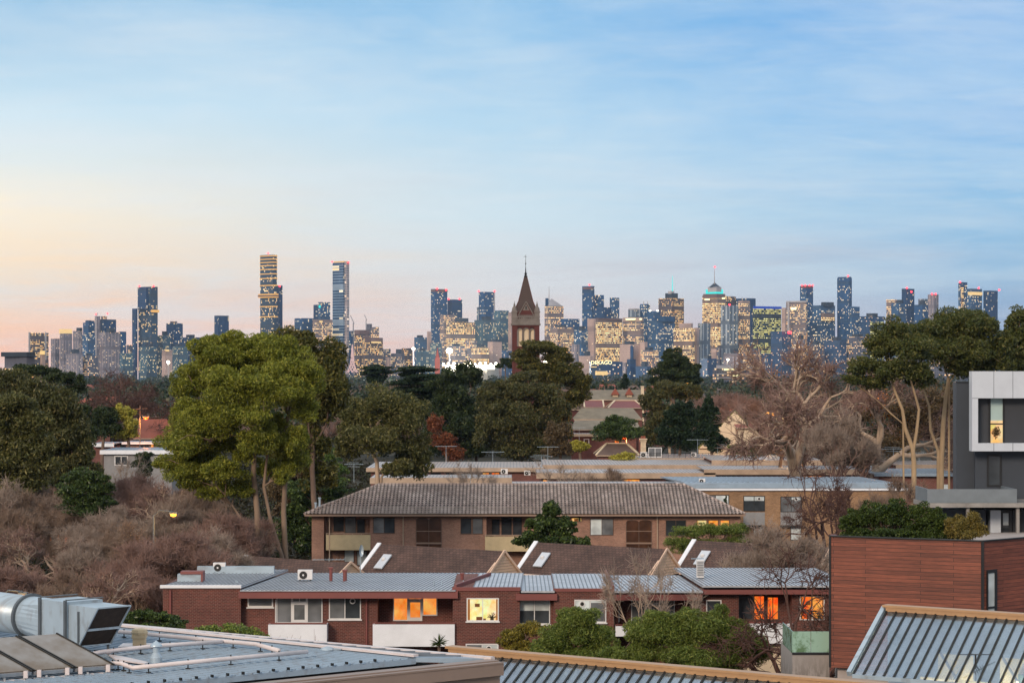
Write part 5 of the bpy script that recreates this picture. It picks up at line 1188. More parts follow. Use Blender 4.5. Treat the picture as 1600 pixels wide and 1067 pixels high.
def church():
    D = 520.; k = D/F; x0, x1 = 800, 843; cx_ = X(821.5, D); hw = 21.5*k; yc = D+hw; org = (cx_, yc, 0)
    R = empty('church_tower', org, 'red brick church tower with cream belfry and tall brown spire', 'church tower')
    z = lambda py: Z(py, D)
    m = MB(org); q = hw
    # brick shaft with three arched belfry openings cut in each visible side
    m.box(cx_-q, cx_+q, yc-q+.6, yc+q, 0, z(507))
    def arched(xa, xb, za, zb, y0, y1, mm, n=8):     # solid between the arches
        pass
    bw = [(x0-.0, 809), (815.8, 818.2), (826.2, 828.4), (834.5, x1)]
    m.box(cx_-q, cx_+q, yc-q, yc-q+.6, 0, z(541))
    for a, b in bw: m.box(X(a, D), X(b, D), yc-q, yc-q+.6, z(541), z(511))
    m.box(cx_-q, cx_+q, yc-q, yc-q+.6, z(511), z(507))
    m.build('brick_shaft', M['church_brick'], R)
    b = MB(org)
    for a, c in ((809, 815.8), (818.2, 826.2), (828.4, 834.5)):
        b.box(X(a, D)+.02, X(c, D)-.02, yc-q+.35, yc-q+.58, z(541), z(516))
        b.cyl((X((a+c)/2, D), yc-q+.36, z(517)), (X((a+c)/2, D), yc-q+.58, z(517)), (c-a)*.48*k, n=16)
    b.build('belfry_screen', M['cream'], R)
    b = MB(org)
    for a, c in ((809, 815.8), (818.2, 826.2), (828.4, 834.5)):
        r = (c-a)*.5*k; xc = X((a+c)/2, D); n = 10
        for j in range(n):
            t0, t1 = math.pi*j/n, math.pi*(j+1)/n
            b.bar((xc+math.cos(t0)*r*1.15, yc-q-.06, z(517)+math.sin(t0)*r*1.15), (xc+math.cos(t1)*r*1.15, yc-q-.06, z(517)+math.sin(t1)*r*1.15), .16, .16, (0, 1, 0))
    for a in (808.6, 817, 827.3, 835): b.box(X(a, D)-.12, X(a, D)+.12, yc-q-.1, yc-q+.1, z(541), z(516.5))
    b.build('arch_moulding', M['church_stone'], R)
    s = MB(org)
    s.box(cx_-q-.25, cx_+q+.25, yc-q-.25, yc+q+.25, z(508), z(505.5)); s.box(cx_-q-.1, cx_+q+.1, yc-q-.1, yc+q+.1, z(505.5), z(499))
    MB(org).box(cx_-q-.1, cx_+q+.1, yc-q-.1, yc+q+.1, z(562), z(558)).build('string_course', M['church_stone'], R)
    for a in range(13): xx = cx_-q+.25+(2*q-.5)*a/12; s.box(xx-.1, xx+.1, yc-q-.12, yc-q+.1, z(499), z(496))
    s.box(cx_-q-.1, cx_+q+.1, yc-q-.1, yc+q+.1, z(496), z(494))
    s.build('cornice', M['church_stone'], R)
    MB(org).box(cx_-q+.3, cx_+q-.3, yc-q+.2, yc+q-.2, z(499), z(487)).build('parapet_stage', M['church_brick'], R)
    for sx in (-1, 1):
        for sy in (-1, 1):
            t = MB(org); xx, yy = cx_+sx*(q-.55), yc+sy*(q-.55)
            t.box(xx-.6, xx+.6, yy-.6, yy+.6, z(499), z(485)); t.box(xx-.72, xx+.72, yy-.72, yy+.72, z(488), z(486.6))
            t.lathe((xx, yy, z(485)), [(.62, 0), (.5, .55), (.28, .9), (.18, 1.1), (.24, 1.25), (.12, 1.5), (.02, 2.1)], 10)
            t.build('pinnacle', M['church_stone'], R)
    sp = MB(org); qb = q*.86; ql = q*.08
    lo = [(cx_-qb, yc-qb, z(487)), (cx_+qb, yc-qb, z(487)), (cx_+qb, yc+qb, z(487)), (cx_-qb, yc+qb, z(487))]
    ch = lambda w_, zz_: [(cx_+w_*a, yc+w_*b, zz_) for a, b in ((-1, -1), (1, -1), (1, 1), (-1, 1))]
    lv = [ch(qb, z(487)), ch(q*.52, z(470)), ch(q*.10, z(432))]
    for i in range(2):
        for j in range(4): sp.poly([lv[i][j], lv[i][(j+1) % 4], lv[i+1][(j+1) % 4], lv[i+1][j]])
    sp.poly(lv[2]); sp.build('spire', M['spire'], R)
    sp = MB(org)
    for j in range(4): sp.tube([lv[0][j], lv[1][j], lv[2][j]], [.1, .1, .07], 6)
    sp.build('spire_rib', M['church_brick'], R)
    g = MB(org); yq = yc-q-.05
    g.ext([(X(810.5, D), yq, z(492)), (X(833.5, D), yq, z(492)), (X(822, D), yq, z(471.5))], (0, 1.6, 0)); go = g.build('gablet', M['church_brick'], R)
    g = MB(org)
    for a in (810, 834): g.bar((X(a, D), yq-.06, z(492.5)), (X(822, D), yq-.06, z(471)), .2, .34, (0, 1, 0))
    g.ext([(X(816.5, D), yq-.05, z(485)), (X(827.5, D), yq-.05, z(485)), (X(822, D), yq-.05, z(474.5))], (0, .1, 0)); g.build('gablet_trim', M['church_stone'], go)
    MB(org).box(X(821, D), X(823, D), yq-.12, yq-.04, z(483.5), z(478.5)).build('lancet', M['rubber'], go)
    g = MB(org)
    for i in range(9): xx = X(811.5+i*2.7, D); g.box(xx-.09, xx+.09, yq-.12, yq+.1, z(498), z(493.5))
    g.box(X(809.5, D), X(834.5, D), yq-.14, yq+.1, z(493.5), z(492.3)); g.box(X(809.5, D), X(834.5, D), yq-.1, yq+.05, z(500), z(498)); g.build('balustrade', M['church_stone'], R)
    f = MB(org); f.lathe((cx_, yc, z(433)), [(.35, 0), (.42, .3), (.2, .6), (.32, .9), (.14, 1.2), (.09, 2.2)], 10); f.cyl((cx_, yc, z(424)), (cx_, yc, z(397)), .07, .035, 8)
    f.ball((cx_, yc, z(411)), .16); f.box(cx_-.45, cx_+.25, yc-.03, yc+.03, z(400.2), z(399.6)); f.build('finial', M['rubber'], R)
    # nave roof behind the tree
    gable_house('church_nave', 'steep dark church nave roof at the right of the brick tower', X(900, D), D+6, 5, X(925, D)-X(900, D), Z(640, D), Z(608, D), 0, 'church_brick', 'brown_tile', cat='church')
M['church_brick'] = brick('church_brick', '5c2623', '4a1e1b', '5c3a34', var=.4); M['church_stone'] = plain('church_stone', '766e68', .8, var=.1, dirt=.4)
M['spire'] = plain('spire_slates', '40302a', .7, var=.15, scale=.5, st=(1, 1, .3))
church()
# ------------------------------------------------------------------ the right-hand houses
def timber_house():
    Dc = 90.; zt = Z(846, Dc); c = Vector((X(1535, Dc), Dc, 0)); l = Vector((X(1297, 92.8), 92.8, 0)); r = Vector((X(1720, 95.5), 95.5, 0)); org = (c.x, c.y, 0)
    R = empty('timber_house', org, 'house clad in reddish brown horizontal timber boards with terrace on top', 'house'); zb = Z(1042, 92.8)
    t = NT('timber_cladding'); tx = t.n('ShaderNodeTexCoord'); b = t.n('ShaderNodeTexBrick'); t.l(tx.outputs['UV'], b.inputs['Vector']); b.inputs['Scale'].default_value = 1
    b.inputs['Brick Width'].default_value = 3.6; b.inputs['Row Height'].default_value = .15; b.inputs['Mortar Size'].default_value = .009; b.offset = .37
    b.inputs['Color1'].default_value = lin4('814734'); b.inputs['Color2'].default_value = lin4('653729'); b.inputs['Mortar'].default_value = lin4('2c1712')
    mp = t.n('ShaderNodeMapping'); mp.inputs['Scale'].default_value = (1.2, 14, 1); t.l(tx.outputs['UV'], mp.inputs[0]); n = t.noise(mp.outputs[0], 1.2, 6, .65)
    n2 = t.noise(tx.outputs['UV'], .35, 3); m = t.mix(1., b.outputs['Color'], t.rng(n, .3, .7, .62, 1.45), 'MULTIPLY'); m = t.mix(1., m, t.rng(n2, .3, .7, .85, 1.2), 'MULTIPLY')
    t.set(base=m, rough=.55); t.bump(b.outputs['Fac'], -.6, .02); M['timber'] = t.m
    up = Vector((0, 0, 1)); back = Vector((2.0, 14, 0))
    un = (c-l).normalized(); i1 = Vector((-un.y, un.x, 0))*.25; vn = (r-c).normalized(); i2 = Vector((-vn.y, vn.x, 0))*.25
    w = MB(org); w.ext([Vector((p.x, p.y, zb)) for p in (l, c, c+i1, l+i1)], (0, 0, zt-zb)); w.ext([Vector((p.x, p.y, zb)) for p in (l+i1, l+i1+un*.25, l+un*.25+back*.1, l+back*.1)], (0, 0, zt-zb)); w.ext([Vector((p.x, p.y, zb)) for p in (c+Vector((.004, 0, 0)), r, r+i2, c+i2)], (0, 0, zt-zb)); w.build('cladding', M['timber'], R)
    fl = MB(org); fl.ext([Vector((p.x, p.y, zb+.01)) for p in (l+i1*1.1+un*.3, c+i1*1.1, r+i2*1.1, r+back*1.1, l+back+un*.3)], (0, 0, zt-1.0-zb)); fl.build('terrace_deck', M['concrete_pale'], R)
    b_ = MB(org); u = (c-l).normalized(); nn = Vector((u.y, -u.x, 0)); ins = -nn*.35
    b_.ext([p+ins for p in (l+u*.2, c, c+back, l+back)], (0, 0, zb-.002)); b_.ext([p+Vector((0, .4, 0)) for p in (c, r, r+back, c+back)], (0, 0, zb-.002)); b_.build('base_wall', M['concrete_pale'], R)
    k = MB(org); k.bar(l+up*(zt+.03), c+up*(zt+.03), .16, .05); k.bar(c+up*(zt+.03), r+up*(zt+.03), .16, .05); k.build('capping', M['frame_dark'], R)
    k = MB(org); k.box(c.x-.05, c.x+.05, c.y-.05, c.y+.05, zb, zt+.05); k.box(l.x-.04, l.x+.03, l.y-.05, l.y+.05, zb, zt+.05); k.build('corner_trim', M['frame_dark'], R)
    # slot window on the right face
    v = (r-c).normalized(); f = lambda px: c+v*(((px-800)/F*c.y-c.x)/(v.x-v.y*(px-800)/F))
    p0, p1 = f(1541), f(1556); n2_ = Vector((v.y, -v.x, 0)); z0, z1 = Z(990, 90.5), Z(889, 90.5)
    k = MB(org); P = lambda p, z: Vector((p.x, p.y, z))
    def fr(a, b, za, zb_, d=.06): k.ext([P(a, za)+n2_*.005, P(b, za)+n2_*.005, P(b, zb_)+n2_*.005, P(a, zb_)+n2_*.005], n2_*d)
    fr(p0, p1, z1-.12, z1); fr(p0, p1, z0, z0+.08); fr(p0, p0+v*.05, z0+.08, z1-.12); fr(p1-v*.12, p1, z0+.08, z1-.12); fr(p0+v*.05, p1-v*.12, (z0+z1)/2-.25, (z0+z1)/2-.17)
    wo = k.build('window', M['frame_dark'], R); k = MB(org); fr(p0+v*.05, p1-v*.12, z0+.08, z1-.12, .02); k.build('pane', M['pane_pale'], wo)
    # terrace floor planter
    k = MB(org); k.ext([Vector((p.x, p.y, zt-.98)) for p in (l+u*.4-nn*.4, c-u*.3-nn*.4, c-u*.3-nn*1.4, l+u*.4-nn*1.4)], (0, 0, .5)); k.build('planter', M['grey_tray'], R)
timber_house()
def side_wall():
    D = 94.; x0, x1 = X(1238, D), X(1296, D); org = (x0, D, 0)
    R = empty('terrace_wall', org, 'stained concrete terrace wall with green glass balustrade beside the timber house', 'wall')
    MB(org).box(x0, x1, D, D+4, 0, Z(1020, D)).build('wall', M['stained_wall'], R)
    MB(org).box(x0, x1, D-.03, D+.1, Z(1022.5, D), Z(1019, D)).build('rail', M['frame_dark'], R)
    k = MB(org); k.box(x0+.03, (x0+x1)/2-.01, D, D+.03, Z(1018.5, D), Z(986, D)); k.build('glass_panel', M['green_glass'], R)
    k = MB(org); k.box((x0+x1)/2+.01, x1, D, D+.03, Z(1018.5, D), Z(986, D)); k.build('glass_panel', M['green_glass'], R)
    k = MB(org); k.ext([(x0+.0, D+.05, Z(986, D)-.9), (x0+.03, D+.05, Z(986, D)-.9), (x0+.03, D+3.4, Z(986, D)-.9), (x0, D+3.4, Z(986, D)-.9)], (0, 0, .9)); k.build('glass_panel', M['green_glass'], R)
t = NT('stained_wall'); v = t.coord('Object', (3.2, 3.2, .7)); n = t.noise(v, 1.6, 6, .7); v2 = t.coord('Object'); s = t.n('ShaderNodeSeparateXYZ'); t.l(v2, s.inputs[0])
hh = t.rng(s.outputs['Z'], 5.0, 6.6, 1, 0)
t.set(base=t.mix(t.math('MULTIPLY', t.rng(n, .42, .52), hh), lin4('9a938e'), lin4('5a5048')), rough=.85); M['stained_wall'] = t.m
t = NT('green_glass'); v = t.coord('Object', (1, 1, 1)); n = t.noise(v, 1.3, 5, .7); t.set(base=t.mix(t.rng(n, .5, .62, 0, .8), lin4('9dbfae'), lin4('4c6a3a')), rough=.12, spec=.8); M['green_glass'] = t.m
side_wall()
def white_frame_house():
    D = 112.; org = (X(1560, D), D, 0); R = empty('modern_house', org, 'modern dark grey house with a white box frame around its upper window', 'house'); x = lambda p: X(p, D); z = lambda p: Z(p, D)
    xr = x(1700)
    FP = lambda pts, z0, z1: MB(org).ext([(X(p, d), d, z0) for p, d in pts], (0, 0, z1-z0))
    FP([(1523.5, D+.7), (1700, D+.7), (1680, D+9), (1509, D+9)], 0, z(700)).build('wall', M['dark_render'], R)
    FP([(1526.5, D+.45), (1700, D+.45), (1680, D+9), (1519, D+9)], z(694), z(581)).build('upper_wall', M['dark_panel'], R)
    k = MB(org); y1 = D+.44
    k.box(x(1517), x(1526.3), D-.3, y1, z(704.5), z(580)); k.box(x(1526.3), xr, D-.3, y1, z(622), z(580)); k.box(x(1526.3), xr, D-.3, y1, z(704.5), z(692)); k.build('white_frame', M['white_panel'], R)
    k = MB(org)
    for p in (1550.8, 1580.5): k.box(x(p)-.012, x(p)+.012, D-.306, D-.29, z(622), z(580)); k.box(x(p)-.012, x(p)+.012, D-.306, D-.29, z(704.5), z(692))
    k.box(x(1517), x(1526.3), D-.306, D-.29, z(622)-.012, z(622)+.012); k.build('panel_joint', M['rib_dark'], R)
    y = D+.45
    w = MB(org); w.box(x(1548), x(1550.3), y-.08, y, z(692), z(622)); w.box(x(1569.5), x(1571.8), y-.08, y, z(692), z(622)); w.box(x(1550.3), x(1569.5), y-.08, y, z(663.5), z(661.5)); wo = w.build('window', M['frame_dark'], R)
    MB(org).box(x(1550.3), x(1569.5), y-.03, y+.01, z(692), z(663.5)).build('pane', M['glow_cream'], wo); MB(org).box(x(1550.3), x(1569.5), y-.03, y+.01, z(661.5), z(657)).build('pane', M['glow_cream'], wo)
    MB(org).box(x(1550.3), x(1569.5), y-.032, y+.01, z(657), z(622)).build('blind', M['blind_mint'], wo)
    rng = np.random.default_rng(3); P = np.array([x(1559), y-.06, z(676)])+unit(rng, 260)*np.array([.24, .02, .3])*rng.uniform(.2, 1, (260, 1)); np_mesh('plant_silhouette', leaf_quads(rng, P, .14, .3), 4, M['g_umber'], wo, org)
    y = D+.7
    window(R, org, x(1546.8), x(1569.8), z(761), z(711), y, frame='frame_dark', fr=.09, pane='pane')
    FP([(1494, D+1.5), (1524, D+1.5), (1524, D+9), (1489, D+9)], 0, Z(597.5, D+1.5)).build('side_volume', M['dark_render'], R); FP([(1493.6, D+1.44), (1524, D+1.44), (1524, D+9.1), (1488.7, D+9.1)], Z(597.5, D+1.5)+.001, Z(596, D+1.5)).build('parapet_cap', M['frame_dark'], R)
    # balcony tray and concrete beam
    d2 = D-2.6; X2 = lambda p: X(p, d2); Z2 = lambda p: Z(p, d2)
    k = MB(org); k.box(X2(1449), X2(1589), d2, d2+.08, Z2(785), Z2(764)); k.box(X2(1449), X2(1449)+.08, d2+.08, D+.68, Z2(785), Z2(764)); k.box(X2(1589)-.08, X2(1589), d2+.08, D+.68, Z2(785), Z2(764)); k.box(X2(1449)+.08, X2(1589)-.08, d2+.08, D+.68, Z2(785), Z2(785)+.1); k.build('balcony', M['grey_tray'], R)
    k = MB(org); k.box(X2(1446), xr, d2-.3, D+.68, Z2(792), Z2(785.3)); k.build('balcony_beam', M['concrete'], R)
    for p in (1512, 1590): MB(org).box(X2(p)-.07, X2(p)+.07, d2-.1, d2+.1, Z2(850), Z2(792)-.003).build('post', M['concrete'], R)
    k = MB(org); k.box(X(1461, D-1), X(1541, D-1), D-.9, D+.69, 0, Z(796, D-1)); k.build('lower_wall', M['dark_render'], R)
    k = MB(org); k.box(x(1541), x(1557), D-1.0, D+.69, 0, z(795)); k.build('lower_wall', M['white_panel'], R)
    window(R, org, x(1557.5), x(1577), z(850), z(795), D-.6, frame='frame_dark', fr=.16, pane='pane', blind={0: .42}); window(R, org, x(1578), x(1592), z(850), z(795), D-.6, frame='frame_dark', fr=.2, pane='pane')
    k = MB(org); k.box(x(1557.3), xr, D-.55, D+.69, 0, z(795)); k.build('lower_wall', M['dark_panel'], R)
    k = MB(org); k.box(X2(1410)+1.6, xr, D-3.5, D, 10.2, 10.38); k.build('terrace_floor', M['grey_tray'], R)
M['blind_mint'] = plain('blind_mint', 'aac0bc', .7, var=.04)
white_frame_house()

# ------------------------------------------------------------------ foreground roofs
def left_roof():
    z = 12.0; A = Vector(on(185, 980, z)); B = Vector(on(650, 1028, z)); C = Vector(on(258, 1066, z)); org = (B.x, B.y, 0)
    E = Vector(on(764, 1027, z)); Ao = Vector(on(188, 975.5, z)); fo = (Ao-E).normalized(); Ao = E+fo*27
    far = (A-B).normalized(); near = (C-B).normalized(); A2 = B+far*26; C2 = B+near*24; Q = A2+near*24
    R = empty('workshop_roof', org, 'blue grey corrugated roof with taupe gutter filling the lower left corner', 'roof')
    k = MB(org); k.ext([B, A2, Q, C2], (0, 0, -.12)); k.build('roof_sheet', M['roof_blue'], R)
    n = int(24/.2); q = MB(org)
    side = Vector((near.x, near.y, 0)); sp = .2
    for i in range(1, n):
        s = B+near*(i*sp/abs(far.cross(near).z)); q.bar(s+Vector((0, 0, .012)), s+far*25.9+Vector((0, 0, .012)), .05, .03)
    q.build('roof_rib', M['roof_blue'], R)
    # flashing strip that runs along the far edge, outside the ribs, with its own short ribs
    nv = Vector((-far.y, far.x, 0)); nv = nv if nv.y > 0 else -nv
    k = MB(org); k.ext([B+Vector((0, 0, .02)), E+Vector((0, 0, -.02)), Ao+Vector((0, 0, -.02)), A2+Vector((0, 0, .02))], (0, 0, -.1)); k.build('edge_flashing', M['roof_blue'], R)
    k = MB(org); k.bar(E-fo*.1+Vector((0, 0, -.01)), Ao+Vector((0, 0, -.01)), .14, .07); k.bar(B+Vector((0, 0, .06)), A2+Vector((0, 0, .06)), .16, .05); k.build('edge_cap', M['pvc'], R)
    k = MB(org)
    
    for i in range(60):
        s = B+far*(.2+i*.40)+Vector((0, 0, .045)); e_ = E+fo*(.5+i*.42)+Vector((0, 0, .005)); d_ = e_-s; k.bar(s+d_*.15, s+d_*.85, .03, .03)
    k.build('flashing_rib', M['rib_dark'], R)
    # rib ends, gutter, fascia along the near edge
    on_ = Vector((near.y, -near.x, 0)); on_ = on_ if on_.y < 0 else -on_
    k = MB(org)
    for i in range(3, 70): s = B+near*(i*.36)+Vector((0, 0, .045)); k.bar(s-on_*.02, s+on_*.05, .035, .055)
    k.build('rib_end', M['rubber'], R)
    k = MB(org); e0 = E+near*-.0; e1 = E+near*26; k.bar(e0+on_*.18+Vector((0, 0, -.05)), e1+on_*.18+Vector((0, 0, -.05)), .3, .06); k.build('eave_flashing', M['fascia_taupe'], R)
    k = MB(org); k.bar(e0+on_*.42+Vector((0, 0, -.07)), e1+on_*.42+Vector((0, 0, -.07)), .16, .05); k.bar(e0+on_*.46+Vector((0, 0, -.2)), e1+on_*.46+Vector((0, 0, -.2)), .08, .24); k.build('gutter', M['fascia_taupe'], R)
    k = MB(org); k.bar(e0+on_*.32+Vector((0, 0, -.52)), e1+on_*.32+Vector((0, 0, -.52)), .1, .38); k.build('fascia', M['fascia_taupe'], R)
    k = MB(org); k.ext([Vector((p.x, p.y, 0)) for p in (E-near*-.3-on_*.15, A2+nv*.3, Q, C2-on_*.15)], (0, 0, z-.2)); k.build('wall', M['concrete_pale'], R)
    k = MB(org); k.bar(e0+Vector((.0, 0, -.15)), e0+fo*1.0+Vector((.0, 0, -.15)), .1, .2); k.build('gutter_end', M['fascia_taupe'], R)
    # hatch plate near the right corner
    P = lambda px, py, zz=12.03: Vector(on(px, py, zz))
    # pipes
    def pipe(pts, label, r=.048):
        v = [P(px, py, z+.16) for px, py in pts]; o = empty('roof_pipe', (v[0].x, v[0].y, z), label, 'pipe', 'white pipes lying on the corrugated roof'); og = tuple(o.location)
        MB(og).tube(v, [r]*len(v), 10).build('pipe_run', M['pvc'], o, smooth=True)
        for a, b in zip(v, v[1:]):
            n_ = max(2, int((b-a).length/1.1))
            for i in range(n_):
                c = a.lerp(b, (i+.4)/n_); m = MB(og); m.cyl((c.x, c.y, z+.02), (c.x, c.y, z+.235),   .014, n=6); m.bar((c.x-.05, c.y, z+.04), (c.x+.05, c.y, z+.04), .035, .02); m.build('bracket', M['rubber'], o)
    pipe([(172, 985), (400, 1006), (436, 1016)], 'white roof pipe nearest the far edge flashing')
    pipe([(120, 1026), (160, 1018), (245, 1008.5), (347, 1002)], 'white roof pipe passing behind the conical cowl')
    pipe([(172, 1036), (190, 1036), (207, 1043), (330, 1031), (480, 1017.5)], 'long white roof pipe in front of the conical cowl')
    # cream vent, cowl
    p = P(218, 1010); o = empty('roof_vent', tuple(p), 'cream square turret vent on a flat base plate', 'roof vent'); m = MB()
    MB().box(-.42, .42, -.3, .35, 0, .04).build('base_plate', M['pvc'], o)
    MB().box(-.13, .13, -.13, .13, .04, .2).build('shaft', M['cowl'], o); MB().box(-.15, .15, -.15, .15, .2, .27).build('collar', M['cowl'], o); MB().lathe((0, 0, .27), [(.17, 0), (.185, .05), (.16, .11), (.1, .13)], 8).build('cap', M['cowl'], o)
    p = P(244, 1034); o = empty('roof_vent', tuple(p), 'round galvanised vent pipe with conical cowl', 'roof vent')
    MB().lathe((0, 0, 0), [(.13, 0), (.125, .1), (.085, .17), (.07, .2), (.07, .33)], 16).build('shaft', M['galv'], o, smooth=False); MB().lathe((0, 0, .33), [(.13, 0), (.12, .03), (.03, .1), (.01, .12)], 16).build('cap', M['galv'], o)
    p = P(512, 1014.5); o = empty('roof_patch', tuple(p), 'small silvery patch fitting on the open corrugated roof', 'roof fitting'); MB().lathe((0, 0, 0), [(.16, 0), (.14, .04), (.05, .07)], 8).build('disc', M['galv'], o); MB().box(-.02, .3, -.06, .06, 0, .03).build('plate', M['galv'], o)
    p0 = P(212, 1033, 12.06); o = empty('roof_plate', tuple(p0), 'flat white flashing plate between the hood and the conical cowl', 'flashing'); og = tuple(p0)
    MB(og).ext([P(168, 1023, 12.06), P(202, 1029, 12.06), P(232, 1036, 12.06), P(226, 1038, 12.06), P(180, 1031, 12.06)], (0, 0, .03)).build('sheet', M['pvc'], o)
left_roof()

def ductwork():
    d = Vector((.70, -.714, 0)).normalized(); e = Vector((.714, .70, 0)).normalized(); up = Vector((0, 0, 1))
    zt = 13.12; T = Vector(on(153, 950, zt)); H = .86; W = .82
    org = (T.x, T.y, 12.0); R = empty('air_duct', org, 'large galvanised rooftop duct with a dark mesh-covered slanted mouth', 'duct')
    P = lambda s, w_, h: T+d*s+e*w_-up*h          # s along the duct, w across (away), h down
    s1 = -1.12                                     # join of hood and box
    # hood
    k = MB(org); a = [P(s1, 0, 0), P(0, 0, 0), P(-.72, 0, H), P(s1, 0, H)]; b = [p+e*W for p in a]
    k.poly([a[3], a[2], a[1], a[0]]); k.poly([b[0], b[1], b[2], b[3]]); k.poly([a[0], a[1], b[1], b[0]]); k.poly([a[2], a[3], b[3], b[2]]); k.build('hood', M['galv'], R)
    k = MB(org); ins = -d*.03; k.ext([a[1]+ins, a[2]+ins, b[2]+ins, b[1]+ins], -d*.02); go = k.build('mesh_screen', M['mesh_dark'], R)
    k = MB(org); m1 = a[1].lerp(a[2], .57); m2 = b[1].lerp(b[2], .57); k.bar(m1, m2, .03, .05); k.bar(a[1], b[1], .03, .03); k.bar(a[2], b[2], .03, .03); k.bar(a[1], a[2], .03, .03); k.bar(b[1], b[2], .03, .03); k.build('mouth_frame', M['galv'], go)
    # box section, standing a little proud
    s0 = -2.05; k = MB(org); g = .05; c = [P(s1+.02, -g, -g), P(s0, -g, -g), P(s0, -g, H+g), P(s1+.02, -g, H+g)]; k.ext(c, e*(W+2*g)); k.build('box_section', M['galv'], R)
    k = MB(org)
    for s in (s1+.02, s0-.02): k.ext([P(s-.04, -g-.05, -g-.04), P(s+.03, -g-.05, -g-.04), P(s+.03, -g-.05, H+g+.04), P(s-.04, -g-.05, H+g+.04)], e*(.048)); k.ext([P(s-.04, -g, -g-.035), P(s+.03, -g, -g-.035), P(s+.03, W+g, -g-.035), P(s-.04, W+g, -g-.035)], up*.0-up*-.02)
    k.build('flange', M['galv_dark'], R)
    k = MB(org)
    for s in (s1+.42,): k.ext([P(s-.025, -.03, .12), P(s+.025, -.03, .12), P(s+.025, -.03, H-.05), P(s-.025, -.03, H-.05)], e*.028)
    k.build('stiffener', M['galv_dark'], R)
    # square to round transition
    n = 32; cs = s0-.04; ce = -3.15; Rr = .44; sq = []; ci = []
    for i in range(n):
        t = 2*math.pi*(i+.5)/n; cx_, cz = math.cos(t), math.sin(t); m_ = max(abs(cx_), abs(cz)); sq.append(P(cs, W/2+cx_/m_*W/2, H/2+cz/m_*H/2)); ci.append(P(ce, W/2+cx_*Rr, H/2+cz*Rr))
    k = MB(org); k.add(sq+ci, [(i, (i+1) % n, (i+1) % n+n, i+n) for i in range(n)]); k.build('transition', M['galv'], R)
    k = MB(org); k.cyl(P(ce+.03, W/2, H/2), P(ce-.05, W/2, H/2), Rr+.06, n=32); k.build('flange', M['galv_dark'], R)
    k = MB(org); k.cyl(P(ce-.05, W/2, H/2), P(ce-5, W/2, H/2), Rr, n=32); k.build('round_duct', M['galv'], R, smooth=True)
    k = MB(org)
    for s, w_ in ((-.78, W-.03), (-.78, .03), (-2.0, W-.03), (-2.0, .03)): q = P(s, w_, H); k.box(q.x-.025, q.x+.025, q.y-.025, q.y+.025, 12.0, q.z+.0)
    k.build('leg', M['galv_dark'], R)
    # solar collectors
    br = Vector(on(178, 1038.5, 12.16)); bl = Vector(on(119, 1043, 12.16)); tl = Vector(on(32, 995, 12.72)); tr = Vector(on(88, 989.5, 12.72))
    wv = bl-br; g = .06
    for i, lab in enumerate(('tilted solar water collector nearest the duct mouth, brownish reflection', 'tilted solar water collector, the pale middle one of three', 'tilted solar water collector cut by the left edge')):
        o_ = wv*(1.0*i)+wv.normalized()*g*i; q = [bl+o_, br+o_, tr+o_, tl+o_]; q[3] = q[0]+(tr-br); c0 = sum(q, Vector())/4; og = (c0.x, c0.y, 12.0)
        o = empty('solar_collector', og, lab, 'solar panel', 'solar collectors beside the duct'); nn = (q[1]-q[0]).cross(q[3]-q[0]).normalized(); nn = nn if nn.z > 0 else -nn
        MB(og).ext([p-nn*.09 for p in q], nn*.08).build('frame', M['alu'], o)
        cc = [p.lerp(c0, .04)-nn*.009 for p in q]; MB(og).ext(cc, nn*.02).build('glass', M['collector'], o)
        for a_, b_ in ((0, 3), (1, 2)): MB(og).bar(q[a_]+nn*.01, q[b_]+nn*.01, .035, .035).build('edge_seal', M['rubber'], o)
        m = MB(og); m.bar(q[0]-nn*.13-up*.05, q[1]-nn*.13-up*.05, .05, .06); m.build('support_rail', M['pvc'], o)
        for f_ in (.12, .85): cpt = q[0].lerp(q[1], f_); MB(og).box(cpt.x-.04, cpt.x+.04, cpt.y-.05, cpt.y+.02, cpt.z-.12, cpt.z+.02).build('clamp', M['pvc'], o)
        for f_ in (.3, .8): cpt = q[3].lerp(q[2], f_)-nn*.08; MB(og).box(cpt.x-.02, cpt.x+.02, cpt.y-.02, cpt.y+.02, 12.0, cpt.z).build('leg', M['alu'], o); 
        for f_ in (.3, .8): cpt = q[0].lerp(q[1], f_); MB(og).box(cpt.x-.02, cpt.x+.02, cpt.y+.0, cpt.y+.04, 12.0, cpt.z-.1).build('leg', M['alu'], o)
M['galv_dark'] = plain('galv_dark', '5e6468', .5, metal=.3)
t = NT('collector_glass'); v = t.coord('Object'); n = t.noise(v, .9, 4, .6); t.set(base=t.mix(t.rng(n, .38, .6), lin4('8f8a84'), lin4('6f5f4c')), rough=.16, spec=.8, metal=.25); M['collector'] = t.m
ductwork()

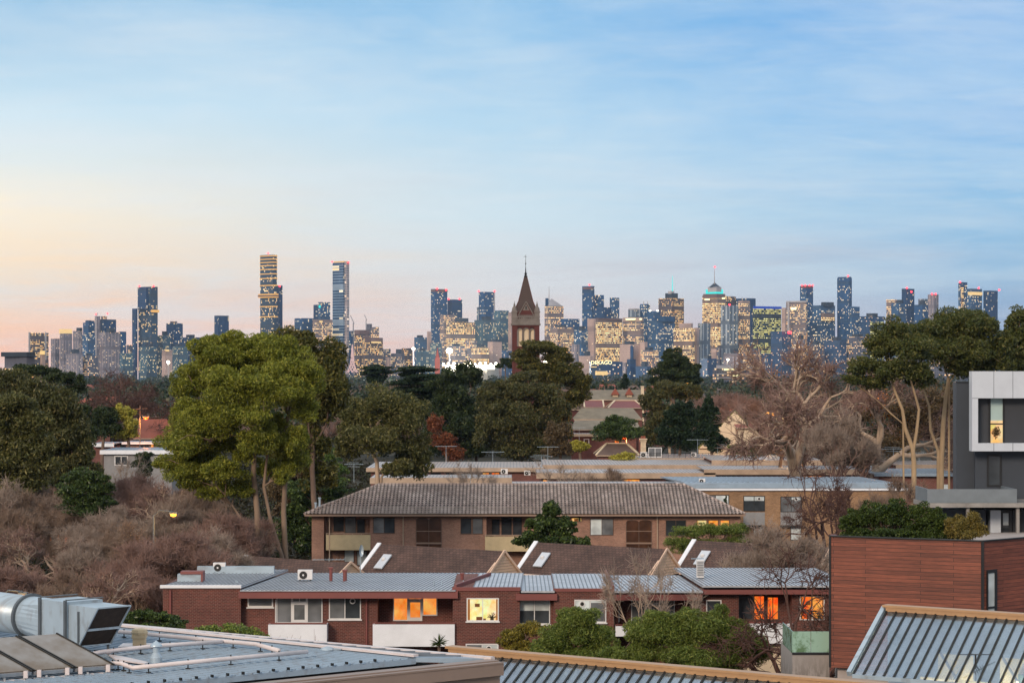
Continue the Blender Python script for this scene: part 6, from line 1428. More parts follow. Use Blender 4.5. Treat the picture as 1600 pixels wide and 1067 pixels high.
def glazed_roof(name, label, a, b, za, zb_, px_edge, zlow, dback, sp=.285, ext_r=0, lbl_in=''):
    """pitched glass roof: ridge from a to b, glazing falls towards the viewer along the same direction as its bars"""
    A = Vector(on(a[0], a[1], za)); B = Vector(on(b[0], b[1], zb_)); bar = Vector(dback); org = (A.x, A.y, 0)
    R = empty(name, org, label, 'glass roof', 'glazed sawtooth roofs'); u = (B-A).normalized(); L_ = (B-A).length+ext_r
    B2 = A+u*L_; k = MB(org); up = Vector((0, 0, 1)); nn = u.cross(-bar).normalized(); nn = nn if nn.z > 0 else -nn
    k.ext([A, B2, B2+bar, A+bar], -nn*.02); g = k.build('glazing', M['roof_glass'], R)
    k = MB(org); n = int(L_/sp)
    for i in range(n+1): s = A+u*(i*L_/n)+nn*.012; k.bar(s, s+bar, .05, .03, nn)
    k.build('glazing_bar', M['rubber'], R)
    k = MB(org); k.bar(A-u*.1+up*.07, B2+up*.07, .34, .06); k.bar(A-u*.1+up*.01-Vector((0, .16, 0)), B2+up*.01-Vector((0, .16, 0)), .04, .16); k.build('ridge_flashing', M['ridge_tan'], R)
    k = MB(org); e0, e1 = A+bar, B2+bar; k.bar(e0+up*-.04, e1+up*-.04, .12, .1); k.build('lower_flashing', M['galv'], R)
    # cream interior seen through the glass
    low = A.z+bar.z-1.6
    yv = Vector((0, 1, 0))
    k = MB(org); k.ext([Vector((p.x, p.y, low)) for p in (A+bar, B2+bar, B2+yv*1.5, A+yv*1.5)], (0, 0, .1)); k.build('interior_floor', M['int_grey'], R)
    k = MB(org); k.ext([Vector((p.x, p.y, low+.1)) for p in (A, B2, B2+yv*.1, A+yv*.1)], (0, 0, A.z-low-.12 if abs(za-zb_) < .01 else .5)); k.build('interior_wall', M['int_blue'], R)
    rng = random.Random(int(a[0])); k = MB(org); m2 = MB(org); s = L_*.28
    while s < L_-1:
        w_ = rng.uniform(.5, 1.3); t_ = rng.uniform(.15, .7); p = A+u*s+bar*t_; k.ext([Vector((q.x, q.y, low+.1)) for q in (p, p+u*w_, p+u*w_+yv*.08, p+yv*.08)], (0, 0, A.z+bar.z*t_-low-.3))
        q = Vector((p.x, p.y-.12, low+.9)); m2.bar(q, q+u*.9+up*1.3, .05, .05); m2.bar(q+u*.9, q+up*1.3, .05, .05); s += w_+rng.uniform(.15, .8)
    p = A+bar*.82; k.ext([Vector((q.x, q.y, low+.1)) for q in (p+u*L_*.25, p+u*(L_-.1), p+u*(L_-.1)+yv*.1, p+u*L_*.25+yv*.1)], (0, 0, A.z+bar.z*.82-low-.35))
    k.build('cream_partition', M['int_cream'], R); m2.build('diagonal_brace', M['rib_dark'], R)
    k = MB(org); k.ext([Vector((p.x, p.y, 0)) for p in (A+bar*.97, B2+bar*.97, B2+yv*1.4, A+yv*1.4)], (0, 0, low-.01)); k.build('wall', M['red_brick'], R)
    for f_, g_ in ((.3, .94), (.42, .75), (.5, .94), (.6, .75), (.7, .94), (.8, .75), (.92, .94)):
        p = A+u*L_*f_+bar*g_; ld = bpy.data.lights.new('room_light', 'POINT'); ld.energy = 85; ld.color = (1, .88, .66); ld.shadow_soft_size = .12
        lo = bpy.data.objects.new('room_light', ld); COL.objects.link(lo); lo.parent = R; lo.location = (p.x-R.location.x, p.y-R.location.y, low+.9)
    return R, A, u, bar, nn, low
t = NT('roof_glass'); tr = t.n('ShaderNodeBsdfTransparent'); tr.inputs[0].default_value = (.82, .86, .88, 1); gl = t.n('ShaderNodeBsdfGlossy'); gl.inputs['Roughness'].default_value = .08; gl.inputs[0].default_value = (.62, .68, .76, 1)
ms = t.n('ShaderNodeMixShader'); n = t.noise(t.coord('Object'), 1.1, 3); t.l(t.rng(n, .3, .7, .25, .42), ms.inputs[0]); t.l(tr.outputs[0], ms.inputs[1]); t.l(gl.outputs[0], ms.inputs[2]); t.l(ms.outputs[0], t.out.inputs['Surface']); M['roof_glass'] = t.m
M['int_grey'] = plain('interior_grey', 'a9b4bc', .8, var=.1); M['int_blue'] = plain('interior_blue', '9fb0bd', .8, var=.1); M['int_cream'] = plain('interior_cream', 'f0dca8', .8, var=.05); M['int_green'] = plain('interior_green', '86b59a', .6)
M['interior_lamp'] = emis('interior_lamp', 'ffe9b8', 4)
def glass_roofs():
    bar = (-1.30, -2.45, -1.44)
    R, A, u, b_, nn, low = glazed_roof('glazed_roof', 'glass roof with black bars and tan ridge beside the timber house, right corner', (1388, 950), (1600, 964), 11.75, 11.75, 0, 0, bar, ext_r=3.0)
    o = Vector(A+u*4.2+b_*.55); k = MB(tuple(R.location)); k.box(o.x, o.x+.62, o.y, o.y+.3, low+.1, low+1.75); k.build('green_cabinet', M['int_green'], R)
    k = MB(tuple(R.location)); k.box(o.x-.08, o.x-.03, o.y, o.y+.1, low+1.3, low+1.6); k.build('lamp', M['interior_lamp'], R)
    # white edge rail and a lower red strip
    k = MB(tuple(R.location)); k.bar(A-u*.12, A-u*.12+b_, .12, .14, nn); k.build('verge_flashing', M['galv'], R)
    an = empty('tv_antenna', (X(1512, 59), 58.0, 9.6), 'aerial seen through the right glass roof', 'tv antenna'); zt = Z(1022, 58)
    MB().cyl((0, 0, 0), (0, 0, zt-9.6), .02).build('mast', M['rubber'], an); k = MB(); k.bar((-.45, 0, zt-9.6), (.45, 0, zt-9.6), .015, .015)
    for i in range(5): k.bar((-.12+i*.06, -.1, zt-9.6), (-.12+i*.06, .1, zt-9.6), .015, .015)
    k.build('element', M['rubber'], an)
    glazed_roof('glazed_roof', 'glass roof with black bars and tan ridge in the bottom middle, below the feathery trees', (706, 1014.5), (1260, 1063), 10.8, 10.8, 0, 0, bar, ext_r=2.5)
glass_roofs()
# ------------------------------------------------------------------ the city, five to six kilometres away
def facade(name, wall, glass, fw=5., fh=4.6, wf=.72, hf=.55, lit_=.3, lcol='ffd48a', lcol2='fff0cc', st=1.2, floors=.5, rough=.35, metal=.0, mull=0., mcol='c8c4c0', tint=.5):
    t = NT(name); tx = t.n('ShaderNodeTexCoord'); s = t.n('ShaderNodeSeparateXYZ'); t.l(tx.outputs['UV'], s.inputs[0]); oi = t.n('ShaderNodeObjectInfo')
    rnd = t.math('MULTIPLY', oi.outputs['Random'], 97.0)
    u = t.math('DIVIDE', s.outputs['X'], fw); v = t.math('DIVIDE', s.outputs['Y'], fh)
    iu = t.math('FLOOR', u); iv = t.math('FLOOR', v); fu = t.math('FRACT', u); fv = t.math('FRACT', v)
    mask = t.math('MULTIPLY', t.math('LESS_THAN', fu, wf), t.math('LESS_THAN', fv, hf))
    c = t.n('ShaderNodeCombineXYZ'); t.l(t.math('ADD', iu, rnd), c.inputs[0]); t.l(t.math('ADD', iv, rnd), c.inputs[1])
    w = t.n('ShaderNodeTexWhiteNoise'); w.noise_dimensions = '2D'; t.l(c.outputs[0], w.inputs['Vector'])
    w1 = t.n('ShaderNodeTexWhiteNoise'); w1.noise_dimensions = '1D'; t.l(t.math('ADD', iv, rnd), w1.inputs['W'])
    c2 = t.n('ShaderNodeCombineXYZ'); t.l(t.math('ADD', t.math('MULTIPLY', u, .22), rnd), c2.inputs[0]); t.l(t.math('MULTIPLY', iv, .33), c2.inputs[1])
    nz = t.noise(c2.outputs[0], 1.0, 2)                         # patches of a floor are lit together
    prob = t.math('ADD', lit_, t.math('MULTIPLY', t.math('SUBTRACT', w1.outputs['Value'], .5), floors*min(1, lit_*2.2)))
    prob = t.math('ADD', prob, t.math('MULTIPLY', t.math('SUBTRACT', nz, .5), 1.1*min(1, lit_*2)))
    on_ = t.math('MULTIPLY', t.math('LESS_THAN', w.outputs['Value'], prob), mask)
    g = t.mix(t.math('MULTIPLY', w.outputs['Value'], tint), c4(glass), t.mix(1., c4(glass), (2.6, 2.4, 2.2, 1), 'MULTIPLY'))
    base = t.mix(mask, c4(wall), g)
    if mull:
        mm = t.math('LESS_THAN', t.math('FRACT', t.math('DIVIDE', s.outputs['X'], mull)), .28); base = t.mix(mm, base, c4(mcol)); on_ = t.math('MULTIPLY', on_, t.math('SUBTRACT', 1.0, mm))
    mech = t.math('GREATER_THAN', t.math('FRACT', t.math('DIVIDE', t.math('ADD', iv, t.math('FLOOR', rnd)), 13.0)), .1); on_ = t.math('MULTIPLY', on_, mech)
    base = t.mix(mech, t.mix(.25, c4(wall), (.03, .035, .045, 1)), base); n = t.noise(tx.outputs['UV'], .02, 3); base = t.mix(1., base, t.rng(n, .3, .7, .8, 1.2), 'MULTIPLY')
    s2 = t.n('ShaderNodeSeparateColor'); t.l(w.outputs['Color'], s2.inputs[0])
    ec = t.mix(s2.outputs[1], c4(lcol), c4(lcol2)); es = t.math('MULTIPLY', on_, t.rng(s2.outputs[2], 0, 1, st*.35, st*1.5))
    t.set(base=base, rough=t.rng(mask, 0, 1, .7, rough), ems=es, emc=ec, metal=metal, spec=.6)
    return t.m
S = {}
S['blue'] = facade('glass_tower_blue', '1f4a70', '0e3a66', 3.3, 3.6, .7, .6, .12, st=1.3)
S['navy'] = facade('glass_tower_navy', '173c60', '0c2f56', 3.4, 3.6, .7, .6, .07, st=1.3)
S['bluelit'] = facade('glass_tower_part_lit', '34587a', '164068', 3.3, 3.6, .7, .6, .22, st=1.3)
S['warm'] = facade('office_bright', '8a7468', '3a3638', 3.2, 4.5, .9, .45, .8, 'ffbe60', 'ffe6a8', 1.6, .6)
S['warmdim'] = facade('office_dim', '8c7a76', '2f4258', 3.2, 4.3, .86, .45, .50, 'ffb860', 'ffe0a0', 1.45, .6)
S['pale'] = facade('apartments_pale', '827a80', '2c3c50', 3.4, 3.8, .5, .5, .16, 'ffc98a', 'ffe4b8', 1.1, mull=9, mcol='9a9094')
S['teal'] = facade('tower_teal', '456070', '1f4658', 3.4, 3.8, .62, .6, .26, 'ffd48a', 'f8e8b4', 1.0)
S['green'] = facade('office_yellow_green', '1c2c30', '14282c', 3.6, 4.5, .86, .5, .66, 'e6d468', 'f6ee9c', 1.1, .7)
S['brown'] = facade('office_brown', '5a4c4a', '2a2e38', 3.4, 4.2, .7, .5, .50, 'ffb860', 'ffdc98', 1.4, .4)
S['beige'] = facade('blank_beige', 'b39a90', '8c7a76', 9, 6, .3, .25, .04, st=.9)
S['grey'] = facade('tower_grey_mullions', '6c7884', '2a3c50', 5, 4.4, .6, .6, .16, 'ffd9a0', 'fff0d0', 1.0, mull=13, mcol='aab4bc')
S['gold'] = facade('tower_dark_gold', '34485a', '143450', 3.6, 4.0, .8, .6, .16, 'ffc468', 'ffe0a0', 1.3, .9)
S['band'] = facade('tower_blue_banded', '8fa4b8', '123454', 30, 6.5, .99, .74, .06, st=1.0)
S['pinkband'] = facade('tower_pink_banded', 'b0a4a4', '5a5f68', 12, 5.5, .9, .5, .16, 'ffc890', 'ffe8c8', .9)
S['low'] = facade('low_blocks', '5c5c68', '26303e', 3.8, 4.0, .7, .5, .42, 'ffb868', 'ffe4b0', 1.2)
S['lowblue'] = facade('low_blue_blocks', '2c4a6c', '17365a', 3.6, 3.8, .7, .5, .15, 'ffb868', 'fff0d0', 1.2)
M['c_dark'] = plain('city_dark', '2a3440', .6, scale=.05); M['c_pale'] = plain('city_pale', 'a8a4a6', .6, scale=.05); M['c_blue'] = plain('city_blue', '1c4468', .3, scale=.05); M['c_brown'] = plain('city_brown', '6a5450', .7, scale=.05)
M['c_gold'] = emis('gold_floor_light', 'ffbe62', .95); M['c_crown'] = emis('lit_crown', 'ffd690', 1.0); M['c_blueband'] = emis('blue_sign_band', '1446b8', .8); M['c_red'] = plain('city_red', '8c3c30', .7); M['c_sign'] = emis('sign_letters', 'fff0b0', 2.4)

def tower(name, x0, x1, yt, D, st, label, split=None, parts=(), red=(), cap=True, cat=None, group=None, dep=None, yb=None):
    D = D*1.0; xl, xr = X(x0, D), X(x1, D); z = Z(yt, D); w = xr-xl; dep = dep or max(22, min(60, w)); h = hash_(label); split = split if split is not None else (.3+.5*h)
    org = (xl+w*split, D, 0); R = empty(name, org, label, cat or {'office_tower': 'office tower', 'apartment_tower': 'apartment tower', 'city_block': 'city building'}.get(name, 'building'), group)
    def fp(a0, a1, d0, sp, k=1.0):           # footprint with its nearest corner at the split
        W_ = a1-a0; c = (a0+W_*sp, d0); a = min(dep, W_*1.2)*k
        l = (a0, d0+a*(.75*sp+.08)); r = (a1, d0+a*(.75*(1-sp)+.08)); return [l, c, r, (l[0]+r[0]-c[0], l[1]+r[1]-c[1])]
    def solid(f, z0, z1, nm, mt, o=0.): return MB(org).ext([(p[0], p[1], z0) for p in f], (0, 0, z1-z0)).build(nm, mt, R)
    solid(fp(xl, xr, D, split), 0, z, 'facade', S[st])
    if cap and w > 30: q = .18+.2*h; solid(fp(xl+w*q, xr-w*(.5-q*.8), D+8, .5, .6), z, z+5+5*h, 'roof_plant', M['c_dark'])
    for p in parts:
        k = p[0]; a, b, c, d = p[1:5]; mt = p[5] if len(p) > 5 else 'c_dark'; m_ = S.get(mt) or M[mt]
        if k == 'box': solid(fp(X(a, D), X(b, D), D+(p[6] if len(p) > 6 else 1), split, .9), Z(d, D), Z(c, D), p[7] if len(p) > 7 else 'crown', m_)
        elif k == 'band':                    # a ring standing proud of the facade
            g = 2.2; solid(fp(X(a, D)-g*.4, X(b, D)+g*.4, D-g, split, 1.1), Z(d, D), Z(c, D), p[6] if len(p) > 6 else 'floor_band', m_)
        elif k == 'mast': MB(org).cyl((X(a, D), D+10, Z(d, D)), (X(b, D), D+10, Z(c, D)), 1.3, .5, 8).build('mast', m_, R)
        elif k == 'pyr':
            xm = (X(a, D)+X(b, D))/2; f = fp(X(a, D), X(b, D), D+1, split, .8); zb_, zt_ = Z(d, D), Z(c, D); m = MB(org); cx_ = sum(q[0] for q in f)/4; cy_ = sum(q[1] for q in f)/4
            if len(p) > 6: cx_ = X(p[6], D)
            for i in range(4): m.poly([(f[i][0], f[i][1], zb_), (f[(i+1) % 4][0], f[(i+1) % 4][1], zb_), (cx_, cy_, zt_)])
            m.poly([(q[0], q[1], zb_) for q in f][::-1]); m.build('roof_peak', m_, R)
    for rx, ry in red: MB(org).ball((X(rx, D), D-1, Z(ry, D)), 2.1, 8).build('aviation_light', M['red_light'], R)
    return R
def hash_(s):
    h = 7
    for ch in s: h = (h*131+ord(ch)) % 100003
    return h/100003
def city():
    t = tower; O, A_, B_ = 'office_tower', 'apartment_tower', 'city_block'; e = empty
    # far left group
    t(A_, 45, 72, 520, 5400, 'brown', 'squarish dark tower with white edge frame, leftmost of the skyline', .15, [('box', 44.5, 47, 519, 562, 'c_pale', -1, 'edge_frame'), ('box', 70, 72.5, 519, 562, 'c_pale', -1, 'edge_frame')], cap=False)
    t(B_, 78, 92, 529, 5500, 'pale', 'narrow pinkish slab right of the white-framed square tower', .6)
    t(A_, 92, 111, 521, 5450, 'pale', 'slab with a glowing pleated crown', .4, [('box', 91, 111, 514, 521, 'c_crown', 0, 'crown')], cap=False)
    t(A_, 112, 128, 517, 5600, 'pale', 'pale striped slab with dark box top beside the pleated crown', .7, [('box', 118, 128, 512, 517, 'c_dark')], cap=False)
    t(A_, 128, 148, 504, 5700, 'blue', 'stepped blue glass tower left of the twin-lamp tower', .5, [('box', 132, 146, 501, 504, 'c_blue')])
    t(A_, 147, 156, 494, 5650, 'pale', 'slim pale concrete core tower with red lamp on top', .5, red=[(150, 491)], cap=False)
    t(A_, 155, 179, 499, 5660, 'navy', 'dark blue tower with lit top box and red lamp', .3, [('box', 157, 166, 494, 499, 'warmdim')], red=[(168, 490)], cap=False)
    t(A_, 154, 185, 519, 5350, 'pale', 'broad pale apartment slab with white vertical strips before the twin-lamp tower', .25)
    t(A_, 184, 196, 518, 5380, 'blue', 'dark blue slab right of the broad pale one', .4)
    t(B_, 127, 147, 523, 5340, 'bluelit', 'mid-height blue block below the stepped blue glass tower', .5)
    t(B_, 197, 206, 539, 5300, 'low', 'little lit block at the left foot of the stepped dark giant', .5)
    t(O, 213, 245, 448, 5500, 'gold', 'tall dark giant with two-step outline and a lit belt halfway', .72, [('box', 205, 214, 482, 600, 'navy', 4, 'side_wing'), ('band', 213, 247, 484, 488, 'c_gold'), ('box', 213, 234, 448.2, 483, 'navy', -1.5, 'upper_glass')], red=[(218, 447), (240, 447)], cap=False)
    t(B_, 216, 243, 542, 5250, 'teal', 'pale lit block in front of the dark two-step giant', .5)
    t(A_, 244, 265, 524, 5550, 'teal', 'grey-blue block right of the dark two-step giant', .5)
    t(A_, 258, 284, 505, 5600, 'blue', 'dark blue tower with a small square top box', .5, [('box', 265, 276, 502, 505, 'warmdim')], cap=False)
    t(B_, 282, 312, 527, 5700, 'navy', 'low dark blue slab half hidden by the domed gum', .5)
    t(B_, 268, 292, 541, 5300, 'teal', 'pale blue block just left of the domed gum\'s crown', .4)
    t(B_, 252, 268, 547, 5200, 'beige', 'pinkish low block beside the bright floodlight', .4, [('box', 256, 264, 546, 549, 'c_crown', -1, 'sign')])
    t(A_, 334, 356, 493, 5700, 'navy', 'lone dark glass tower above the domed gum', .3, cap=False)
    # two giants
    P = [('band', 404, 433, y, y+1.5, 'c_gold') for y in (399, 404, 409, 414, 420, 427, 434, 445, 478, 494)]
    t(O, 404.5, 432, 398, 5600, 'gold', 'tallest tower with gold floor bands and a star-like golden belt', .8, P+[('box', 402, 435, 459, 465, 'c_gold', -6, 'gold_belt'), ('box', 401.5, 436, 461, 463.5, 'c_brown', -9, 'belt_edge')], red=[(419, 396)], cap=False)
    t(O, 430, 441, 446, 5680, 'navy', 'dark slim tower right behind the golden-banded one', .6, red=[(437, 447)], cap=False)
    t(B_, 443, 459, 508, 5500, 'warmdim', 'small block with two arches on its roof right of the golden-banded tower', .4)
    t(B_, 459, 489, 497, 5500, 'blue', 'broad dark blue block between the two giants', .45, cap=False)
    t(O, 489, 500, 476, 5700, 'navy', 'plain dark blue slab left of the grey-sided one', .8, cap=False)
    t(O, 497, 515, 472, 5680, 'bluelit', 'grey-sided tower with a cyan light near its top', .2, [('box', 498, 501, 477, 481, 'cyan_light', -3, 'sign')], cap=False)
    t(O, 488, 518, 499, 5450, 'warmdim', 'wide office block with lit window bands, left of the slender giant', .2, [('box', 499, 504, 501, 504, 'c_crown', -4, 'sign')], cap=False)
    t(O, 518.5, 545, 410, 5500, 'band', 'slender giant with blue left face and pale banded right side', .66, [('box', 534, 545.5, 409, 434, 'pinkband', -2.5, 'upper_panel'), ('box', 537, 545, 434, 600, 'pinkband', -2, 'pale_side'), ('box', 520, 545, 408, 410, 'c_gold', 2, 'gold_crown')], red=[(519, 409), (545, 410)], cap=False)
    t(B_, 545, 553, 517, 5600, 'blue', 'small block tucked behind the slender giant', .5)
    t(O, 553, 577, 516, 5350, 'brown', 'brown office block with tall lit windows', .4, [('box', 553, 577, 515.5, 522, 'c_brown', -1, 'parapet')], cap=False)
    t(O, 572, 581, 506, 5600, 'pale', 'rounded grey tower behind the brown office block', .5, cap=False)
    t(O, 579, 592, 511, 5550, 'warmdim', 'stepped grey tower at the right shoulder of the brown office block', .6)
    t(O, 565, 597, 528, 5250, 'brown', 'broad brown office block with lit rows and a white roof sign', .15, [('box', 566, 597, 527.5, 535, 'c_brown', -1, 'parapet'), ('box', 580, 595, 533.5, 536, 'c_crown', -3, 'sign'), ('pyr', 565, 580, 522, 528, 'c_brown')], cap=False)
    for (a, b, y, st, lab) in ((597, 610, 545, 'low', 'dim low block right of the broad brown office'), (602, 609, 558, 'beige', 'small orange-lit block near the brown offices'), (610, 632, 552, 'low', 'low reddish block in the sky gap'), (627, 644, 544, 'brown', 'low block with lit drum roof left of the floodlight pole'),
                               (647, 668, 527, 'bluelit', 'teal block left of the slab with red crown'), (667, 674, 518, 'beige', 'narrow pale slab beside the teal block')):
        t(B_, a, b, y, 5300+a % 7*20, st, lab)
    # centre left
    t(O, 673, 698.5, 453, 5600, 'blue', 'tall blue office tower with red-lit crown', .25, [('box', 673, 699, 451.5, 456, 'c_brown', -1, 'crown')], red=[(683, 451), (697, 453)], cap=False)
    t(O, 699, 722, 468, 5650, 'navy', 'dark navy tower joined to the red-crowned one', .3, red=[(701, 467), (718, 467)], cap=False)
    t(O, 687, 711, 492, 5450, 'warmdim', 'striped lit block below the red-crowned tower', .3, cap=False)
    t(O, 697, 742, 503, 5350, 'warm', 'wide brightly lit office block left of the curved-foot tower', .15)
    t(O, 748, 773, 456, 5600, 'blue', 'dark blue tower with pale edges and flared foot', .35, [('box', 745, 748.5, 480, 600, 'grey', 2, 'flared_foot'), ('box', 771.5, 773.5, 455, 500, 'c_pale', -1, 'edge_frame')], red=[(748, 455), (773, 455)], cap=False)
    t(O, 772, 795, 485, 5500, 'teal', 'teal gridded tower left of the church', .4, cap=False)
    t(O, 741, 775, 500, 5400, 'teal', 'grey-blue office block below the flared-foot tower', .4)
    t(O, 794, 803, 488, 5450, 'beige', 'plain pale slab touching the church tower', .5, cap=False)
    for (a, b, y, D, st, lab) in ((672, 690, 536, 5200, 'teal', 'pale low block beside the orange spire'), (727, 745, 532, 5150, 'warmdim', 'lit low block behind the stadium glow'), (736, 764, 543, 5050, 'warm', 'bright mid-rise right above the stadium glow'), (762, 784, 534, 5100, 'beige', 'brownish low block between stadium and church'), (700, 727, 541, 5120, 'warmdim', 'dim office podium behind the floodlight pole'), (784, 800, 548, 5080, 'lowblue', 'low blue block left of the church shaft'),
                                  (650, 672, 548, 5080, 'teal', 'glassy pale podium by the left floodlight pole')):
        t(B_, a, b, y, D, st, lab)
    # right of church
    t(O, 851, 881, 478, 5600, 'warmdim', 'grey office tower with pitched glass top and thin aerial', .15, [('pyr', 851, 880, 466, 478, 'c_pale', 862), ('box', 852, 857, 466, 478, 'c_blue', -2, 'blue_fin'), ('mast', 858, 858, 447, 470, 'c_pale')], cap=False)
    t(O, 876, 906, 498, 5500, 'blue', 'plain blue glass block below the pitched-top tower', .4, cap=False)
    t(O, 860, 897, 511, 5350, 'warmdim', 'broad grey office with lit rows below the pitched-top tower', .3)
    t(O, 897, 919, 516, 5300, 'bluelit', 'grey-blue block right of the broad grey office', .5)
    t(O, 910, 929, 447, 5700, 'blue', 'tall blue tower with red top stripe, left of three stepped ones', .8, [('box', 911, 928, 448.5, 452, 'c_brown', -2, 'red_stripe')], red=[(921, 445)], cap=False)
    t(O, 928, 944, 461, 5720, 'blue', 'second of the three stepped blue towers', .5, cap=False)
    t(O, 929, 956, 480, 5650, 'navy', 'lowest and broadest of the three stepped blue towers', .5, cap=False)
    t(O, 953, 968, 465, 5700, 'bluelit', 'slim dark tower right of the three stepped blue ones', .5, cap=False)
    t(O, 918, 932, 498, 5450, 'beige', 'brownish windowless slab left of the brightest office', .7, cap=False)
    t(O, 931, 974, 499, 5300, 'warm', 'brightest broad office block with continuous golden rows', .1, [('box', 931, 974, 497, 500, 'c_brown', -1, 'parapet')], cap=False)
    t(O, 974, 1006, 498, 5350, 'warmdim', 'beige office with lit sign along its top', .85, [('box', 974, 1006, 496, 501.5, 'beige', -1, 'parapet'), ('box', 978, 993, 497.5, 499.6, 'c_sign', -4, 'sign'), ('box', 999, 1003, 497.5, 499.6, 'c_sign', -4, 'sign')], cap=False)
    t(O, 982, 1001, 483, 5600, 'grey', 'flat grey tower behind the beige office', .5, [('box', 983, 1000, 482, 484, 'c_pale', -1, 'parapet')], cap=False)
    t(O, 1000, 1016, 475, 5620, 'bluelit', 'stepped dark block with rooftop aerials', .5, [('mast', 1006, 1006, 470, 475, 'c_pale'), ('mast', 1012, 1012, 470, 475, 'c_pale')], cap=False)
    t(O, 1012, 1032, 486, 5500, 'blue', 'blue glass block with spotlights on its roof', .5, [('box', 1014, 1017, 484.5, 486.5, 'white_light', -2, 'roof_light'), ('box', 1026, 1029, 484.5, 486.5, 'white_light', -2, 'roof_light')], cap=False)
    t(O, 1014, 1056, 501, 5350, 'bluelit', 'wide dark blue office with curved top and golden rows', .3, [('box', 1029, 1056, 494, 502, 'c_blue', 1)], cap=False)
    t(O, 1030, 1070, 466, 5600, 'brown', 'broad dark tower with columned face under the cyan mast', .5, [('box', 1040, 1060, 458, 466, 'c_dark'), ('box', 1044, 1054, 455, 459, 'c_pale'), ('mast', 1051, 1051, 431, 456, 'cyan_light')], cap=False)
    t(O, 1054, 1086, 513, 5250, 'warm', 'cream office block with glowing rows and small stepped top', .88, [('box', 1062, 1083, 505, 513, 'beige', 2)], cap=False)
    t(O, 1085, 1093, 512, 5300, 'beige', 'blank beige end slab beside the cream office', .5, cap=False)
    t(A_, 1091, 1111, 505, 5350, 'grey', 'narrow tower with white vertical strips', .3)
    t(O, 1099, 1136, 461, 5600, 'warm', 'big dark office tower crowned by a teal-lit dome and mast', .6, [('box', 1100, 1134, 459, 466, 'c_brown', -2, 'parapet'), ('box', 1104, 1131, 452, 460, 'cyan_light', 2), ('box', 1107, 1128, 448, 456, 'c_pale', 1), ('pyr', 1108, 1127, 441, 449, 'c_dark'), ('mast', 1117, 1117, 418, 444, 'c_pale'), ('box', 1101, 1109, 467, 469, 'c_sign', -4, 'sign'), ('box', 1128, 1133, 465, 467, 'c_sign', -4, 'sign')], red=[(1117, 417)], cap=False)
    t(O, 1125, 1151, 463, 5650, 'brown', 'brown office tower right behind the teal-crowned one', .4, cap=False)
    t(A_, 1127, 1155, 477, 5450, 'grey', 'grey apartment tower with criss-cross mullions and a red lamp', .45, red=[(1140, 476)], cap=False)
    t(O, 1154, 1173, 472, 5500, 'warmdim', 'beige tower with two golden window columns', .3, [('box', 1154, 1173, 470, 474, 'beige', -1, 'parapet')], cap=False)
    t(O, 1150, 1182, 466, 5650, 'navy', 'dark slab behind the beige golden-columned tower', .6, cap=False)
    # right group
    t(O, 1177, 1224, 479, 5450, 'green', 'wide dark office with a blue light band and yellow-green rows', .12, [('box', 1177, 1224, 478.5, 482.5, 'c_blueband', -3, 'blue_band')], cap=False)
    t(O, 1222, 1232, 481, 5650, 'beige', 'pale blank sliver right of the blue-banded office', .5, cap=False)
    t(O, 1231, 1262, 471, 5450, 'warmdim', 'grey-framed office with sloping roof edge and round lit emblem', .9, [('box', 1230.5, 1262.5, 470, 472.5, 'c_pale', -2, 'frame_top'), ('box', 1230.5, 1233, 472.5, 600, 'c_pale', -2, 'frame_side'), ('box', 1236, 1244, 480.5, 484, 'c_sign', -4, 'emblem')], cap=False)
    t(O, 1251, 1272, 447, 5650, 'blue', 'tall dark blue tower with a row of red lights on top', .4, [('box', 1252, 1271, 446, 450, 'c_brown', -1, 'crown')], red=[(1253, 446), (1258, 446), (1265, 446), (1270, 446)], cap=False)
    t(O, 1271, 1308, 477, 5550, 'bluelit', 'broad blue-grey tower left of the tallest on the right', .3, [('box', 1284, 1305, 472, 478, 'c_dark'), ('box', 1278, 1306, 489, 501, 'warm', -4, 'lit_floors')], cap=False)
    t(O, 1310, 1332, 434, 5600, 'blue', 'tallest slim blue tower of the right side', .75, [('box', 1311, 1331, 432.5, 435, 'navy', 1)], red=[(1325, 431)], cap=False)
    t(O, 1328, 1345, 479, 5500, 'bluelit', 'half-height blue tower attached right of the tallest slim one', .2, cap=False)
    t(O, 1206, 1238, 518, 5150, 'lowblue', 'dark teal block with red sign in front of the grey-framed office', .5, [('box', 1231, 1237, 518, 521, 'red_light', -3, 'sign')], cap=False)
    t(B_, 1345, 1385, 494, 5500, 'lowblue', 'low blue blocks between the tallest slim tower and the gum crown', .3)
    t(B_, 1361, 1382, 503, 5200, 'green', 'stepped block glowing yellow beside the gum crown', .5, cap=False)
    t(O, 1386, 1403, 468, 5600, 'warmdim', 'lit slim block at the left of the group above the gum crown', .4)
    t(O, 1394, 1418, 474, 5550, 'bluelit', 'broader blue block in front of the lit slim one', .4)
    t(O, 1410, 1431, 451, 5650, 'navy', 'tall square dark tower above the umbrella-crowned gum', .3, red=[(1417, 450), (1424, 456)], cap=False)
    t(O, 1430, 1452, 476, 5500, 'blue', 'low blue block between the square dark tower and the white round one', .5)
    t(O, 1436, 1452, 467, 5650, 'grey', 'grey shoulder block left of the white round tower', .5, cap=False)
    t(A_, 1451, 1468, 460, 5600, 'pale', 'white round-topped tower with red lights', .5, red=[(1456, 459), (1462, 459)], cap=False)
    t(B_, 1475, 1492, 480, 5700, 'lowblue', 'little dark block peeping over the gum crown', .5)
    t(O, 1498, 1513, 443, 5550, 'bluelit', 'left tower of the rightmost trio with a slanted cap', .2, [('box', 1498, 1513, 441, 449, 'navy', -2), ('box', 1501, 1506, 449, 490, 'warm', -4, 'lit_stair')], red=[(1500, 441)], cap=False)
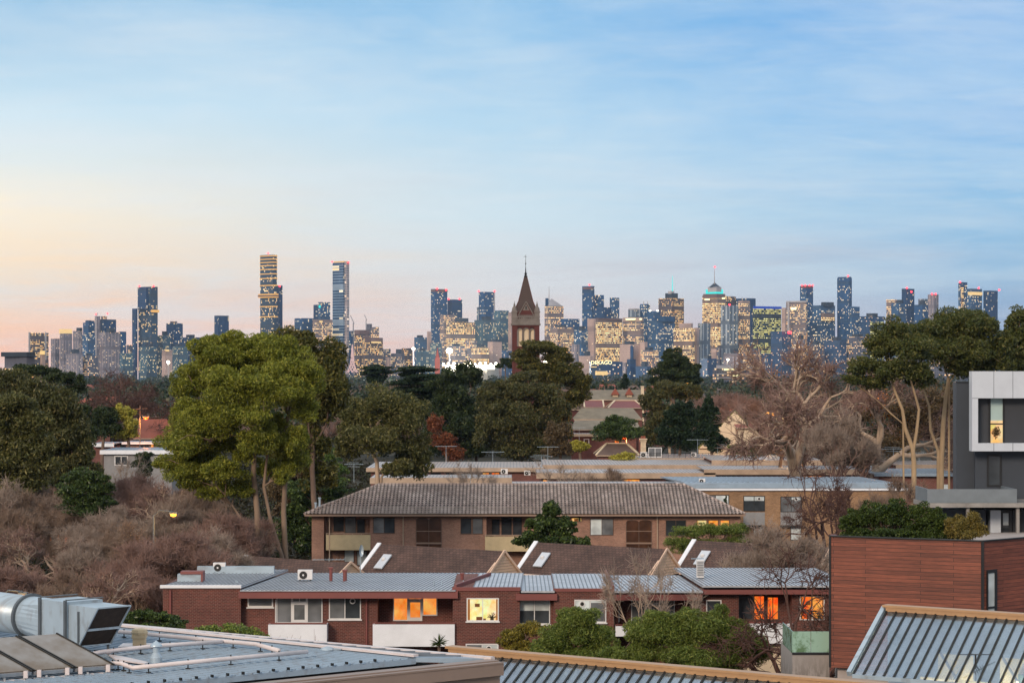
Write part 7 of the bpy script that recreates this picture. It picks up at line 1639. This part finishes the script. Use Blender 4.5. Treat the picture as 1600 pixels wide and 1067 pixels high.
    t(O, 1512, 1538, 451, 5500, 'bluelit', 'middle tower of the rightmost trio with a lit white band', .2, [('box', 1513, 1538, 456, 461, 'c_crown', -3, 'lit_band')], red=[(1529, 450)], cap=False)
    t(O, 1538, 1562, 454, 5520, 'navy', 'right tower of the rightmost trio with a red corner lamp', .3, red=[(1561, 453)], cap=False)
    # lower city on the right half
    low = [(905, 927, 556, 5000, 'beige', 'blank mauve low block left of the lettered building'), (969, 1001, 538, 5050, 'beige', 'blank beige hall blocks below the beige office'), (985, 990, 540, 5040, 'navy', 'dark slot-like block between the beige halls'), (1000, 1012, 534, 5060, 'beige', 'beige pier block with a framed opening'),
           (893, 906, 538, 5080, 'pale', 'dim low block right of the church trees'), (1002, 1030, 547, 5020, 'warmdim', 'low orange-lit block left of the dome tree'), (980, 994, 561, 4700, 'navy', 'deep blue cube in front of the beige halls'), (968, 981, 566, 4720, 'pale', 'pale slab left of the deep blue cube'), (994, 1018, 572, 4680, 'lowblue', 'low dark blue block with red round sign'),
           (1112, 1122, 545, 5050, 'beige', 'pinkish block above the red-lit shed'), (1120, 1128, 543, 5030, 'low', 'plum-coloured block beside the criss-cross tower'), (1132, 1160, 552, 5000, 'pale', 'pale striped block under the criss-cross tower'), (1160, 1175, 548, 5000, 'warmdim', 'lit low block left of the copper-lit gable'), (1175, 1190, 545, 5040, 'low', 'greyish block with a lamp before the yellow-green office'),
           (1190, 1206, 552, 5000, 'lowblue', 'blue-grey low block under the yellow-green office'), (1240, 1262, 530, 5100, 'warmdim', 'lit block behind the plane tree\'s top'), (1262, 1290, 538, 5050, 'low', 'amber-windowed block behind the plane tree\'s right limbs'), (1290, 1325, 532, 5080, 'lowblue', 'dim blue block behind the plane tree, right'), (1325, 1362, 526, 5090, 'low', 'scatter-lit block left of the stepped yellow one'),
           (1095, 1121, 560, 4400, 'lowblue', 'dark shed-like block with small red lights'), (1045, 1075, 556, 4900, 'low', 'low block seen through the dome tree'), (1395, 1450, 560, 3800, 'pale', 'pale low buildings seen under the gum crown'), (1460, 1520, 556, 3900, 'low', 'low buildings behind the gold gum trunks'),
           (100, 128, 552, 5100, 'pale', 'low pale block behind the left park trees'), (128, 150, 556, 5120, 'low', 'low amber-lit block behind the left park trees'), (186, 206, 552, 5150, 'teal', 'low bluish block at the foot of the dark blue slab'), (30, 45, 556, 5000, 'pale', 'faint low block left of the white-framed square tower'),
           (480, 518, 540, 5200, 'warmdim', 'low lit block between the domed gum and the slender giant'), (440, 480, 535, 5250, 'low', 'low block behind the domed gum\'s right shoulder')]
    for a, b, y, D, st, lab in low: t(B_, a, b, y, D, st, lab)
    # hospital-like long lit building
    D = 3000; R = t(B_, 1114, 1200, 576, D, 'low', 'long low building with white frames and orange windows, right of the dome tree', .05, [('box', 1120, 1168, 570.5, 575, 'c_pale', 5, 'roof_plant'), ('band', 1117, 1200, 574.5, 576, 'c_pale', 'roof_slab'), ('band', 1118, 1200, 584, 585.2, 'c_pale', 'floor_slab'), ('band', 1118, 1200, 590, 591, 'c_pale', 'floor_slab'), ('box', 1131, 1150, 576.5, 578.6, 'c_sign', -4, 'sign'), ('box', 1144, 1159, 585.4, 588, 'c_sign', -4, 'sign')], cap=False, dep=40)
    # lettered building
    D = 4200; R = t(B_, 921, 974, 565, D, 'lowblue', 'low blue building with big glowing roof letters', .05, [('box', 930, 957, 580, 586, 'c_crown', -3, 'lit_floor'), ('box', 923, 950, 572.5, 574, 'c_crown', -3, 'lit_floor')], cap=False, dep=40)
    f = bpy.data.curves.new('lettering', 'FONT'); f.body = 'DEKAGO'; f.size = 9.2; f.extrude = .6; f.materials.append(M['c_sign']); tmp = bpy.data.objects.new('lettering_tmp', f); me = bpy.data.meshes.new_from_object(tmp); me.name = 'roof_lettering'; bpy.data.objects.remove(tmp); o = bpy.data.objects.new('roof_lettering', me); COL.objects.link(o); o.parent = R; o.location = (X(923, D)-R.location.x, -3, Z(569.2, D)); o.rotation_euler = (math.pi/2, 0, 0); o.scale = (1.02, 1, 1)
    t(B_, 921, 976, 592, 3600, 'low', 'long low pavilion with reddish lights in front of the lettered building', .05, cap=False)
    t(B_, 0, 52, 552, 1500, 'low', 'dark-roofed building with warm windows at the left edge', .8, [('box', -4, 54, 550, 557, 'c_dark', -2, 'roof')], cap=False, dep=20)
    t(B_, 62, 70, 549, 1500, 'beige', 'small glowing cream block beside the dark-roofed building', .5, [('box', 62, 70, 548, 554, 'c_crown', -1, 'sign')], cap=False)
    # spires, stadium, floodlights, cranes
    D = 4900; x = X(550.5, D); R = e('lattice_spire', (x, D, 0), 'white lattice spire with flared skirt left of the brown offices', 'spire'); m = MB((x, D, 0)); z = lambda p: Z(p, D); k = D/F
    prof = [(582, 9.5), (574, 5), (566, 3), (556, 2), (546, 1.2), (538, .3)]
    for i in range(len(prof)-1):
        (ya, ra), (yb, rb) = prof[i], prof[i+1]
        for j in range(8):
            a0, a1 = 2*math.pi*j/8, 2*math.pi*(j+1)/8
            p = lambda r, a, y: (x+r*k*math.cos(a), D+r*k*math.sin(a), z(y))
            m.bar(p(ra, a0, ya), p(rb, a1, yb), .9, .9); m.bar(p(ra, a1, ya), p(rb, a0, yb), .9, .9)
    m.build('lattice', M['spire_light'], R)
    D = 4700; x = X(683.5, D); R = e('church_spire', (x, D, 0), 'floodlit orange stone spire left of the floodlight pole', 'spire'); k = D/F; og = (x, D, 0)
    MB(og).box(x-4*k, x+4*k, D, D+8*k, 0, Z(560, D)).build('tower', M['spire_orange'], R); MB(og).lathe((x, D+4*k, Z(560, D)), [(3.6*k, 0), (2.2*k, 6*k), (.2*k, 17*k)], 8).build('spire', M['spire_orange'], R)
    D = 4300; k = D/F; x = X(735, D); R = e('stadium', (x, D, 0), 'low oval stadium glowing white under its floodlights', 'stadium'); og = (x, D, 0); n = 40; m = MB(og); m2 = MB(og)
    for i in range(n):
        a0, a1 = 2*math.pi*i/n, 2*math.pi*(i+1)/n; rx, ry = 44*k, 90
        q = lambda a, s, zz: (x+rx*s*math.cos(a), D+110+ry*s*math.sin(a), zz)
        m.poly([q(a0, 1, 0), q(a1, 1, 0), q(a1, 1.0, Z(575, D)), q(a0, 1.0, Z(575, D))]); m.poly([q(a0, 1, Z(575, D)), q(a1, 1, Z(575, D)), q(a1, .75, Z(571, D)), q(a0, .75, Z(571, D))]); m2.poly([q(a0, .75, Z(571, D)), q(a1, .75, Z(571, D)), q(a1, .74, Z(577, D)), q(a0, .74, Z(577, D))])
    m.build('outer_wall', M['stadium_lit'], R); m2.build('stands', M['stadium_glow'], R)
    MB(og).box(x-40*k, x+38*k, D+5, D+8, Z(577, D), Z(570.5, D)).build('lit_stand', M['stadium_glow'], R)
    ld = bpy.data.lights.new('stadium_light', 'POINT'); ld.energy = 5e6; ld.color = (1, .95, .8); ld.shadow_soft_size = 4; lo = bpy.data.objects.new('stadium_light', ld); COL.objects.link(lo); lo.parent = R; lo.location = (-20, -30, 55)
    for i in range(11): MB(og).ball((x+(-42+i*8.2)*k, D-1, Z(569.5-2.2*math.sin(i*2.1)**2, D)), 1.7*k, 8).build('rim_sparkle', M['flood'], R)  # lamp balls added along the rim to give the glow sparkle
    for px, py, lab, s in ((702, 548, 'bright stadium floodlight tower, the big one over the glow', 1.), (646, 545, 'left stadium floodlight tower, seen edge-on beside the teal block', .45), (852, 566, 'stadium floodlight glimpsed through the ragged gum by the church', .6), (263, 566, 'bright floodlight beside the pinkish low block', .5), (1137, 562, 'small bright floodlight over the long low building', .35), (1088, 573, 'floodlight at the right edge of the dome tree', .5)):
        D = 4250 if px < 900 else 3100; x = X(px, D); z1 = Z(py, D); R = e('floodlight_tower', (x, D, 0), lab, 'floodlight tower', 'floodlight towers'); og = (x, D, 0); k = D/F
        MB(og).cyl((x, D, 0), (x, D, z1-4*k*s), 1.4*s+.4, .8*s+.3, 8).build('pole', M['c_pale'], R); MB(og).ball((x, D-2, z1), 4.6*k*s, 12, .9).build('lamp_head', M['flood'], R)
    for px, y0, y1, tilt, lab in ((552, 493, 517, -5, 'thin tower crane beside the slender giant'), (572, 492, 507, -3, 'tower crane on top of the brown office block'), (150, 489, 494, 3, 'small crane jib by the twin-lamp tower')):
        D = 5580; x = X(px, D); R = e('crane', (x, D, 0), lab, 'crane', 'cranes on the skyline'); og = (x, D, 0); k = D/F
        MB(og).bar((x, D, 0), (x, D, Z((y0+y1)/2, D)), 2.2, 2.2).build('tower', M['c_pale'], R); MB(og).bar((x+1.5*k, D, Z((y0+y1)/2+1, D)), (x+tilt*k*.9, D, Z(y0, D)), 1.6, 1.6).build('jib', M['c_pale'], R)
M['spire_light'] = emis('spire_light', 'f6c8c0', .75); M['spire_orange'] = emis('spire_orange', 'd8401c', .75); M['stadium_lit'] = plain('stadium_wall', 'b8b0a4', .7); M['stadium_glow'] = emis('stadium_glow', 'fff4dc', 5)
M['spire_orange'] = plain('spire_stone', '8e3a22', .7)
city()

def power_pole():
    D = 350; x = X(219, D); R = empty('power_pole', (x, D, 0), 'power pole with crossarm and sagging wires beside the orange street lamp', 'power pole'); og = (x, D, 0); zt = Z(634, D)
    MB(og).cyl((x, D, 0), (x, D, zt), .16, .11, 8).build('pole', M['bark_dark'], R); MB(og).bar((x-1.1, D, zt-.5), (x+1.1, D, zt-.4), .12, .12).build('crossarm', M['bark_dark'], R)
    for o_ in (-1, -.3, .5, 1.):
        p = [(x+o_-14*t_, D-6*t_, zt-.3-2.2*(1-(2*t_-1)**2)+t_*.8) for t_ in [i/10 for i in range(11)]]; MB(og).tube(p, [.025]*11, 4, False).build('wire', M['rubber'], R)
power_pole()
def street_lamps():
    for px, py, D, col, lab, arm in ((228, 652, 345, 'sodium_red', 'glowing orange-red street lamp beside the yellow-green tree', -.9), (36, 929, 128, 'sodium', 'glowing amber street lamp behind the round duct', -1.2), (271, 803, 163, 'sodium', 'small amber street lamp in the left bare trees', -1.4),
                                     (1141, 641, 420, 'sodium_red', 'small red-orange street lamp right of the conifers', .6), (1200, 645, 400, 'sodium', 'amber lamp at the left of the trio in the plane trees', .5), (1209, 646, 402, 'sodium', 'amber lamp in the middle of the trio in the plane trees', .5), (1219, 644, 405, 'sodium', 'dimmer amber lamp at the right of the trio in the plane trees', .5),
                                     (1238, 695, 300, 'sodium', 'lone amber street lamp left of the pencil cypress', 1.6), (1076, 598, 620, 'sodium', 'orange street lamp under the right side of the dome tree', .6), (1369, 611, 300, 'sodium_red', 'dim red lamp behind the forked gum trunks', .6), (975, 683, 372, 'sodium_red', 'red glow lamp below the small broad tree', .4)):
        x, z = X(px, D), Z(py, D); R = empty('street_lamp', (x+arm, D, 0), lab, 'street lamp', 'street lamps'); og = (x+arm, D, 0); s = D/400
        MB(og).tube([(x+arm, D, 0), (x+arm, D, z-.1), (x+arm*.7, D, z+.25), (x, D, z+.18)], [.09, .07, .05, .04], 8).build('post', M['galv_dark'], R)
        MB(og).box(x-.45*s-.1, x+.45*s+.1, D-.2, D+.2, z+.02, z+.14).build('lamp_housing', M['galv_dark'], R)
        MB(og).ball((x, D-.05, z-.12*s), .30*s+.1, 10, .6).build('lamp_glass', M[col], R)
        ld = bpy.data.lights.new('lamp_light', 'POINT'); ld.energy = (1500 if col == 'sodium' else 2600)*(D/345)**1.0*(.7 if D > 200 else .3); ld.color = (1, .55, .18) if col == 'sodium' else (1, .28, .06); ld.shadow_soft_size = .3
        lo = bpy.data.objects.new('lamp_light', ld); COL.objects.link(lo); lo.parent = R; lo.location = (-arm, -.8, z-.7)
street_lamps()

def undergrowth():
    rng = np.random.default_rng(77); C = []; Sz = []
    boxes = [(X(245, 133), X(1340, 133), 131, 148.5), (X(470, 200), X(1170, 200), 198, 214), (X(1060, 215), X(1425, 215), 213, 231), (-14, 26, 150, 166), (X(560, 290), X(1410, 290), 281, 340), (X(150, 300), X(280, 300), 298, 314), (-200, 200, 146.5, 154)]
    n = 5200; ys = 112+rng.uniform(0, 1, n)**1.3*330; xs = rng.uniform(-.25, .25, n)*ys
    for x, y in zip(xs, ys):
        r = rng.uniform(.8, 2.0)*(1+y/900); h = rng.uniform(.6, 1.5)*(1+y/700)
        if any(a-r < x < b+r and c-r < y < d+r for a, b, c, d in boxes): continue
        if -2 < x < 60 and y < 128: continue
        m = int(130 if y < 250 else 90); e_ = unit(rng, m); e_[:, 2] = np.abs(e_[:, 2]); C.append(np.array([x, y, -.2])+e_*np.array([r, r, h])*rng.uniform(.5, 1, (m, 1))); Sz.append(np.full(m, .22+y*.0012))
    C = np.concatenate(C); Sz = np.concatenate(Sz); half = len(C)//2
    ax = unit(rng, len(C)); w = np.cross(ax, unit(rng, len(C))); w /= np.linalg.norm(w, axis=1, keepdims=True)+1e-9; a = ax*Sz[:, None]*.5; b = w*Sz[:, None]*.2
    V = np.stack([C-a, C+b, C+a, C-b], 1).reshape(-1, 3)
    o = np_mesh('undergrowth', V, 4, M['g_under']); tag(o, kind='stuff', label='low shrubs and bushes covering the gardens between the buildings', cat='undergrowth')
M['g_under'] = leafmat('leaf_under', '2e2e1e', '3a3426', '3c4626')
undergrowth()

def haze():
    m = MB(); m.box(-4480, 4480, -320, 8950, -1.6, 345); o = m.build('haze', M['haze']); tag(o, kind='stuff', label='thin blue evening haze over the suburbs and city', cat='haze')
hm = bpy.data.materials.new('haze'); hm.use_nodes = True; ht = hm.node_tree; ht.nodes.clear(); ho = ht.nodes.new('ShaderNodeOutputMaterial'); hv = ht.nodes.new('ShaderNodeVolumePrincipled')
hv.inputs['Color'].default_value = (.45, .62, .86, 1); hv.inputs['Density'].default_value = .000028; ht.links.new(hv.outputs[0], ho.inputs['Volume']); M['haze'] = hm
haze()
